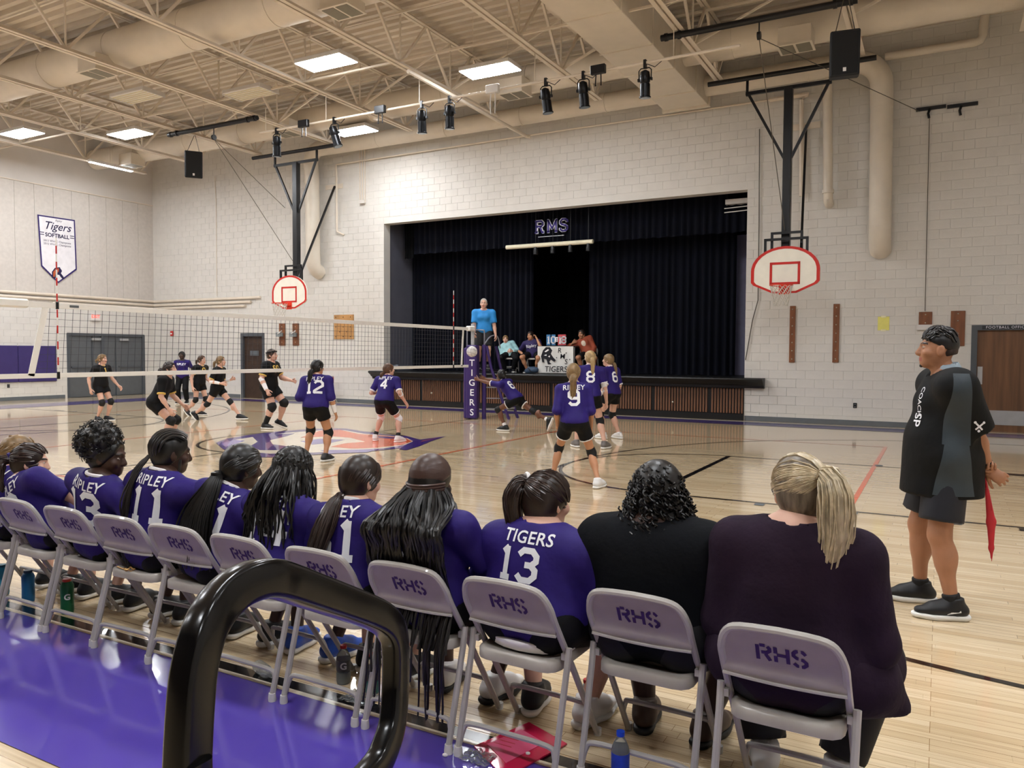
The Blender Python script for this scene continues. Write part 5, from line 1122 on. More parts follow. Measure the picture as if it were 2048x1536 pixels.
for k in range(13):
    ox = rd.uniform(-.03, .02); ln = rd.uniform(.35, .62); pts = bez([p+V3(ox*.5, 0, .03), p+V3(-.03+ox, -.07, -.07), p+V3(-.035+ox*1.2, -.12+rd.uniform(-.02, .01), -ln*.6), p+V3(-.03+ox+rd.uniform(-.02, .02), -.12, -ln)], 24); strand_mb(mb, pts, .0058, .004, 5, .25, .012)
mb.build('braid_tail', mat('braid_mixed', '#1B1512', .45, var=.6, scale=14, stretch=(1, 1, .4)), D['root'], True); mb = MB()
for ox in (0, .012): strand_mb(mb, bez([L(.082, .02, -.02)+V3(ox, 0, 0), L(.088, .03, -.09)+V3(ox, -.01, 0), L(.09, .03, -.15)+V3(ox, -.01, 0)], 14), .004, .003, 5, .25, .012)
mb.build('loose_braid', hm, D['hair'], True)
pc = V3(CHX[3], CHY[3], 0); mb = MB()
for k in range(30):
    t = k/29*6.28; mb.tube([pc+V3(-.03+.035*math.cos(t+a)*.9+.006*math.sin(3*t+a), .075+.02*math.sin(t)+.004*math.cos(a*5), .428+.004*math.sin(4*t)) for a in np.linspace(0, .25, 3)], .0035, 4)
mb.tube(bez([pc+V3(-.02, .07, .43), pc+V3(-.06, .065, .428), pc+V3(-.13, .075, .43)], 10), .0035, 4); tag(mb.build('key_chain', mat('gold_chain', '#B08A55', .35, metal=.8), None, True), 'gold chain lying coiled on a chair seat', 'chain')
# P4 thin braids gathered
D = bencher('seated player with thin black braids gathered in a low tail', sit(4, (485, 937), 2.86, 1.62, hyaw=-18), 1.62, 1.0, 'dark', shoes=(SB, SB)); ripley(D, '21', num_x=-.0, word_x=-.0); cap(D, hm, .012, vol=(1.05, 1.05, 1.05)); L = D['L']
pulled(D, hm, (-.012, -.108, -.015), 120, .0042, 3); p = L(-.012, -.12, -.02); rd = random.Random(4); mb = MB()
for k in range(170):
    a = rd.uniform(0, 6.28); w = math.sqrt(rd.random()); ln = rd.uniform(.36, .48); ex = .125*w*math.cos(a); ey = .03*w*math.sin(a); pts = bez([p+V3(.02*w*math.cos(a), .02*w*math.sin(a), 0), p+V3(ex*.5, -.06+ey, -.08), p+V3(-.03+ex*.95, -.125+ey, -.22), p+V3(-.05+ex*1.15, -.145+ey, -ln)], 18); strand_mb(mb, pts, .0044, .0032, 4, .2, .012)
mb.build('braid_tail', hm, D['root'], True); tie(D, p+V3(0, -.012, -.02), V3(0, -.4, -1), .026, hm)
# P5 loose curly braids
D = bencher('seated player with long loose curly black braids', sit(5, (589, 946), 2.86, 1.62, hyaw=-6), 1.62, 1.02, 'dark', shoes=((mat('blue_shoe', '#2B4FA8', .5, var=.5, scale=14), M_SOLE),)*2); ripley(D, '14'); cap(D, hm, .016, low=-.10, vol=(1.06, 1.05, 1.06)); L = D['L']; rd = random.Random(6); mb = MB()
for k in range(150):
    az = rd.uniform(55, 305); e0 = rd.uniform(15, 85); a = R(az); c_ = L(0, -.014, .032); P0 = [L(.09*math.cos(R(e))*math.sin(a), -.014+.11*math.cos(R(e))*math.cos(a), .032+.106*math.sin(R(e))) for e in (e0, e0*.5, 0)]; d = nrm(P0[-1]-c_); d[2] = 0; ln = rd.uniform(.24, .44); fl_ = rd.uniform(.02, .12)
    pts = bez(P0+[P0[-1]+d*fl_*.5+V3(0, -.03, -.09), P0[-1]+d*fl_*np.array([.9, .4, 1])+V3(-.01, -.07, -.21), P0[-1]+d*fl_*np.array([1, .3, 1])+V3(-.01+rd.uniform(-.02, .02), -.085, -ln)], 26); ph = rd.uniform(0, 6); pts = [q+V3(.005*math.sin(ph+i*.9), .004*math.cos(ph+i*1.1), 0) for i, q in enumerate(pts)]; strand_mb(mb, pts, .0068, .0042, 4, .3, .02)
mb.build('curly_braids', hm, D['root'], True)
# P6 straight brown ponytail
D = bencher('seated player with a long straight brown ponytail in a white tie', sit(6, (723, 962), 2.83, 1.6, hyaw=-14), 1.6, .98, 'fair', shoes=(SB, SB)); ripley(D, '31', word_x=-.02, num_x=-.02, sleeve=.85); hm6 = hairm('dkbrown'); cap(D, hm6, .012, low=-.085); L = D['L']; pulled(D, hm6, (-.005, -.085, -.065), 130, .0035, 7); p = L(-.004, -.105, -.075)
tail(D, hm6, [p, p+V3(0, -.055, -.04), p+V3(-.015, -.115, -.15), p+V3(-.05, -.145, -.30), p+V3(-.06, -.13, -.43)], 110, (.016, .046, .018), .004, 8, .006); tie(D, p, V3(0, -.5, -1), .017, M_TRIM)
# P7 locs under a brown headscarf
D = bencher('seated player with very long black locs under a brown headscarf', sit(7, (863, 968), 2.74, 1.6, hyaw=-4), 1.6, 1.0, 'dark', shoes=((M_SHOEW, M_SHOEB),)*2); ripley(D, '4', word_x=-.0); cap(D, hm, .012, low=-.09); L = D['L']; M_SCARF = mat('brown_satin', '#43302A', .4, var=.12, scale=10, bump=.3, bscale=9, stretch=(.3, 1, 3))
S = Sdf(); f, u = D['J']['hf'], D['hu']; r_ = nrm(np.cross(f, u)); S.ell(L(0, -.014, .036), np.array([.09, .109, .105])*D['hs'], np.stack([r_, f, np.cross(r_, f)], 1), 0); S.clip(L(0, -.10, -.022), -nrm(u-.35*f)); sc = garment(D, 'headscarf', S, M_SCARF, 0, .008); mb = MB()
for k in range(5): pts = [L(.095*math.sin(R(az)), -.014+.114*math.cos(R(az)), .012-.012*k+.02*math.cos(R(az))) for az in range(95, 270, 12)]; mb.tube(pts, .006, 5)
mb.build('scarf_fold', M_SCARF, sc, True); rd = random.Random(11); mb = MB()
cyy = CHY[7]
for k in range(150):
    az = rd.uniform(75, 285); a = R(az); b = L(.085*math.sin(a), -.014+.10*math.cos(a), rd.uniform(-.04, -.005)); d = nrm(b-L(0, -.014, 0)); d[2] = 0; zl = rd.uniform(.10, .42) if rd.random() < .45 else rd.uniform(.5, .7); fl_ = rd.uniform(.03, .12); bx_ = b[0]+.02+d[0]*fl_*1.1; jx = rd.uniform(-.03, .03); jy = rd.uniform(-.012, .012)
    cp = [b, b+d*fl_*.7+V3(0, -.01, -.07)]+[V3(bx_+jx*t, cyy+y_+jy, z_) for t, y_, z_ in ((.2, -.01, .88), (.4, .005, .79), (.5, .022, .71), (.6, .088, .57), (.8, .062, .47), (1, .03, .38), (1.3, .025, .24), (1.6, .02, .10)) if z_ >= zl-.06]
    pts = bez(cp, 26); ph = rd.uniform(0, 6); pts = [q+V3(.005*math.sin(ph+i*.7), .003*math.cos(ph+i), 0) for i, q in enumerate(pts)]; strand_mb(mb, pts, .0075, .0045, 5, .25, .03)
mb.build('locs', hm, D['root'], True)
MB().tube(bez([L(-.05, -.10, -.02), L(-.08, -.13, -.1), L(-.085, -.13, -.1)+V3(-.03, -.01, -.16), L(-.085, -.13, -.1)+V3(-.05, .0, -.24)], 14), [.012]*13+[.016]*2 if False else .02, 6, sec=[(1, .25), (-1, .25), (-1, -.25), (1, -.25)]).build('scarf_tail', M_SCARF, sc, True)
# P8 jersey thirteen
D = bencher('seated person in plain purple shirt with big 13 and a side ponytail', sit(8, (1096, 1004), 2.86, 1.64, hyaw=-22, g=1.3, hand=((-.2, .55, .5), (.22, .55, .5))), 1.64, 1.3, 'fair', shoes=(SB, (M_SHOEW, M_SOLE))); shirt(D, M_JER, 1.55, -.085, .015, collar=None); shorts(D, M_SHORT, .55); back_print(D, 'TIGERS', '13', o_up=.02, size=.066, nsize=.135, gapz=.105, word_x=-.0, num_x=-.03)
J = D['J']; S = Sdf(); S.ell(J['pel']+D['u']*.0, np.array([.168*D['k'], .125*D['k'], .16]), D['Mx'], .05); S.clip(J['pel']-D['u']*.115, -D['u']); S.clip(J['pel']-D['u']*.07, D['u']); garment(D, 'undershirt', S, M_TRIM, .014)
hm8 = hairm('dkbrown'); cap(D, hm8, .014); L = D['L']; pulled(D, hm8, (-.055, -.07, .07), 110, .0035, 12); p = L(-.062, -.085, .078); tail(D, hm8, [p, p+V3(-.02, -.03, -.01), p+V3(-.035, -.045, -.07), p+V3(-.025, -.05, -.17), p+V3(-.02, -.045, -.21)], 90, (.02, .042, .026), .004, 13, .005); tie(D, p+V3(.0, .01, .01), V3(-.5, -.6, .1), .02, M_TRIM)
# P9 black top, curly hair
D = bencher('large seated person in a black top with shoulder-length curly black hair', sit(9, (1316, 992), 2.90, 1.72, hyaw=18, g=1.6, sw=.118, hand=((-.2, .5, .58), (.2, .5, .58)), pole={'R': V3(.4, -.7, -.5), 'L': V3(-.4, -.7, -.5)}), 1.72, 1.62, 'dark', shoes=((mat('striped_shoe', '#4B3A30', .5), M_SHOEB),)*2); M_TOP = mat('black_knit', '#090B10', .85, spec=.2, var=.15, scale=12, bump=.15, bscale=30); shirt(D, M_TOP, .95, -.13, .018, loose=.012); shorts(D, mat('black_skirt', '#090A0E', .75), 1.2, .02); cap(D, hm, .016, low=-.09, vol=(1.06, 1.05, 1.04)); L = D['L']; rd = random.Random(21); mb = MB()
S = Sdf(); S.ell(L(0, -.05, -.05), np.array([.095, .07, .11]), None, .04); S.ell(L(.0, -.06, -.11), np.array([.11, .065, .08]), None, .04); V, Fq = S.mesh(.01); cm_ = obj('hair_mass', V, Fq, hm, D['root'], True)
for k in range(620):
    az = rd.uniform(60, 300); a = R(az); zt = rd.uniform(-.2, .125); w = 1+.5*max(0, min(1, (.06-zt)/.16)); cz_ = math.sqrt(max(.12, 1-max(0, zt-.02)**2/.115**2)); q_ = rd.uniform(.88, 1.05); b = L(.1*w*cz_*q_*math.sin(a), -.025+.118*(1+.2*(w-1))*cz_*q_*math.cos(a), zt); ln = rd.uniform(.04, .07); rr = rd.uniform(.006, .011); ph = rd.uniform(0, 6); strand_mb(mb, [b+V3(rr*math.cos(ph+i*1.1), rr*math.sin(ph+i*1.1), -ln*i/9) for i in range(10)], .0038, .003, 4)
mb.build('curls', hm, cm_, True); pts = [L(-.02-.055*t, .02-.02*t, .128-.06*t*t) for t in np.linspace(0, 1, 8)]; MB().tube(pts, .003, 5).build('hair_part', skinm('dark'), D['hair'], True); MB().box(L(-.09, .02, .05), (.014, .014, .014)).build('hair_bead', M_TRIM, D['hair'])
# P10 blonde in plum
D = bencher('seated person in a dark plum cardigan with a full blonde ponytail', sit(10, (1598, 986), 2.80, 1.70, hyaw=26, g=1.3, hand=((-.16, .5, .6), (.18, .5, .6)), pole={'R': V3(.35, -.7, -.5), 'L': V3(-.35, -.7, -.5)}), 1.70, 1.28, 'fair', shoes=(SW, SW)); M_PLUM = mat('plum_knit', '#241726', .85, spec=.2, var=.12, scale=10, bump=.2, bscale=25); shirt(D, M_PLUM, 1.9, -.12, .02, loose=.02, name='cardigan'); shorts(D, mat('black_trousers', '#0F0D12', .7), 1.92, .015, 'trousers')
J = D['J']; S = Sdf(); P = J['pel']
for a in 'LR': S.cone(J['hip'+a]+UPZ*.02, J['kn'+a]-V3(0, .06, 0), .13, .105, .06)
S.cone(P-V3(.17, -.02, .0), P+V3(.20, .05, -.02), .12, .12, .06); S.cone(P+V3(.18, .03, .05), P+V3(.30, .12, -.12), .07, .05, .06); S.clip(P+UPZ*.08, UPZ); S.clip(P-UPZ*.14, -UPZ); garment(D, 'cardigan_skirt', S, M_PLUM, .01)
hb = mat('hair_blonde_streaked', '#A5967A', .4, var=.5, scale=50, stretch=(1, 1, .1)); hd_ = mat('hair_ash_streaked', '#65594A', .4, var=.5, scale=60, stretch=(1, 1, .2)); cap(D, hd_, .013, low=-.08); L = D['L']; pulled(D, hb, (.045, -.098, .055), 150, .0034, 31); p = L(.05, -.112, .058)
tail(D, hb, [p, p+V3(.02, -.045, .005), p+V3(.04, -.07, -.05), p+V3(.045, -.075, -.17), p+V3(.03, -.07, -.26), p+V3(.02, -.065, -.31)], 150, (.02, .055, .03), .0042, 32, .006); tie(D, p+V3(-.004, .006, 0), V3(.3, -1, 0), .02, M_KNEE)
MB().tube([L(-.078, .0, .012), L(-.075, .05, .014), L(-.066, .085, .012)], .002, 4).build('glasses', M_GREY, D['root']); MB().tube([L(-.045+.02*math.cos(t), .097, .008+.018*math.sin(t)) for t in np.linspace(0, 6.28, 13)[:-1]], .002, 4, closed=True).build('glasses_rim', M_GREY, D['root'])
# ================================================================ PLAYERS ON COURT
HOME = 'home players in purple jerseys'; AWAY_G = 'visiting players in black and gold'
def player(label, J, h, home, skin, hair, num=None, g=1., sleeve=.8, cuff=True, short=.42, tailp=None, trim=None, pads=M_KNEE, shoes=SB, socks_=None, hands=(25, 25), word=None, hand_dirs=None, front=None, style='pony', nstr=26, tailw=(.018, .03, .012), tie_l=(0, -.095, .0)):
    D = person(label, J, h, g, skin, res=.016, hres=.0075, shoes=(shoes, shoes), group=HOME if home else AWAY_G, hands=hands, hand_dirs=hand_dirs); hm = hairm(hair)
    shirt(D, M_JER if home else M_AWAY, sleeve, -.03 if home else -.02, .016, cuff=(M_TRIM if home else M_GOLD) if cuff else None, collar=M_TRIM if home else M_GOLD); shorts(D, M_SHORT, short, .014, trim=trim)
    if pads: kneepads(D, pads)
    if socks_: socks(D, socks_[0], socks_[1])
    if num and home: back_print(D, word, num, o_up=.055, size=.085, nsize=.2)
    if front: back_print(D, None, front, m=M_GOLD, front=True, nsize=.15, gapz=.1)
    cap(D, hm, .012, res=.01); L = D['L']
    if style == 'pony':
        pulled(D, hm, tie_l, 40, .004, 3); p = L(*(np.array(tie_l)+np.array([0, -.012, 0]))); b = -J['hf']; b = nrm(np.array([b[0], b[1], 0])); tp = tailp or .28
        tail(D, hm, [p, p+b*.045-UPZ*.02, p+b*.06-UPZ*tp*.4, p+b*.05-UPZ*tp], nstr, tailw, .005, 5); tie(D, p, b-UPZ*.3, .02, M_JER if home else M_KNEE)
    return D
lift = .04
# number 12, back to us
J = stand(-7.95, 8.55, 22, 1.56, feet=((-.17, .02, 0, 12), (.17, -.1, 0, -20)), pel=(0, -.03, -.05), lean=(12, -2), hand=((-.19, .16, .56), (.27, .04, .45)), head=(-25, 0)); D = player('home player number 12 with a long black braid, arms half bent', J, 1.56, True, 'tan', 'black', '12', 1.1, 1.2, word='RIPLEY', tailp=.42, tailw=(.03, .034, .02), tie_l=(0, -.09, -.05), shoes=(mat('shoe_mixed', '#2B2B2E', .5, var=.8, scale=18), M_SOLE))
for a in 'LR': band(D, 'arm_sleeve', J['elR' if a == 'R' else 'elL']+(J['wr'+a]-J['el'+a])*.22, J['wr'+a], .040, .031, M_TRIM)
# number 4
J = stand(-8.55, 10.95, 12, 1.55, feet=((-.24, .05, 0, 20), (.24, -.02, 0, -20)), pel=(0, -.08, -.10), lean=(20, 0), hand=((-.23, .2, .56), (.33, .1, .45)), head=(-40, 4)); D = player('home player number 4 in a wide ready stance', J, 1.55, True, 'fair', 'auburn', '4', 1.0, .85, word='RIPLEY', short=.62, trim=M_TRIM, pads=M_TRIM, shoes=(M_SHOEW, M_SOLE), socks_=(M_KNEE, .1), tie_l=(0, -.085, -.05), tailp=.2)
band(D, 'elbow_wrap', J['elR']-nrm(J['elR']-J['shR'])*.03, J['elR']+nrm(J['wrR']-J['elR'])*.07, .046, .042, M_TRIM)
# number 9
J = stand(-3.78, 8.45, 24, 1.57, feet=((-.27, .1, 0, 20), (.27, -.12, 0, -28)), pel=(-.01, -.03, -.07), lean=(9, -2), hand=((-.21, .06, .45), (.19, .12, .45)), head=(-8, 2), sw=.102); D = player('home player number 9 with a wavy blonde ponytail standing nearest', J, 1.57, True, 'tan', 'dkblonde', '9', .92, 1.12, word='RIPLEY', trim=M_TRIM, shoes=(M_SHOEW, M_SOLE), tailp=.38, nstr=70, tailw=(.03, .04, .02), tie_l=(.02, -.088, -.03), short=.5)
# number 8
J = stand(-5.12, 12.0, 30, 1.70, feet=((-.20, .1, 0, 15), (.25, -.12, 0, -35)), pel=(0, -.03, -.03), lean=(10, 2), hand=((-.24, .2, .5), (.31, .12, .45)), head=(10, 4)); D = player('home player number 8 with blonde hair behind number 9', J, 1.70, True, 'fair', 'blonde', '8', 1.03, .72, shoes=(M_SHOEG, M_SOLE), tailp=.3, tailw=(.03, .04, .02))
band(D, 'elbow_sleeve', J['shR']+(J['elR']-J['shR'])*.7, J['elR']+(J['wrR']-J['elR'])*.35, .05, .042, M_TRIM)
# number 6
J = stand(-5.35, 13.5, 72, 1.63, feet=((-.10, .06, 0, 0), (.14, -.12, 0, -10)), pel=(0, -.05, -.02), lean=(7, 0), hand=((-.22, .06, .49), (.24, .05, .47)), head=(18, 6)); D = player('home player number 6 in profile with a blonde plait', J, 1.63, True, 'fair', 'dkblonde', '6', 1.05, .95, shoes=(M_SHOEW, M_SOLE), tailp=.4, tie_l=(0, -.09, -.05), tailw=(.024, .028, .015))
for a in 'LR': band(D, 'arm_sleeve', J['el'+a]+(J['wr'+a]-J['el'+a])*.15, J['wr'+a], .041, .031, M_TRIM)
# the player lunging to pass
B = fl(1030, 862); J = stand(B[0], B[1], 92, 1.62, feet=((-.12, .16, 0, 0), (.10, -.75, .12, 0, 68)), pel=(0, -.02, -.22), lean=(38, -4), hand=((-.16, .98, .66), (.02, .98, .66)), head=(-25, 24), pole=((-.3, 0, -1), (.3, 0, -1)), twist=-10)
D = player('home player lunging with straight arms to pass the ball', J, 1.62, True, 'brown', 'black', '6', .97, .8, trim=M_TRIM, shoes=SB, socks_=(M_TRIM, .09), style='cap', hand_dirs=None, short=.45); S = Sdf(); S.ell(D['L'](0, -.09, .02), np.array([.055, .055, .06]), None, .02); V, Fq = S.mesh(.01); obj('hair_bun', V, Fq, hairm('black'), D['root'], True)
# visitors
P = fl(196, 843); J = stand(P[0], P[1]+.1, -78, 1.57, feet=((-.09, .05, 0, 10), (.10, -.03, 0, -12)), pel=(0, -.02, -.03), lean=(5, 2), hand=((-.25, .24, .50), (.28, -.04, .47)), head=(10, 0)); player('visiting player with hair tied back in front of the grey doors', J, 1.57, False, 'fair', 'dkblonde', front='1', style='pony', tailp=.08, tailw=(.02, .022, .012), sleeve=.6)
P = fl(327, 893); J = stand(P[0], P[1], -55, 1.6, feet=((-.17, .02, 0, 10), (.18, .05, 0, -8)), pel=(0, -.10, -.12), lean=(22, 0), hand=((-.24, .25, .42), (.27, .18, .40)), head=(-4, 3)); player('visiting player crouching with a long dark ponytail', J, 1.6, False, 'fair', 'dkbrown', g=1.12, sleeve=.85, tailp=.36, tailw=(.03, .045, .03), nstr=40)
P = fl(366, 808); J = stand(P[0], P[1], -150, 1.6, feet=((-.12, 0, 0, 8), (.12, 0, 0, -8)), lean=(2, 0), hand=((-.22, -.08, .52), (.22, -.08, .52)), head=(0, 0)); D = person('coach in a purple shirt and black trousers standing at the back', J, 1.6, 1.02, 'dark', .018, .009, shoes=(SB, SB)); shirt(D, M_JER, .7, -.08); shorts(D, M_SHORT, 1.88, .014, 'trousers'); cap(D, hairm('black'), .016, low=-.1, res=.01, vol=(1.1, 1.08, 1.08)); back_print(D, 'RIPLEY', None, front=True, o_up=.12, size=.09)
P = fl(391, 836); J = stand(P[0]-.5, P[1]+.5, -82, 1.55, feet=((-.08, -.02, 0, 5), (.14, -.22, .06, 0, 40)), pel=(0, .02, -.03), lean=(8, 0), hand=((-.16, .26, .53), (.26, .06, .46)), head=(6, 2)); player('visiting player stepping forward in front of the coach', J, 1.55, False, 'fair', 'brown', front='0', tailp=.12, sleeve=.6)
P = fl(436, 840); J = stand(P[0], P[1], -66, 1.64, feet=((-.06, .50, 0, 0), (.06, -.52, .06, 0, 48)), pel=(0, .0, -.13), lean=(6, 0), hand=((-.16, .26, .57), (.2, .18, .52)), head=(4, 3)); D = player('visiting player in a long running stride, pale ponytail', J, 1.64, False, 'fair', 'dkblonde', sleeve=.8, tailp=.24, shoes=(M_SHOEB, M_SOLE))
for a in 'LR': band(D, 'arm_sleeve', J['el'+a]-(J['wr'+a]-J['el'+a])*.05, J['el'+a]+(J['wr'+a]-J['el'+a])*.85, .044, .032, M_TRIM)
P = fl(541, 857); J = stand(P[0], P[1], -74, 1.7, feet=((-.14, .12, .05, 5, 20), (.14, -.04, 0, -8)), pel=(0, -.02, -.03), lean=(4, 0), hand=((-.24, .36, .58), (.32, .10, .48)), head=(6, 4)); D = player('visiting player number 60 with a black headband', J, 1.7, False, 'fair', 'brown', g=1.3, sleeve=.75, front='60', style='cap', short=.55); L = D['L']; mb = MB().tube([L(.092*math.sin(t), -.014+.112*math.cos(t), .062+.012*math.cos(t)) for t in np.linspace(0, 6.28, 25)[:-1]], .014, 6, closed=True, sec=[(1, .4), (-1, .4), (-1, -.4), (1, -.4)]); mb.build('headband', M_KNEE, D['root'], True)
band(D, 'arm_sleeve', J['elR']-(J['wrR']-J['elR'])*.1, J['wrR'], .056, .04, M_TRIM); band(D, 'leg_sleeve', J['knR'], J['anR'], .07, .05, M_KNEE)
# ---- ball
P = dp(944, 703, 15.2); bl_ = thing('volleyball', 'white and grey volleyball in the air before the pole pad', 'ball', tuple(P)); MB().ball(P, .106, 24, 16).build('ball', mat('ball_white', '#D9D6D4', .45), bl_, True)
for ax in ((1, 0, 0), (0, 1, .3), (.2, .2, 1)):
    n_ = nrm(ax); e1 = nrm(np.cross(n_, (.3, .7, .2))); e2 = np.cross(n_, e1)
    for o_ in (-.035, .035): rr = math.sqrt(.1065**2-o_**2); MB().tube([P+n_*o_+(e1*math.cos(t)+e2*math.sin(t))*rr for t in np.linspace(0, 6.28, 33)[:-1]], .0022, 4, closed=True).build('seam', M_GREY, bl_)
# ================================================================ NET, POSTS, REFEREE STAND
NX = -9.78; M_NCORD = mat('net_black_cord', '#3E3E42', .8, var=0); M_VIN = mat('white_vinyl', '#ECEAE4', .4, var=.03); M_PADP = mat('purple_pad', '#35225F', .45, var=.08, scale=3); M_POST = mat('silver_post', '#C5C8CC', .3, metal=.6); M_CAP = mat('black_cap', '#101012', .4)
yt0, yb0, ye = xp(92, 612, NX)[1], xp(62, 750, NX)[1], 15.40; ZNT, ZNB = 2.15, 1.27
net = thing('volleyball_net', 'white-taped volleyball net stretched across the court', 'net', (NX, 10.5, 1.25))
def ny(z): return yb0+(yt0-yb0)*(z-ZNB)/(ZNT-ZNB)
mb = MB(); y = yt0+.05
while y < ye: mb.bar((NX+.004*math.sin(y*9), y-.06*(1-(y-yt0)/(ye-yt0)), ZNB), (NX, y, ZNT), .0038, .0038, (1, 0, 0)); y += .1
for k in range(1, 10): z = ZNB+(ZNT-ZNB)*k/10; mb.bar((NX, ny(z), z), (NX, ye, z), .0038, .0038)
mb.build('mesh', M_NCORD, net); MB().bx((NX-.008, 4.95, ZNT-.035), (NX+.008, ye+.35, ZNT+.035), ch=.002).build('top_tape', M_VIN, net); MB().bx((NX-.006, 5.0, ZNB-.03), (NX+.006, ye+.25, ZNB+.03), ch=.002).build('bottom_tape', M_VIN, net)
MB().bar((NX, yb0, ZNB), (NX, yt0, ZNT), .075, .012, (1, 0, 0)).build('side_band', M_VIN, net); MB().bar((NX, ye-.05, ZNB), (NX, ye+.02, ZNT), .06, .012, (1, 0, 0)).build('side_band', M_VIN, net)
MB().bx((NX-.05, 5.05, ZNT-.05), (NX+.05, 5.5, ZNT+.06), ch=.02).build('cable_cover', M_VIN, net); MB().tube([(NX, 5.06, ZNT+.005), (NX, 4.98, ZNT+.005)], .06, 12).build('cover_end', M_CAP, net, True); MB().bx((NX-.06, ye+.22, ZNT-.05), (NX+.06, ye+.46, ZNT+.07), ch=.02).build('cable_cover', M_VIN, net)
for yy in (xp(120, 615, NX)[1],): MB().box((NX+.01, yy+.18, ZNT), (.004, .12, .03)).build('maker_patch', M_GREY, net)
for yy, lab in ((5.86, 'red and white antenna at the near end of the net'), (14.99, 'red and white antenna at the referee end of the net')):
    t = thing('net_antenna', lab, 'antenna', (NX, yy, ZNB), 'net antennas')
    for k in range(17): MB().tube([(NX+.012, yy, 1.30+.1*k), (NX+.012, yy, 1.40+.1*k)], .0085, 6).build('stripe', M_RED if k % 2 else M_VIN, t)
    for z in (ZNT, ZNB): MB().box((NX+.014, yy, z), (.02, .03, .09)).build('clip', M_CAP, t)
for yy, lab in ((4.72, 'net post in a purple pad at the near end'), (15.85, 'net post in a tall purple lettered pad beside the referee')):
    t = thing('net_post', lab, 'post', (NX, yy, 0), 'padded net posts'); MB().tube([(NX, yy, 0), (NX, yy, 2.28)], .045, 14).build('post', M_POST, t, True)
    Mz = np.array(Matrix.Rotation(R(14), 3, 'Z')); MB().box((NX, yy, .89), (.27, .25, 1.76), M=Mz, ch=.03).build('pad', M_PADP, t); MB().box(np.array([NX, yy, .86])+Mz@np.array([-.16, .02, 0]), (.10, .20, 1.7), M=Mz, ch=.03).build('pad_wing', M_PADP, t)
    if yy > 10:
        for k, ch_ in enumerate('TIGERS'): flat_text('letter', text2d(ch_, .215, .012), M_NUM, np.array([NX, yy, 1.34-.235*k])+Mz@np.array([.02, -.128, 0]), Mz@np.array([1, 0, 0]), (0, 0, 1), t)
# stand
st = thing('referee_stand', 'padded purple referee stand with ladder behind the net post', 'stand', (-9.45, 16.25, 0)); zpl = 1.19
MB().bx((-9.98, 15.98, zpl-.05), (-9.4, 16.5, zpl), ch=.01).build('platform', M_CAP, st)
A0 = fl(968, 838); mf = mat('stand_tube', '#8E8F9A', .35, metal=.5)
for x, y in ((A0[0], A0[1]),): MB().tube([(x, y, 0), (x, y, 1.78)], .05, 12).build('front_leg_pad', M_PADP, st, True)
MB().tube([(-10.0, 16.02, 0), (-10.0, 16.02, 1.15)], .03, 10).build('front_leg', mf, st, True)
for y in (16.1, 16.55): MB().tube([(-8.98, y+.1, 0), (-9.38, y-.05, 1.2), (-9.5, y-.08, 1.75)], .035, 10).build('ladder_rail', M_PADP, st, True)
for z, x in ((.25, -9.05), (.5, -9.13), (.76, -9.22), (.98, -9.3)): MB().bar((x, 16.16, z), (x, 16.58, z), .05, .03).build('ladder_rung', M_POST, st); MB().bar((x, 16.16, z), (A0[0], A0[1]+.02, z), .025, .025).build('side_tie', mf, st)
MB().tube(bez([(-10.02, 15.98, 1.15), (-10.02, 15.98, 2.05), (-9.98, 15.98, 2.13), (-9.6, 15.98, 2.13), (A0[0], A0[1], 2.08), (A0[0], A0[1], 1.75)], 20), .016, 8).build('hand_rail', mf, st, True)
MB().tube(bez([(A0[0], A0[1], 1.78), (A0[0]+.05, 16.2, 1.98), (-9.42, 16.4, 1.98), (-9.4, 16.5, 1.7)], 14), .016, 8).build('hand_rail', mf, st, True)
# referee
J = stand(-9.72, 16.25, -150, 1.74, feet=((-.11, 0, 0, 8), (.11, 0, 0, -8)), lean=(3, 0), hand=((-.30, .10, .44), (.22, .24, .50)), head=(-6, -4), z0=zpl, sw=.116); D = person('referee in a bright blue polo standing on the padded stand', J, 1.74, 1.12, 'fair', .016, .0075, False, shoes=(SB, SB), jaw=1.1); shirt(D, mat('blue_polo', '#1F7FC4', .6, var=.1, scale=8, bump=.3, bscale=10), .85, -.05, .018, name='polo', sl_r=.008, collar=mat('blue_collar', '#14508A', .6)); shorts(D, mat('charcoal_shorts', '#15161A', .65), .85, .018, flare=.015); socks(D, M_KNEE, .1); cap(D, hairm('grey'), .006, front=.035, res=.009)
back_print(D, None, None) if False else None
# ================================================================ ON STAGE
def stage_chair(x, y, yaw, label):
    r_ = c0.copy(); COL.objects.link(r_); r_.location = (x, y, SZ0+.003); r_.rotation_euler.z = R(yaw); r_['label'] = label; r_['group'] = 'folding chairs on the stage'
    for ch in c0.children:
        if ch.name.startswith('back_panel'): continue
        c = ch.copy(); COL.objects.link(c); c.parent = r_
    pn = [ch for ch in c0.children if ch.name.startswith('back_panel')][0]; c = pn.copy(); COL.objects.link(c); c.parent = r_
def scorer(label, px, Yh, x, y, yaw, h, skin, hair, topm, sleeve, bottomm, leg, hand, hy=0, fem=False, g=1.05, pole=None, foot=((-.12, .42), (.12, .45))):
    stage_chair(x, y, yaw, 'folding chair on the stage '+label.split('|')[1]); J = sit((x, y, SZ0), px, Yh, h, yaw=yaw, hyaw=hy, hpitch=-4, g=g, foot=foot, hand=hand, pole=pole)
    D = person(label.split('|')[0], J, h, g, skin, .016, .008, fem, shoes=(SB, SB), group='scorers seated on the stage'); shirt(D, topm, sleeve, -.07, .017); shorts(D, bottomm, leg, .016); cap(D, hairm(hair), .012, res=.01, low=-.08 if fem else -.05); return D
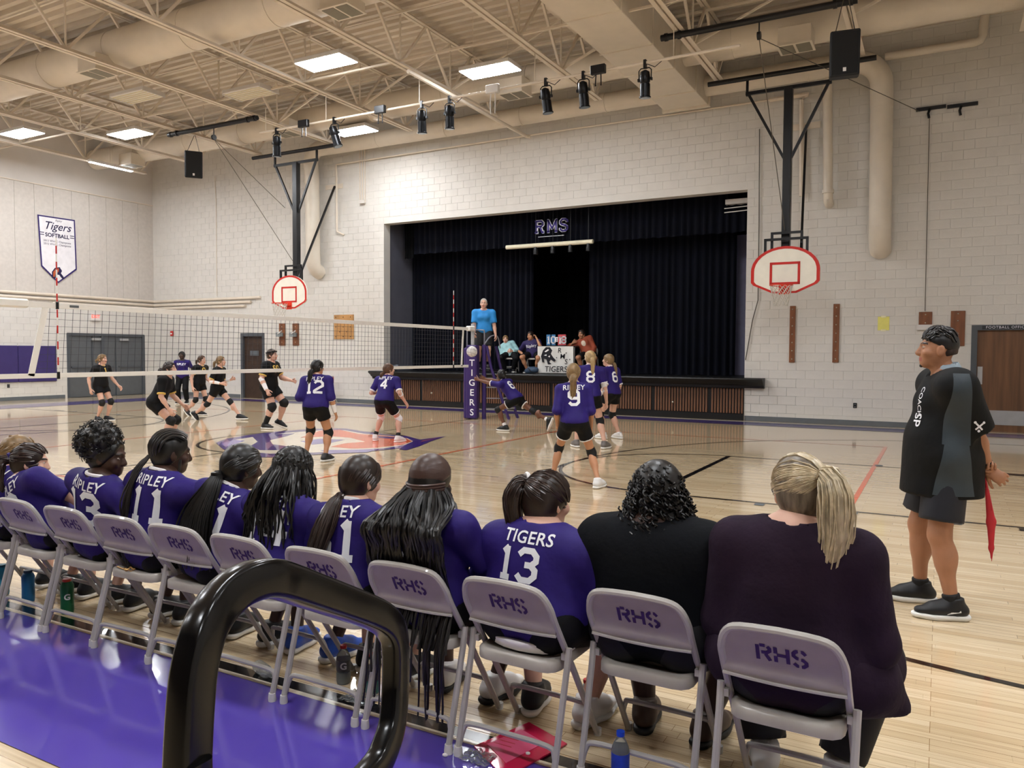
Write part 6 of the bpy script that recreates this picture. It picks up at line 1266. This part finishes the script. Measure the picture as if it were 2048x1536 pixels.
ax_ = yp(1012, 745, 19.62); D = scorer('scorer in a pale blue sweatshirt at the left of the table|under the scorer in pale blue', (1011, 679), 19.75, ax_[0], 19.95, -160, 1.6, 'fair', 'dkblonde', mat('pale_blue_fleece', '#9CC8CC', .8, var=.15, scale=14), 1.85, M_SHORT, 1.9, ((-.06, .32, .62), (.06, .32, .6)), 8, True)
ax_ = yp(1060, 745, 19.6); D = scorer('scorer in a purple shirt resting head on hand|under the scorer resting head on hand', (1061, 672), 19.62, ax_[0], 19.95, -168, 1.78, 'tan', 'dkbrown', mat('purple_tee', '#24184E', .7, var=.1), .8, M_SHORT, .8, ((-.14, .42, .98), (.26, .30, .50)), -14, pole={'L': V3(.6, -.6, -.6)}); back_print(D, 'Ripley', None, front=True, o_up=.16, size=.12)
ax_ = yp(1168, 745, 19.7); D = scorer('scorer in a rust sweatshirt at the right of the table|under the scorer in rust', (1163, 669), 19.72, ax_[0]+.08, 19.98, -168, 1.78, 'olive', 'dkbrown', mat('rust_fleece', '#8C3D24', .75, var=.12), 1.7, M_SHORT, .85, ((-.10, .36, .52), (.46, .26, .84)), -16); bv = bvh_of(D['shirt']); J = D['J']
wrap_text('chest_print', ([(.06*math.cos(t), .085*math.sin(t)) for t in np.linspace(0, 6.28, 19)[:-1]], [tuple(range(18))]), mat('print_pale', '#CBB9A6', .7), J['neck']-D['u']*.17, -D['r'], D['u'], bv, D['root'], cell=.02)
# table, banner, score cards
a, b = yp(1076, 692, 19.42), yp(1148, 692, 19.42); tb = thing('scorer_table', 'small table on the stage carrying the score cards', 'table', ((a[0]+b[0])/2, 19.7, SZ0)); zt = a[2]
MB().bx((a[0]-.05, 19.44, zt-.03), (b[0]+.05, 19.95, zt), ch=.006).build('table_top', M_CAP, tb)
for x in (a[0]+.02, b[0]-.02):
    for y in (19.5, 19.9): MB().tube([(x, y, SZ0), (x, y, zt-.03)], .014, 8).build('leg', M_POST, tb)
bn = thing('table_banner', 'white banner with tiger drawing hung on the scorer table', 'banner', ((a[0]+b[0])/2, 19.41, SZ0)); w_ = b[0]-a[0]; bh = zt-SZ0-.03
obj('cloth', [(a[0]+w_*i/12, 19.415-.012*math.sin(i*1.7)-.006*j, SZ0+.02+bh*j/4) for j in range(5) for i in range(13)], [(j*13+i, j*13+i+1, j*13+i+14, j*13+i+13) for j in range(4) for i in range(12)], mat('banner_cotton', '#D9D7D2', .8, bump=.2, bscale=6), bn, True)
M_INK = mat('black_ink', '#16141C', .8); O = np.array([a[0], 19.385, SZ0+.02])
def ink(pts): obj('ink_drawing', [O+np.array([p[0]*w_, 0, p[1]*bh]) for p in pts], [tuple(range(len(pts)))], M_INK, bn)
ink([(.14, .40), (.10, .62), (.16, .85), (.24, .97), (.36, .97), (.42, .85), (.38, .72), (.45, .58), (.52, .48), (.48, .42), (.38, .5), (.33, .42), (.40, .34), (.30, .32), (.26, .5), (.18, .55), (.20, .40)])
for pts in ([(.2, .8), (.3, .9), (.33, .86), (.24, .78)], [(.18, .66), (.26, .7), (.26, .64)], [(.3, .62), (.36, .66), (.35, .58)]): obj('ink_gap', [O+np.array([p[0]*w_, -.003, p[1]*bh]) for p in pts], [tuple(range(len(pts)))], M_TRIM, bn)
for s_, x, z, q in (('R', .62, .84, .2), ('M', .70, .62, .2), ('S', .80, .42, .2), ('TIGERS', .52, .14, .22), ('.', .8, .84, .25), ('.', .54, .66, .25), ('.', .9, .6, .25)): flat_text('lettering', text2d(s_, q, .004, .1), M_INK, O+np.array([x*w_, -.002, z*bh]), (1, 0, 0), (0, 0, 1), bn)
M_SB, M_SR = mat('score_blue', '#3F78A8', .6), mat('score_red', '#B8434A', .6); xs = [(1097, '1', M_SB, .30, 'left blue'), (1107, '0', M_SB, .30, 'right blue'), (1114, '1', M_TRIM, .13, 'small middle'), (1120, '1', M_SR, .30, 'left red'), (1128, '8', M_SR, .30, 'right red')]
fs_ = thing('score_flipper', 'flip scoreboard showing 10 and 18 on the table', 'scoreboard', tuple(yp(1112, 690, 19.6))); zf = zt
for px, ch_, m, hh, nm in xs:
    P = yp(px, 680, 19.58); w2 = .12 if hh > .2 else .07; MB().box((P[0], 19.58, zf+.02+hh/2+(.1 if hh < .2 else 0)), (w2, .02, hh), ch=.003).build('score_card', m, fs_); flat_text('digit', strokes2d(ch_, hh*.7, 1.3), M_NUM if m is not M_TRIM else M_INK, (P[0], 19.566, zf+.02+hh/2+(.1 if hh < .2 else 0)), (1, 0, 0), (0, 0, 1), fs_)
P = yp(1112, 690, 19.58); MB().bx((P[0]-.26, 19.5, zf), (P[0]+.26, 19.68, zf+.02)).build('base', M_CAP, fs_)
P = yp(1066, 741, 19.35); S = Sdf(); S.ell((P[0], 19.3, SZ0+.09), (.19, .12, .10), None, .04); S.ell((P[0]-.12, 19.32, SZ0+.06), (.12, .1, .07), None, .04); S.ell((P[0]+.08, 19.3, SZ0+.12), (.1, .09, .06), None, .03); S.clip((0, 0, SZ0+.003), (0, 0, -1)); V, Fq = S.mesh(.014); bg = thing('backpack', 'slate blue backpack slumped on the stage edge', 'bag', (P[0], 19.3, SZ0)); obj('bag', V, Fq, mat('slate_nylon', '#33455C', .6, var=.2, scale=12, bump=.4, bscale=14), bg, True); MB().tube(bez([(P[0]-.05, 19.18, SZ0+.14), (P[0]+.05, 19.14, SZ0+.05), (P[0]+.2, 19.16, SZ0+.02)], 10), .012, 6).build('strap', M_CAP, bg, True)
P = yp(788, 728, 18.95); S = Sdf(); rd = random.Random(5)
for k in range(9): S.ell((P[0]+rd.uniform(-.12, .12), 18.92+rd.uniform(-.08, .08), SZ0+.08+rd.uniform(-.02, .08)), (.07, .06, .05), None, .02)
S.clip((0, 0, SZ0+.028), (0, 0, -1)); V, Fq = S.mesh(.016); tag(obj('crumpled_bag', V, Fq, mat('smoky_plastic', '#5A5E66', .25, bump=.8, bscale=20), None, True), 'crumpled grey plastic bag on the stage lip near its left end', 'bag')

# ================================================================ THE LINE JUDGE
L0 = fl(1884, 1236); J = stand(.03, 5.46, 104, 1.75, feet=((-.17, -.03, 0, 2), (.15, .07, 0, -4)), pel=(0, .0, .02), lean=(-1, 0), hand=((-.03, -.27, .475), (.0, -.25, .505)), pole=((-.9, -.5, 0), (.9, -.5, 0)), head=(-6, 3), sw=.128, neckf=.012)
DM = person('line judge in a black and slate polo, hands behind back', J, 1.75, 1.14, 'olive', .012, .005, False, shoes=(SB, SB), jaw=1.06, hands=(38, 55), hand_dirs={'L': nrm(V3(.75, -.1, -.62)), 'R': nrm(V3(.2, -.9, -.3))}); M_POLO = mat('black_polo', '#0A0B0C', .7, spec=.25, var=.12, scale=8, bump=.3, bscale=9); M_SLATE = mat('slate_polo', '#2E383E', .6, var=.08, scale=8, bump=.25, bscale=9)
DM['skirt'] = 1; shirt(DM, M_POLO, .98, -.215, .028, name='polo', loose=.034, sl_r=.018); D = DM; bv = bvh_of(D['shirt']); r_, f_, u_ = D['r'], D['f'], D['u']
def side_panel(o, w0, w1, hgt, name, m, n=12, dirv=None):
    """cloth panel pressed on the side of the polo facing the camera"""
    V = []; nn = -r_ if dirv is None else dirv
    for i in range(n+1):
        for j in range(9):
            t = i/n; w = w0+(w1-w0)*t; V.append((f_*-1*(j/8-.5)*w, -hgt*t))
    pts = []; ok = []
    for d_, z in V:
        p = o+d_+np.array([0, 0, z])+nn*.6; hit = bv.ray_cast(Vector(p), Vector(-nn), 1.2); ok.append(hit[0] is not None); pts.append(np.array(hit[0])+nn*.003 if hit[0] is not None else p)
    Fq = [(i*9+j, i*9+j+1, i*9+j+10, i*9+j+9) for i in range(n) for j in range(8)]; Fq = [q for q in Fq if all(ok[k] for k in q)]; return obj(name, pts, Fq, m, D['shirt'], True)
side_panel(J['shL']+UPZ*.085-f_*.0, .085, .15, .42, 'sleeve_panel', M_SLATE); side_panel(J['pel']+UPZ*.14-f_*.01, .12, .23, .34, 'side_panel', M_SLATE)
C = Sdf().cone(J['neck']+u_*.012-f_*.004, J['neck']+u_*.075+f_*.012, .088, .070, .0, (1, 1)); C.cone(J['neck']+u_*.0, J['neck']+u_*.12+f_*.02, .066, .062, 0, sub=True); garment(D, 'collar', C, mat('grey_collar', '#8C9AA3', .6), 0, .009)
shorts(D, mat('navy_shorts', '#14161F', .6, var=.1), .80, .02, flare=.03); socks(D, M_KNEE, .06)
# emblem on the sleeve and chest lettering
o_ = J['shL']+(J['elL']-J['shL'])*.86; cr = ([], [])
for a_ in (45, -45):
    c_, s_ = math.cos(R(a_)), math.sin(R(a_)); k = len(cr[0]); cr[0].extend([(x*c_-y*s_, x*s_+y*c_) for x, y in ((-.026, -.005), (.026, -.005), (.026, .005), (-.026, .005))]); cr[1].append((k, k+1, k+2, k+3))
for q in ((.024, .024), (-.024, .024), (.0, -.026)): k = len(cr[0]); cr[0].extend([(q[0]+.008*math.cos(t), q[1]+.008*math.sin(t)) for t in np.linspace(0, 6.28, 9)[:-1]]); cr[1].append(tuple(range(k, k+8)))
wrap_text('sleeve_emblem', cr, M_NUM, o_, -f_, UPZ, bv, D['root'], .006, .05, .4); fd = nrm(f_-.75*r_); wrap_text('chest_lettering', text2d('COACH', .05, .01), M_NUM, J['neck']-UPZ*.16+f_*.05, UPZ*-1, nrm(np.cross(fd, -UPZ)), bv, D['root'], .004, .05, .5); wrap_text('chest_lettering', text2d('SP', .085, .012), M_NUM, J['neck']-UPZ*.27+f_*.06, UPZ*-1, nrm(np.cross(fd, -UPZ)), bv, D['root'], .004, .05, .5)
# short dark hair, longer on top, faded sides; chin tuft; wrist bands
hm = hairm('black'); f, u = J['hf'], D['hu']; rr_ = nrm(np.cross(f, u)); Mh = np.stack([rr_, f, np.cross(rr_, f)], 1); L = D['L']; S = Sdf(); S.ell(L(0, -.016, .038), np.array([.083, .103, .098]), Mh, .02); S.clip(L(0, .0, .024), -(u-.52*f)); S.clip(L(0, .079, .07), f*.96+u*.1); garment(D, 'hair', S, hm, 0, .006); hair_o = D['root'].children[-1]; rd = random.Random(8); mb = MB()
for k in range(170):
    x = rd.uniform(-.075, .075); y = rd.uniform(-.10, .07); zf_ = lambda yy: .038+.099*math.sqrt(max(.02, 1-(x/.085)**2-((yy+.016)/.105)**2)); y2 = min(y+.045, .082); strand_mb(mb, bez([L(x, y, zf_(y)-.003), L(x*1.02, (y+y2)/2, zf_((y+y2)/2)+.008+.01*max(0, y2)/.08), L(x*1.03, y2, zf_(y2)+.003+.012*max(0, y2)/.08)], 6), .0055, .0025, 4)
mb.build('hair_strand', hairl(hm), hair_o, True); S = Sdf(); S.ell(L(0, -.05, .0), np.array([.069, .062, .07]), Mh, .02); S.clip(L(0, -.02, 0), f); S.clip(L(0, 0, -.05), -(u+.25*f)); garment(D, 'hair_fade', S, mat('hair_fade', '#2E211C', .7, var=.3, scale=60), 0, .007); S = Sdf(); S.ell(L(0, .078, -.098), np.array([.016, .011, .012]), Mh, .004); garment(D, 'chin_beard', S, hm, 0, .004)
band(D, 'wrist_band', J['wrL']-nrm(J['wrL']-J['elL'])*.045, J['wrL']-nrm(J['wrL']-J['elL'])*.033, .034, .034, M_CAP, .006); band(D, 'wrist_watch', J['wrR']-nrm(J['wrR']-J['elR'])*.03, J['wrR']-nrm(J['wrR']-J['elR'])*.015, .034, .034, M_POST, .006)
tw = MB(); P = J['pel']-r_*.19+f_*.02-UPZ*.18; tw.tube(bez([P+UPZ*.08, P-r_*.02-f_*.02, P-r_*.02-f_*.035-UPZ*.10, P-r_*.015-f_*.05-UPZ*.16], 10), .022, sec=[(1, .2), (-1, .2), (-1, -.2), (1, -.2)]); tw.build('folded_paper', mat('pocket_paper', '#C9BCC4', .7, var=.5, scale=30), D['root'])
# swoosh-like stripe on the shoes
for sh in [c_ for c_ in D['root'].children if c_.name.startswith('shoe')][:1]:
    A_ = J['anL']; MB().bar(A_-r_*.05-f_*.035-UPZ*.03, A_-r_*.05+f_*.04-UPZ*.05, .006, .010, (0, 0, 1)).build('side_stripe', M_SOLE, sh)
# flag in the hand
hp = fl(1968, 945, 0); q0 = np.array(J['wrR'])+nrm(V3(.5, -.3, -.5))*.10; fg = thing('line_flag', 'furled red line flag hanging from the judge hand', 'flag', tuple(q0)); q0 = dp(1968, 948, float((J['wrR']-CAM)@F2)); q1 = q0+V3(.015, 0, -.09); MB().tube([q0+V3(-.005, 0, .05), q1], .006, 8).build('handle', mat('flag_wood', '#D8C39A', .5), fg, True)
MB().tube([q0+V3(.0, 0, -.01), q1+V3(.03, 0, -.13)], .009, 8).build('sleeve', mat('flag_red', '#B4202C', .6, var=.12, scale=10), fg, True); S = Sdf(); S.cone(q1, q1+V3(.03, 0, -.20), .012, .026, .02); S.cone(q1+V3(.03, 0, -.20), q1+V3(.035, 0, -.36), .026, .014, .02); S.cone(q1+V3(.035, 0, -.36), q1+V3(.04, 0, -.44), .014, .004, .02); V, Fq = S.mesh(.007); c_ = V.mean(0); V = c_+(V-c_)@(np.eye(3)-.5*np.outer((-.4, .917, 0), (-.4, .917, 0))); obj('cloth', V, Fq, MATS['flag_red'], fg, True)
# ================================================================ FOREGROUND RAIL
M_RAIL = mat('glossy_black_rail', '#060607', .2, var=.05, scale=5, spec=.35)
cp = [(376, 1512, .90), (382, 1405, .905), (388, 1345, .91), (400, 1290, .92), (417, 1243, .94), (442, 1205, .97), (476, 1175, 1.0), (514, 1159, 1.03), (547, 1157, 1.06), (580, 1166, 1.10), (625, 1182, 1.15), (717, 1215, 1.27), (762, 1235, 1.33), (783, 1258, 1.36), (791, 1292, 1.375), (791, 1370, 1.38), (786, 1441, 1.36), (772, 1492, 1.33), (748, 1540, 1.29), (690, 1600, 1.2), (600, 1650, 1.1), (480, 1680, .99), (400, 1660, .92), (376, 1600, .9)]
rl = thing('hand_rail', 'glossy black tubular handrail loop in the foreground', 'railing', tuple(dp(376, 1600, .9)*np.array([1, 1, 0]))); pts = [dp(*c) for c in cp]
sec = [(.0265*math.copysign(abs(math.cos(t))**.45, math.cos(t)), .019*math.copysign(abs(math.sin(t))**.45, math.sin(t))) for t in np.linspace(0, 2*math.pi, 21)[:-1]]
pn = nrm(np.cross(pts[3]-pts[11], pts[15]-pts[11])); P2 = []
for i in range(len(pts)): P2 += bez([pts[i-1], pts[i], pts[(i+1) % len(pts)], pts[(i+2) % len(pts)]], 9)[3:6]
MB().tube(P2, 1, closed=True, sec=sec, up=np.cross(pn, nrm(P2[1]-P2[-1]))).build('loop', M_RAIL, rl, True, sharp=60)
b0 = dp(376, 1600, .9); MB().tube([b0+V3(0, 0, .05), (b0[0], b0[1], .012)], 1, sec=sec).build('post', M_RAIL, rl, True, sharp=60); MB().bx((b0[0]-.06, b0[1]-.06, 0), (b0[0]+.06, b0[1]+.06, .012)).build('base_plate', M_RAIL, rl)
# ================================================================ BOTTLES AND THINGS UNDER THE CHAIRS
M_PET = mat('clear_plastic', '#DDE6EA', .12, var=0, trans=.85, ior=1.2)
def bottle(px, r, h, label, liquid, capm, band_=None, fill=.6, letter=None, lm=M_NUM, body=None, neck=True, at=None):
    P = fl(*px) if at is None else np.asarray(at, float); x, y = P[0], P[1]; t = thing('bottle', label, 'bottle', (x, y, 0), 'drink bottles on the floor')
    prof = [(r*.9, .002), (r, .015), (r, h*.28), (r*.95, h*.32), (r, h*.36), (r, h*.66), (r*.9, h*.74), (r*.5, h*.88), (r*.38, h*.9), (r*.38, h*.93)] if neck else [(r*.92, .002), (r, .02), (r*.97, h*.45), (r*1.02, h*.8), (r*.8, h*.9), (r*.6, h*.93)]
    MB().lathe(prof, (x, y, 0), 18).build('bottle_body', body or M_PET, t, True)
    if liquid and not body: MB().lathe([(a*.93, min(b, h*fill)+.003) for a, b in prof if b <= h*fill+.02]+[(r*.9, h*fill)], (x, y, 0), 16).build('drink', liquid, t, True)
    cr = r*(.45 if neck else .65); MB().lathe([(cr, h*.92), (cr*1.05, h*.94), (cr, h)], (x, y, 0), 16).build('cap', capm, t, True)
    if band_: MB().lathe([(r*1.012, h*.36), (r*1.012, h*.64)], (x, y, 0), 20).build('wrapper', band_, t, True)
    if letter:
        d = nrm(np.array([-x, -y, 0])); rx = nrm(np.cross(-d, (0, 0, 1))); flat_text('letter', text2d(letter, r*1.3, .03), lm, np.array([x, y, h*.5])+d*r*1.03, rx, (0, 0, 1), t)
    return t
M_REDC = mat('red_cap', '#C22A22', .4); M_TEAL = mat('teal_drink', '#1F9C9A', .25, var=.05); M_DARKL = mat('grey_wrapper', '#55565C', .45, var=.1); M_BLUEC = mat('blue_cap', '#1F49C8', .35)
bottle((57, 1203), .037, .20, 'tall blue squeeze bottle under the scrunchie girl chair', None, mat('blue_lid', '#123A55', .5), body=mat('blue_squeeze', '#17608F', .4), neck=False)
bottle((135, 1226), .037, .21, 'green squeeze bottle with orange lid under the afro puff girl chair', None, mat('orange_lid', '#D0432A', .4), body=mat('green_squeeze', '#12603A', .4), neck=False, letter='G')
bottle((687, 1366), .034, .185, 'clear sports bottle with red cap and dark wrapper under a chair', mat('smoke_drink', '#6A6660', .3), M_REDC, M_DARKL, .3, 'G')
bottle((745, 1385), .034, .185, 'red-capped sports bottle with teal drink behind the rail', M_TEAL, M_REDC, M_DARKL, .3, 'G')
bottle((1173, 1443), .034, .185, 'almost empty clear bottle with teal drink and red cap', M_TEAL, M_REDC, None, .3)
bottle((1240, 1575), .033, .21, 'cola bottle with blue cap and blue wrapper at the bottom edge', mat('cola', '#1A0F0C', .2), M_BLUEC, mat('blue_wrapper', '#2440A8', .4, var=.3, scale=25), .72)
bottle((5, 1190), .04, .2, 'teal tumbler at the left edge under the row', None, mat('teal_lid', '#0D5A70', .5), body=mat('teal_tumbler', '#1F86A6', .4), neck=False)
P = fl(527, 1352); lb = thing('lying_bottle', 'empty clear bottle lying on its side on the sideline', 'bottle', (P[0], P[1], 0)); Mr = np.array(Matrix.Rotation(R(-20), 3, 'Z')@Matrix.Rotation(R(90), 3, 'Y')); MB().lathe([(.028, 0), (.031, .01), (.031, .10), (.026, .12), (.012, .145), (.012, .16)], (P[0]-.06, P[1]+.02, .033), 16, Mr).build('bottle_body', M_PET, lb, True)
# pink plastic folder with papers
q = [fl(948, 1497), fl(1058, 1449), fl(1134, 1492), fl(1010, 1560)]; fo_ = thing('plastic_folder', 'pink transparent plastic folder lying on the sideline', 'folder', (float(np.mean([p[0] for p in q])), float(np.mean([p[1] for p in q])), 0)); M_PINK = mat('pink_plastic', '#D01F4E', .18, var=.06, scale=6, coat=.5); MB().prism([(p[0], p[1], .005) for p in q], (0, 0, .006)).build('cover', M_PINK, fo_)
c_ = np.mean(q, 0); MB().prism([(c_[0]+(p[0]-c_[0])*.62-.02, c_[1]+(p[1]-c_[1])*.62, .0115) for p in q], (0, 0, .002)).build('paper', mat('pink_paper', '#E0557E', .5), fo_); MB().lathe([(.009, 0), (.009, .004)], (c_[0]+.06, c_[1]-.04, .0135), 10).build('snap', M_TRIM, fo_)
for k in range(3): MB().bx((c_[0]-.10, c_[1]+.03-.03*k, .0138), (c_[0]-.02, c_[1]+.034-.03*k, .0142)).build('print_line', M_REDC, fo_)
# crumpled clear wrap and scraps
for (px, s_, lab) in (((720, 1400), 1., 'crumpled clear wrapper between chair feet behind the rail'), ((955, 1520), .8, 'crumpled clear wrapper beside the pink folder')):
    P = fl(*px); V = []; n = 14; rd = random.Random(px[0])
    for i in range(n):
        for j in range(n): V.append((P[0]+(i/(n-1)-.5)*.16*s_, P[1]+(j/(n-1)-.5)*.12*s_, .006+.022*rd.random()*(1-abs(i/(n-1)-.5))))
    tag(obj('plastic_wrapper', V, [(i*n+j, i*n+j+1, i*n+n+j+1, i*n+n+j) for i in range(n-1) for j in range(n-1)], mat('wrap_clear', '#E8EEF2', .1, var=0, trans=.9, ior=1.1)), lab, 'wrapper', 'crumpled wrappers')
P = fl(890, 1514); tag(MB().ball((P[0], P[1], .008), (.012, .009, .007), 8, 6).build('paper_scrap', M_TRIM, None, True), 'tiny white scrap on the purple floor', 'scrap')
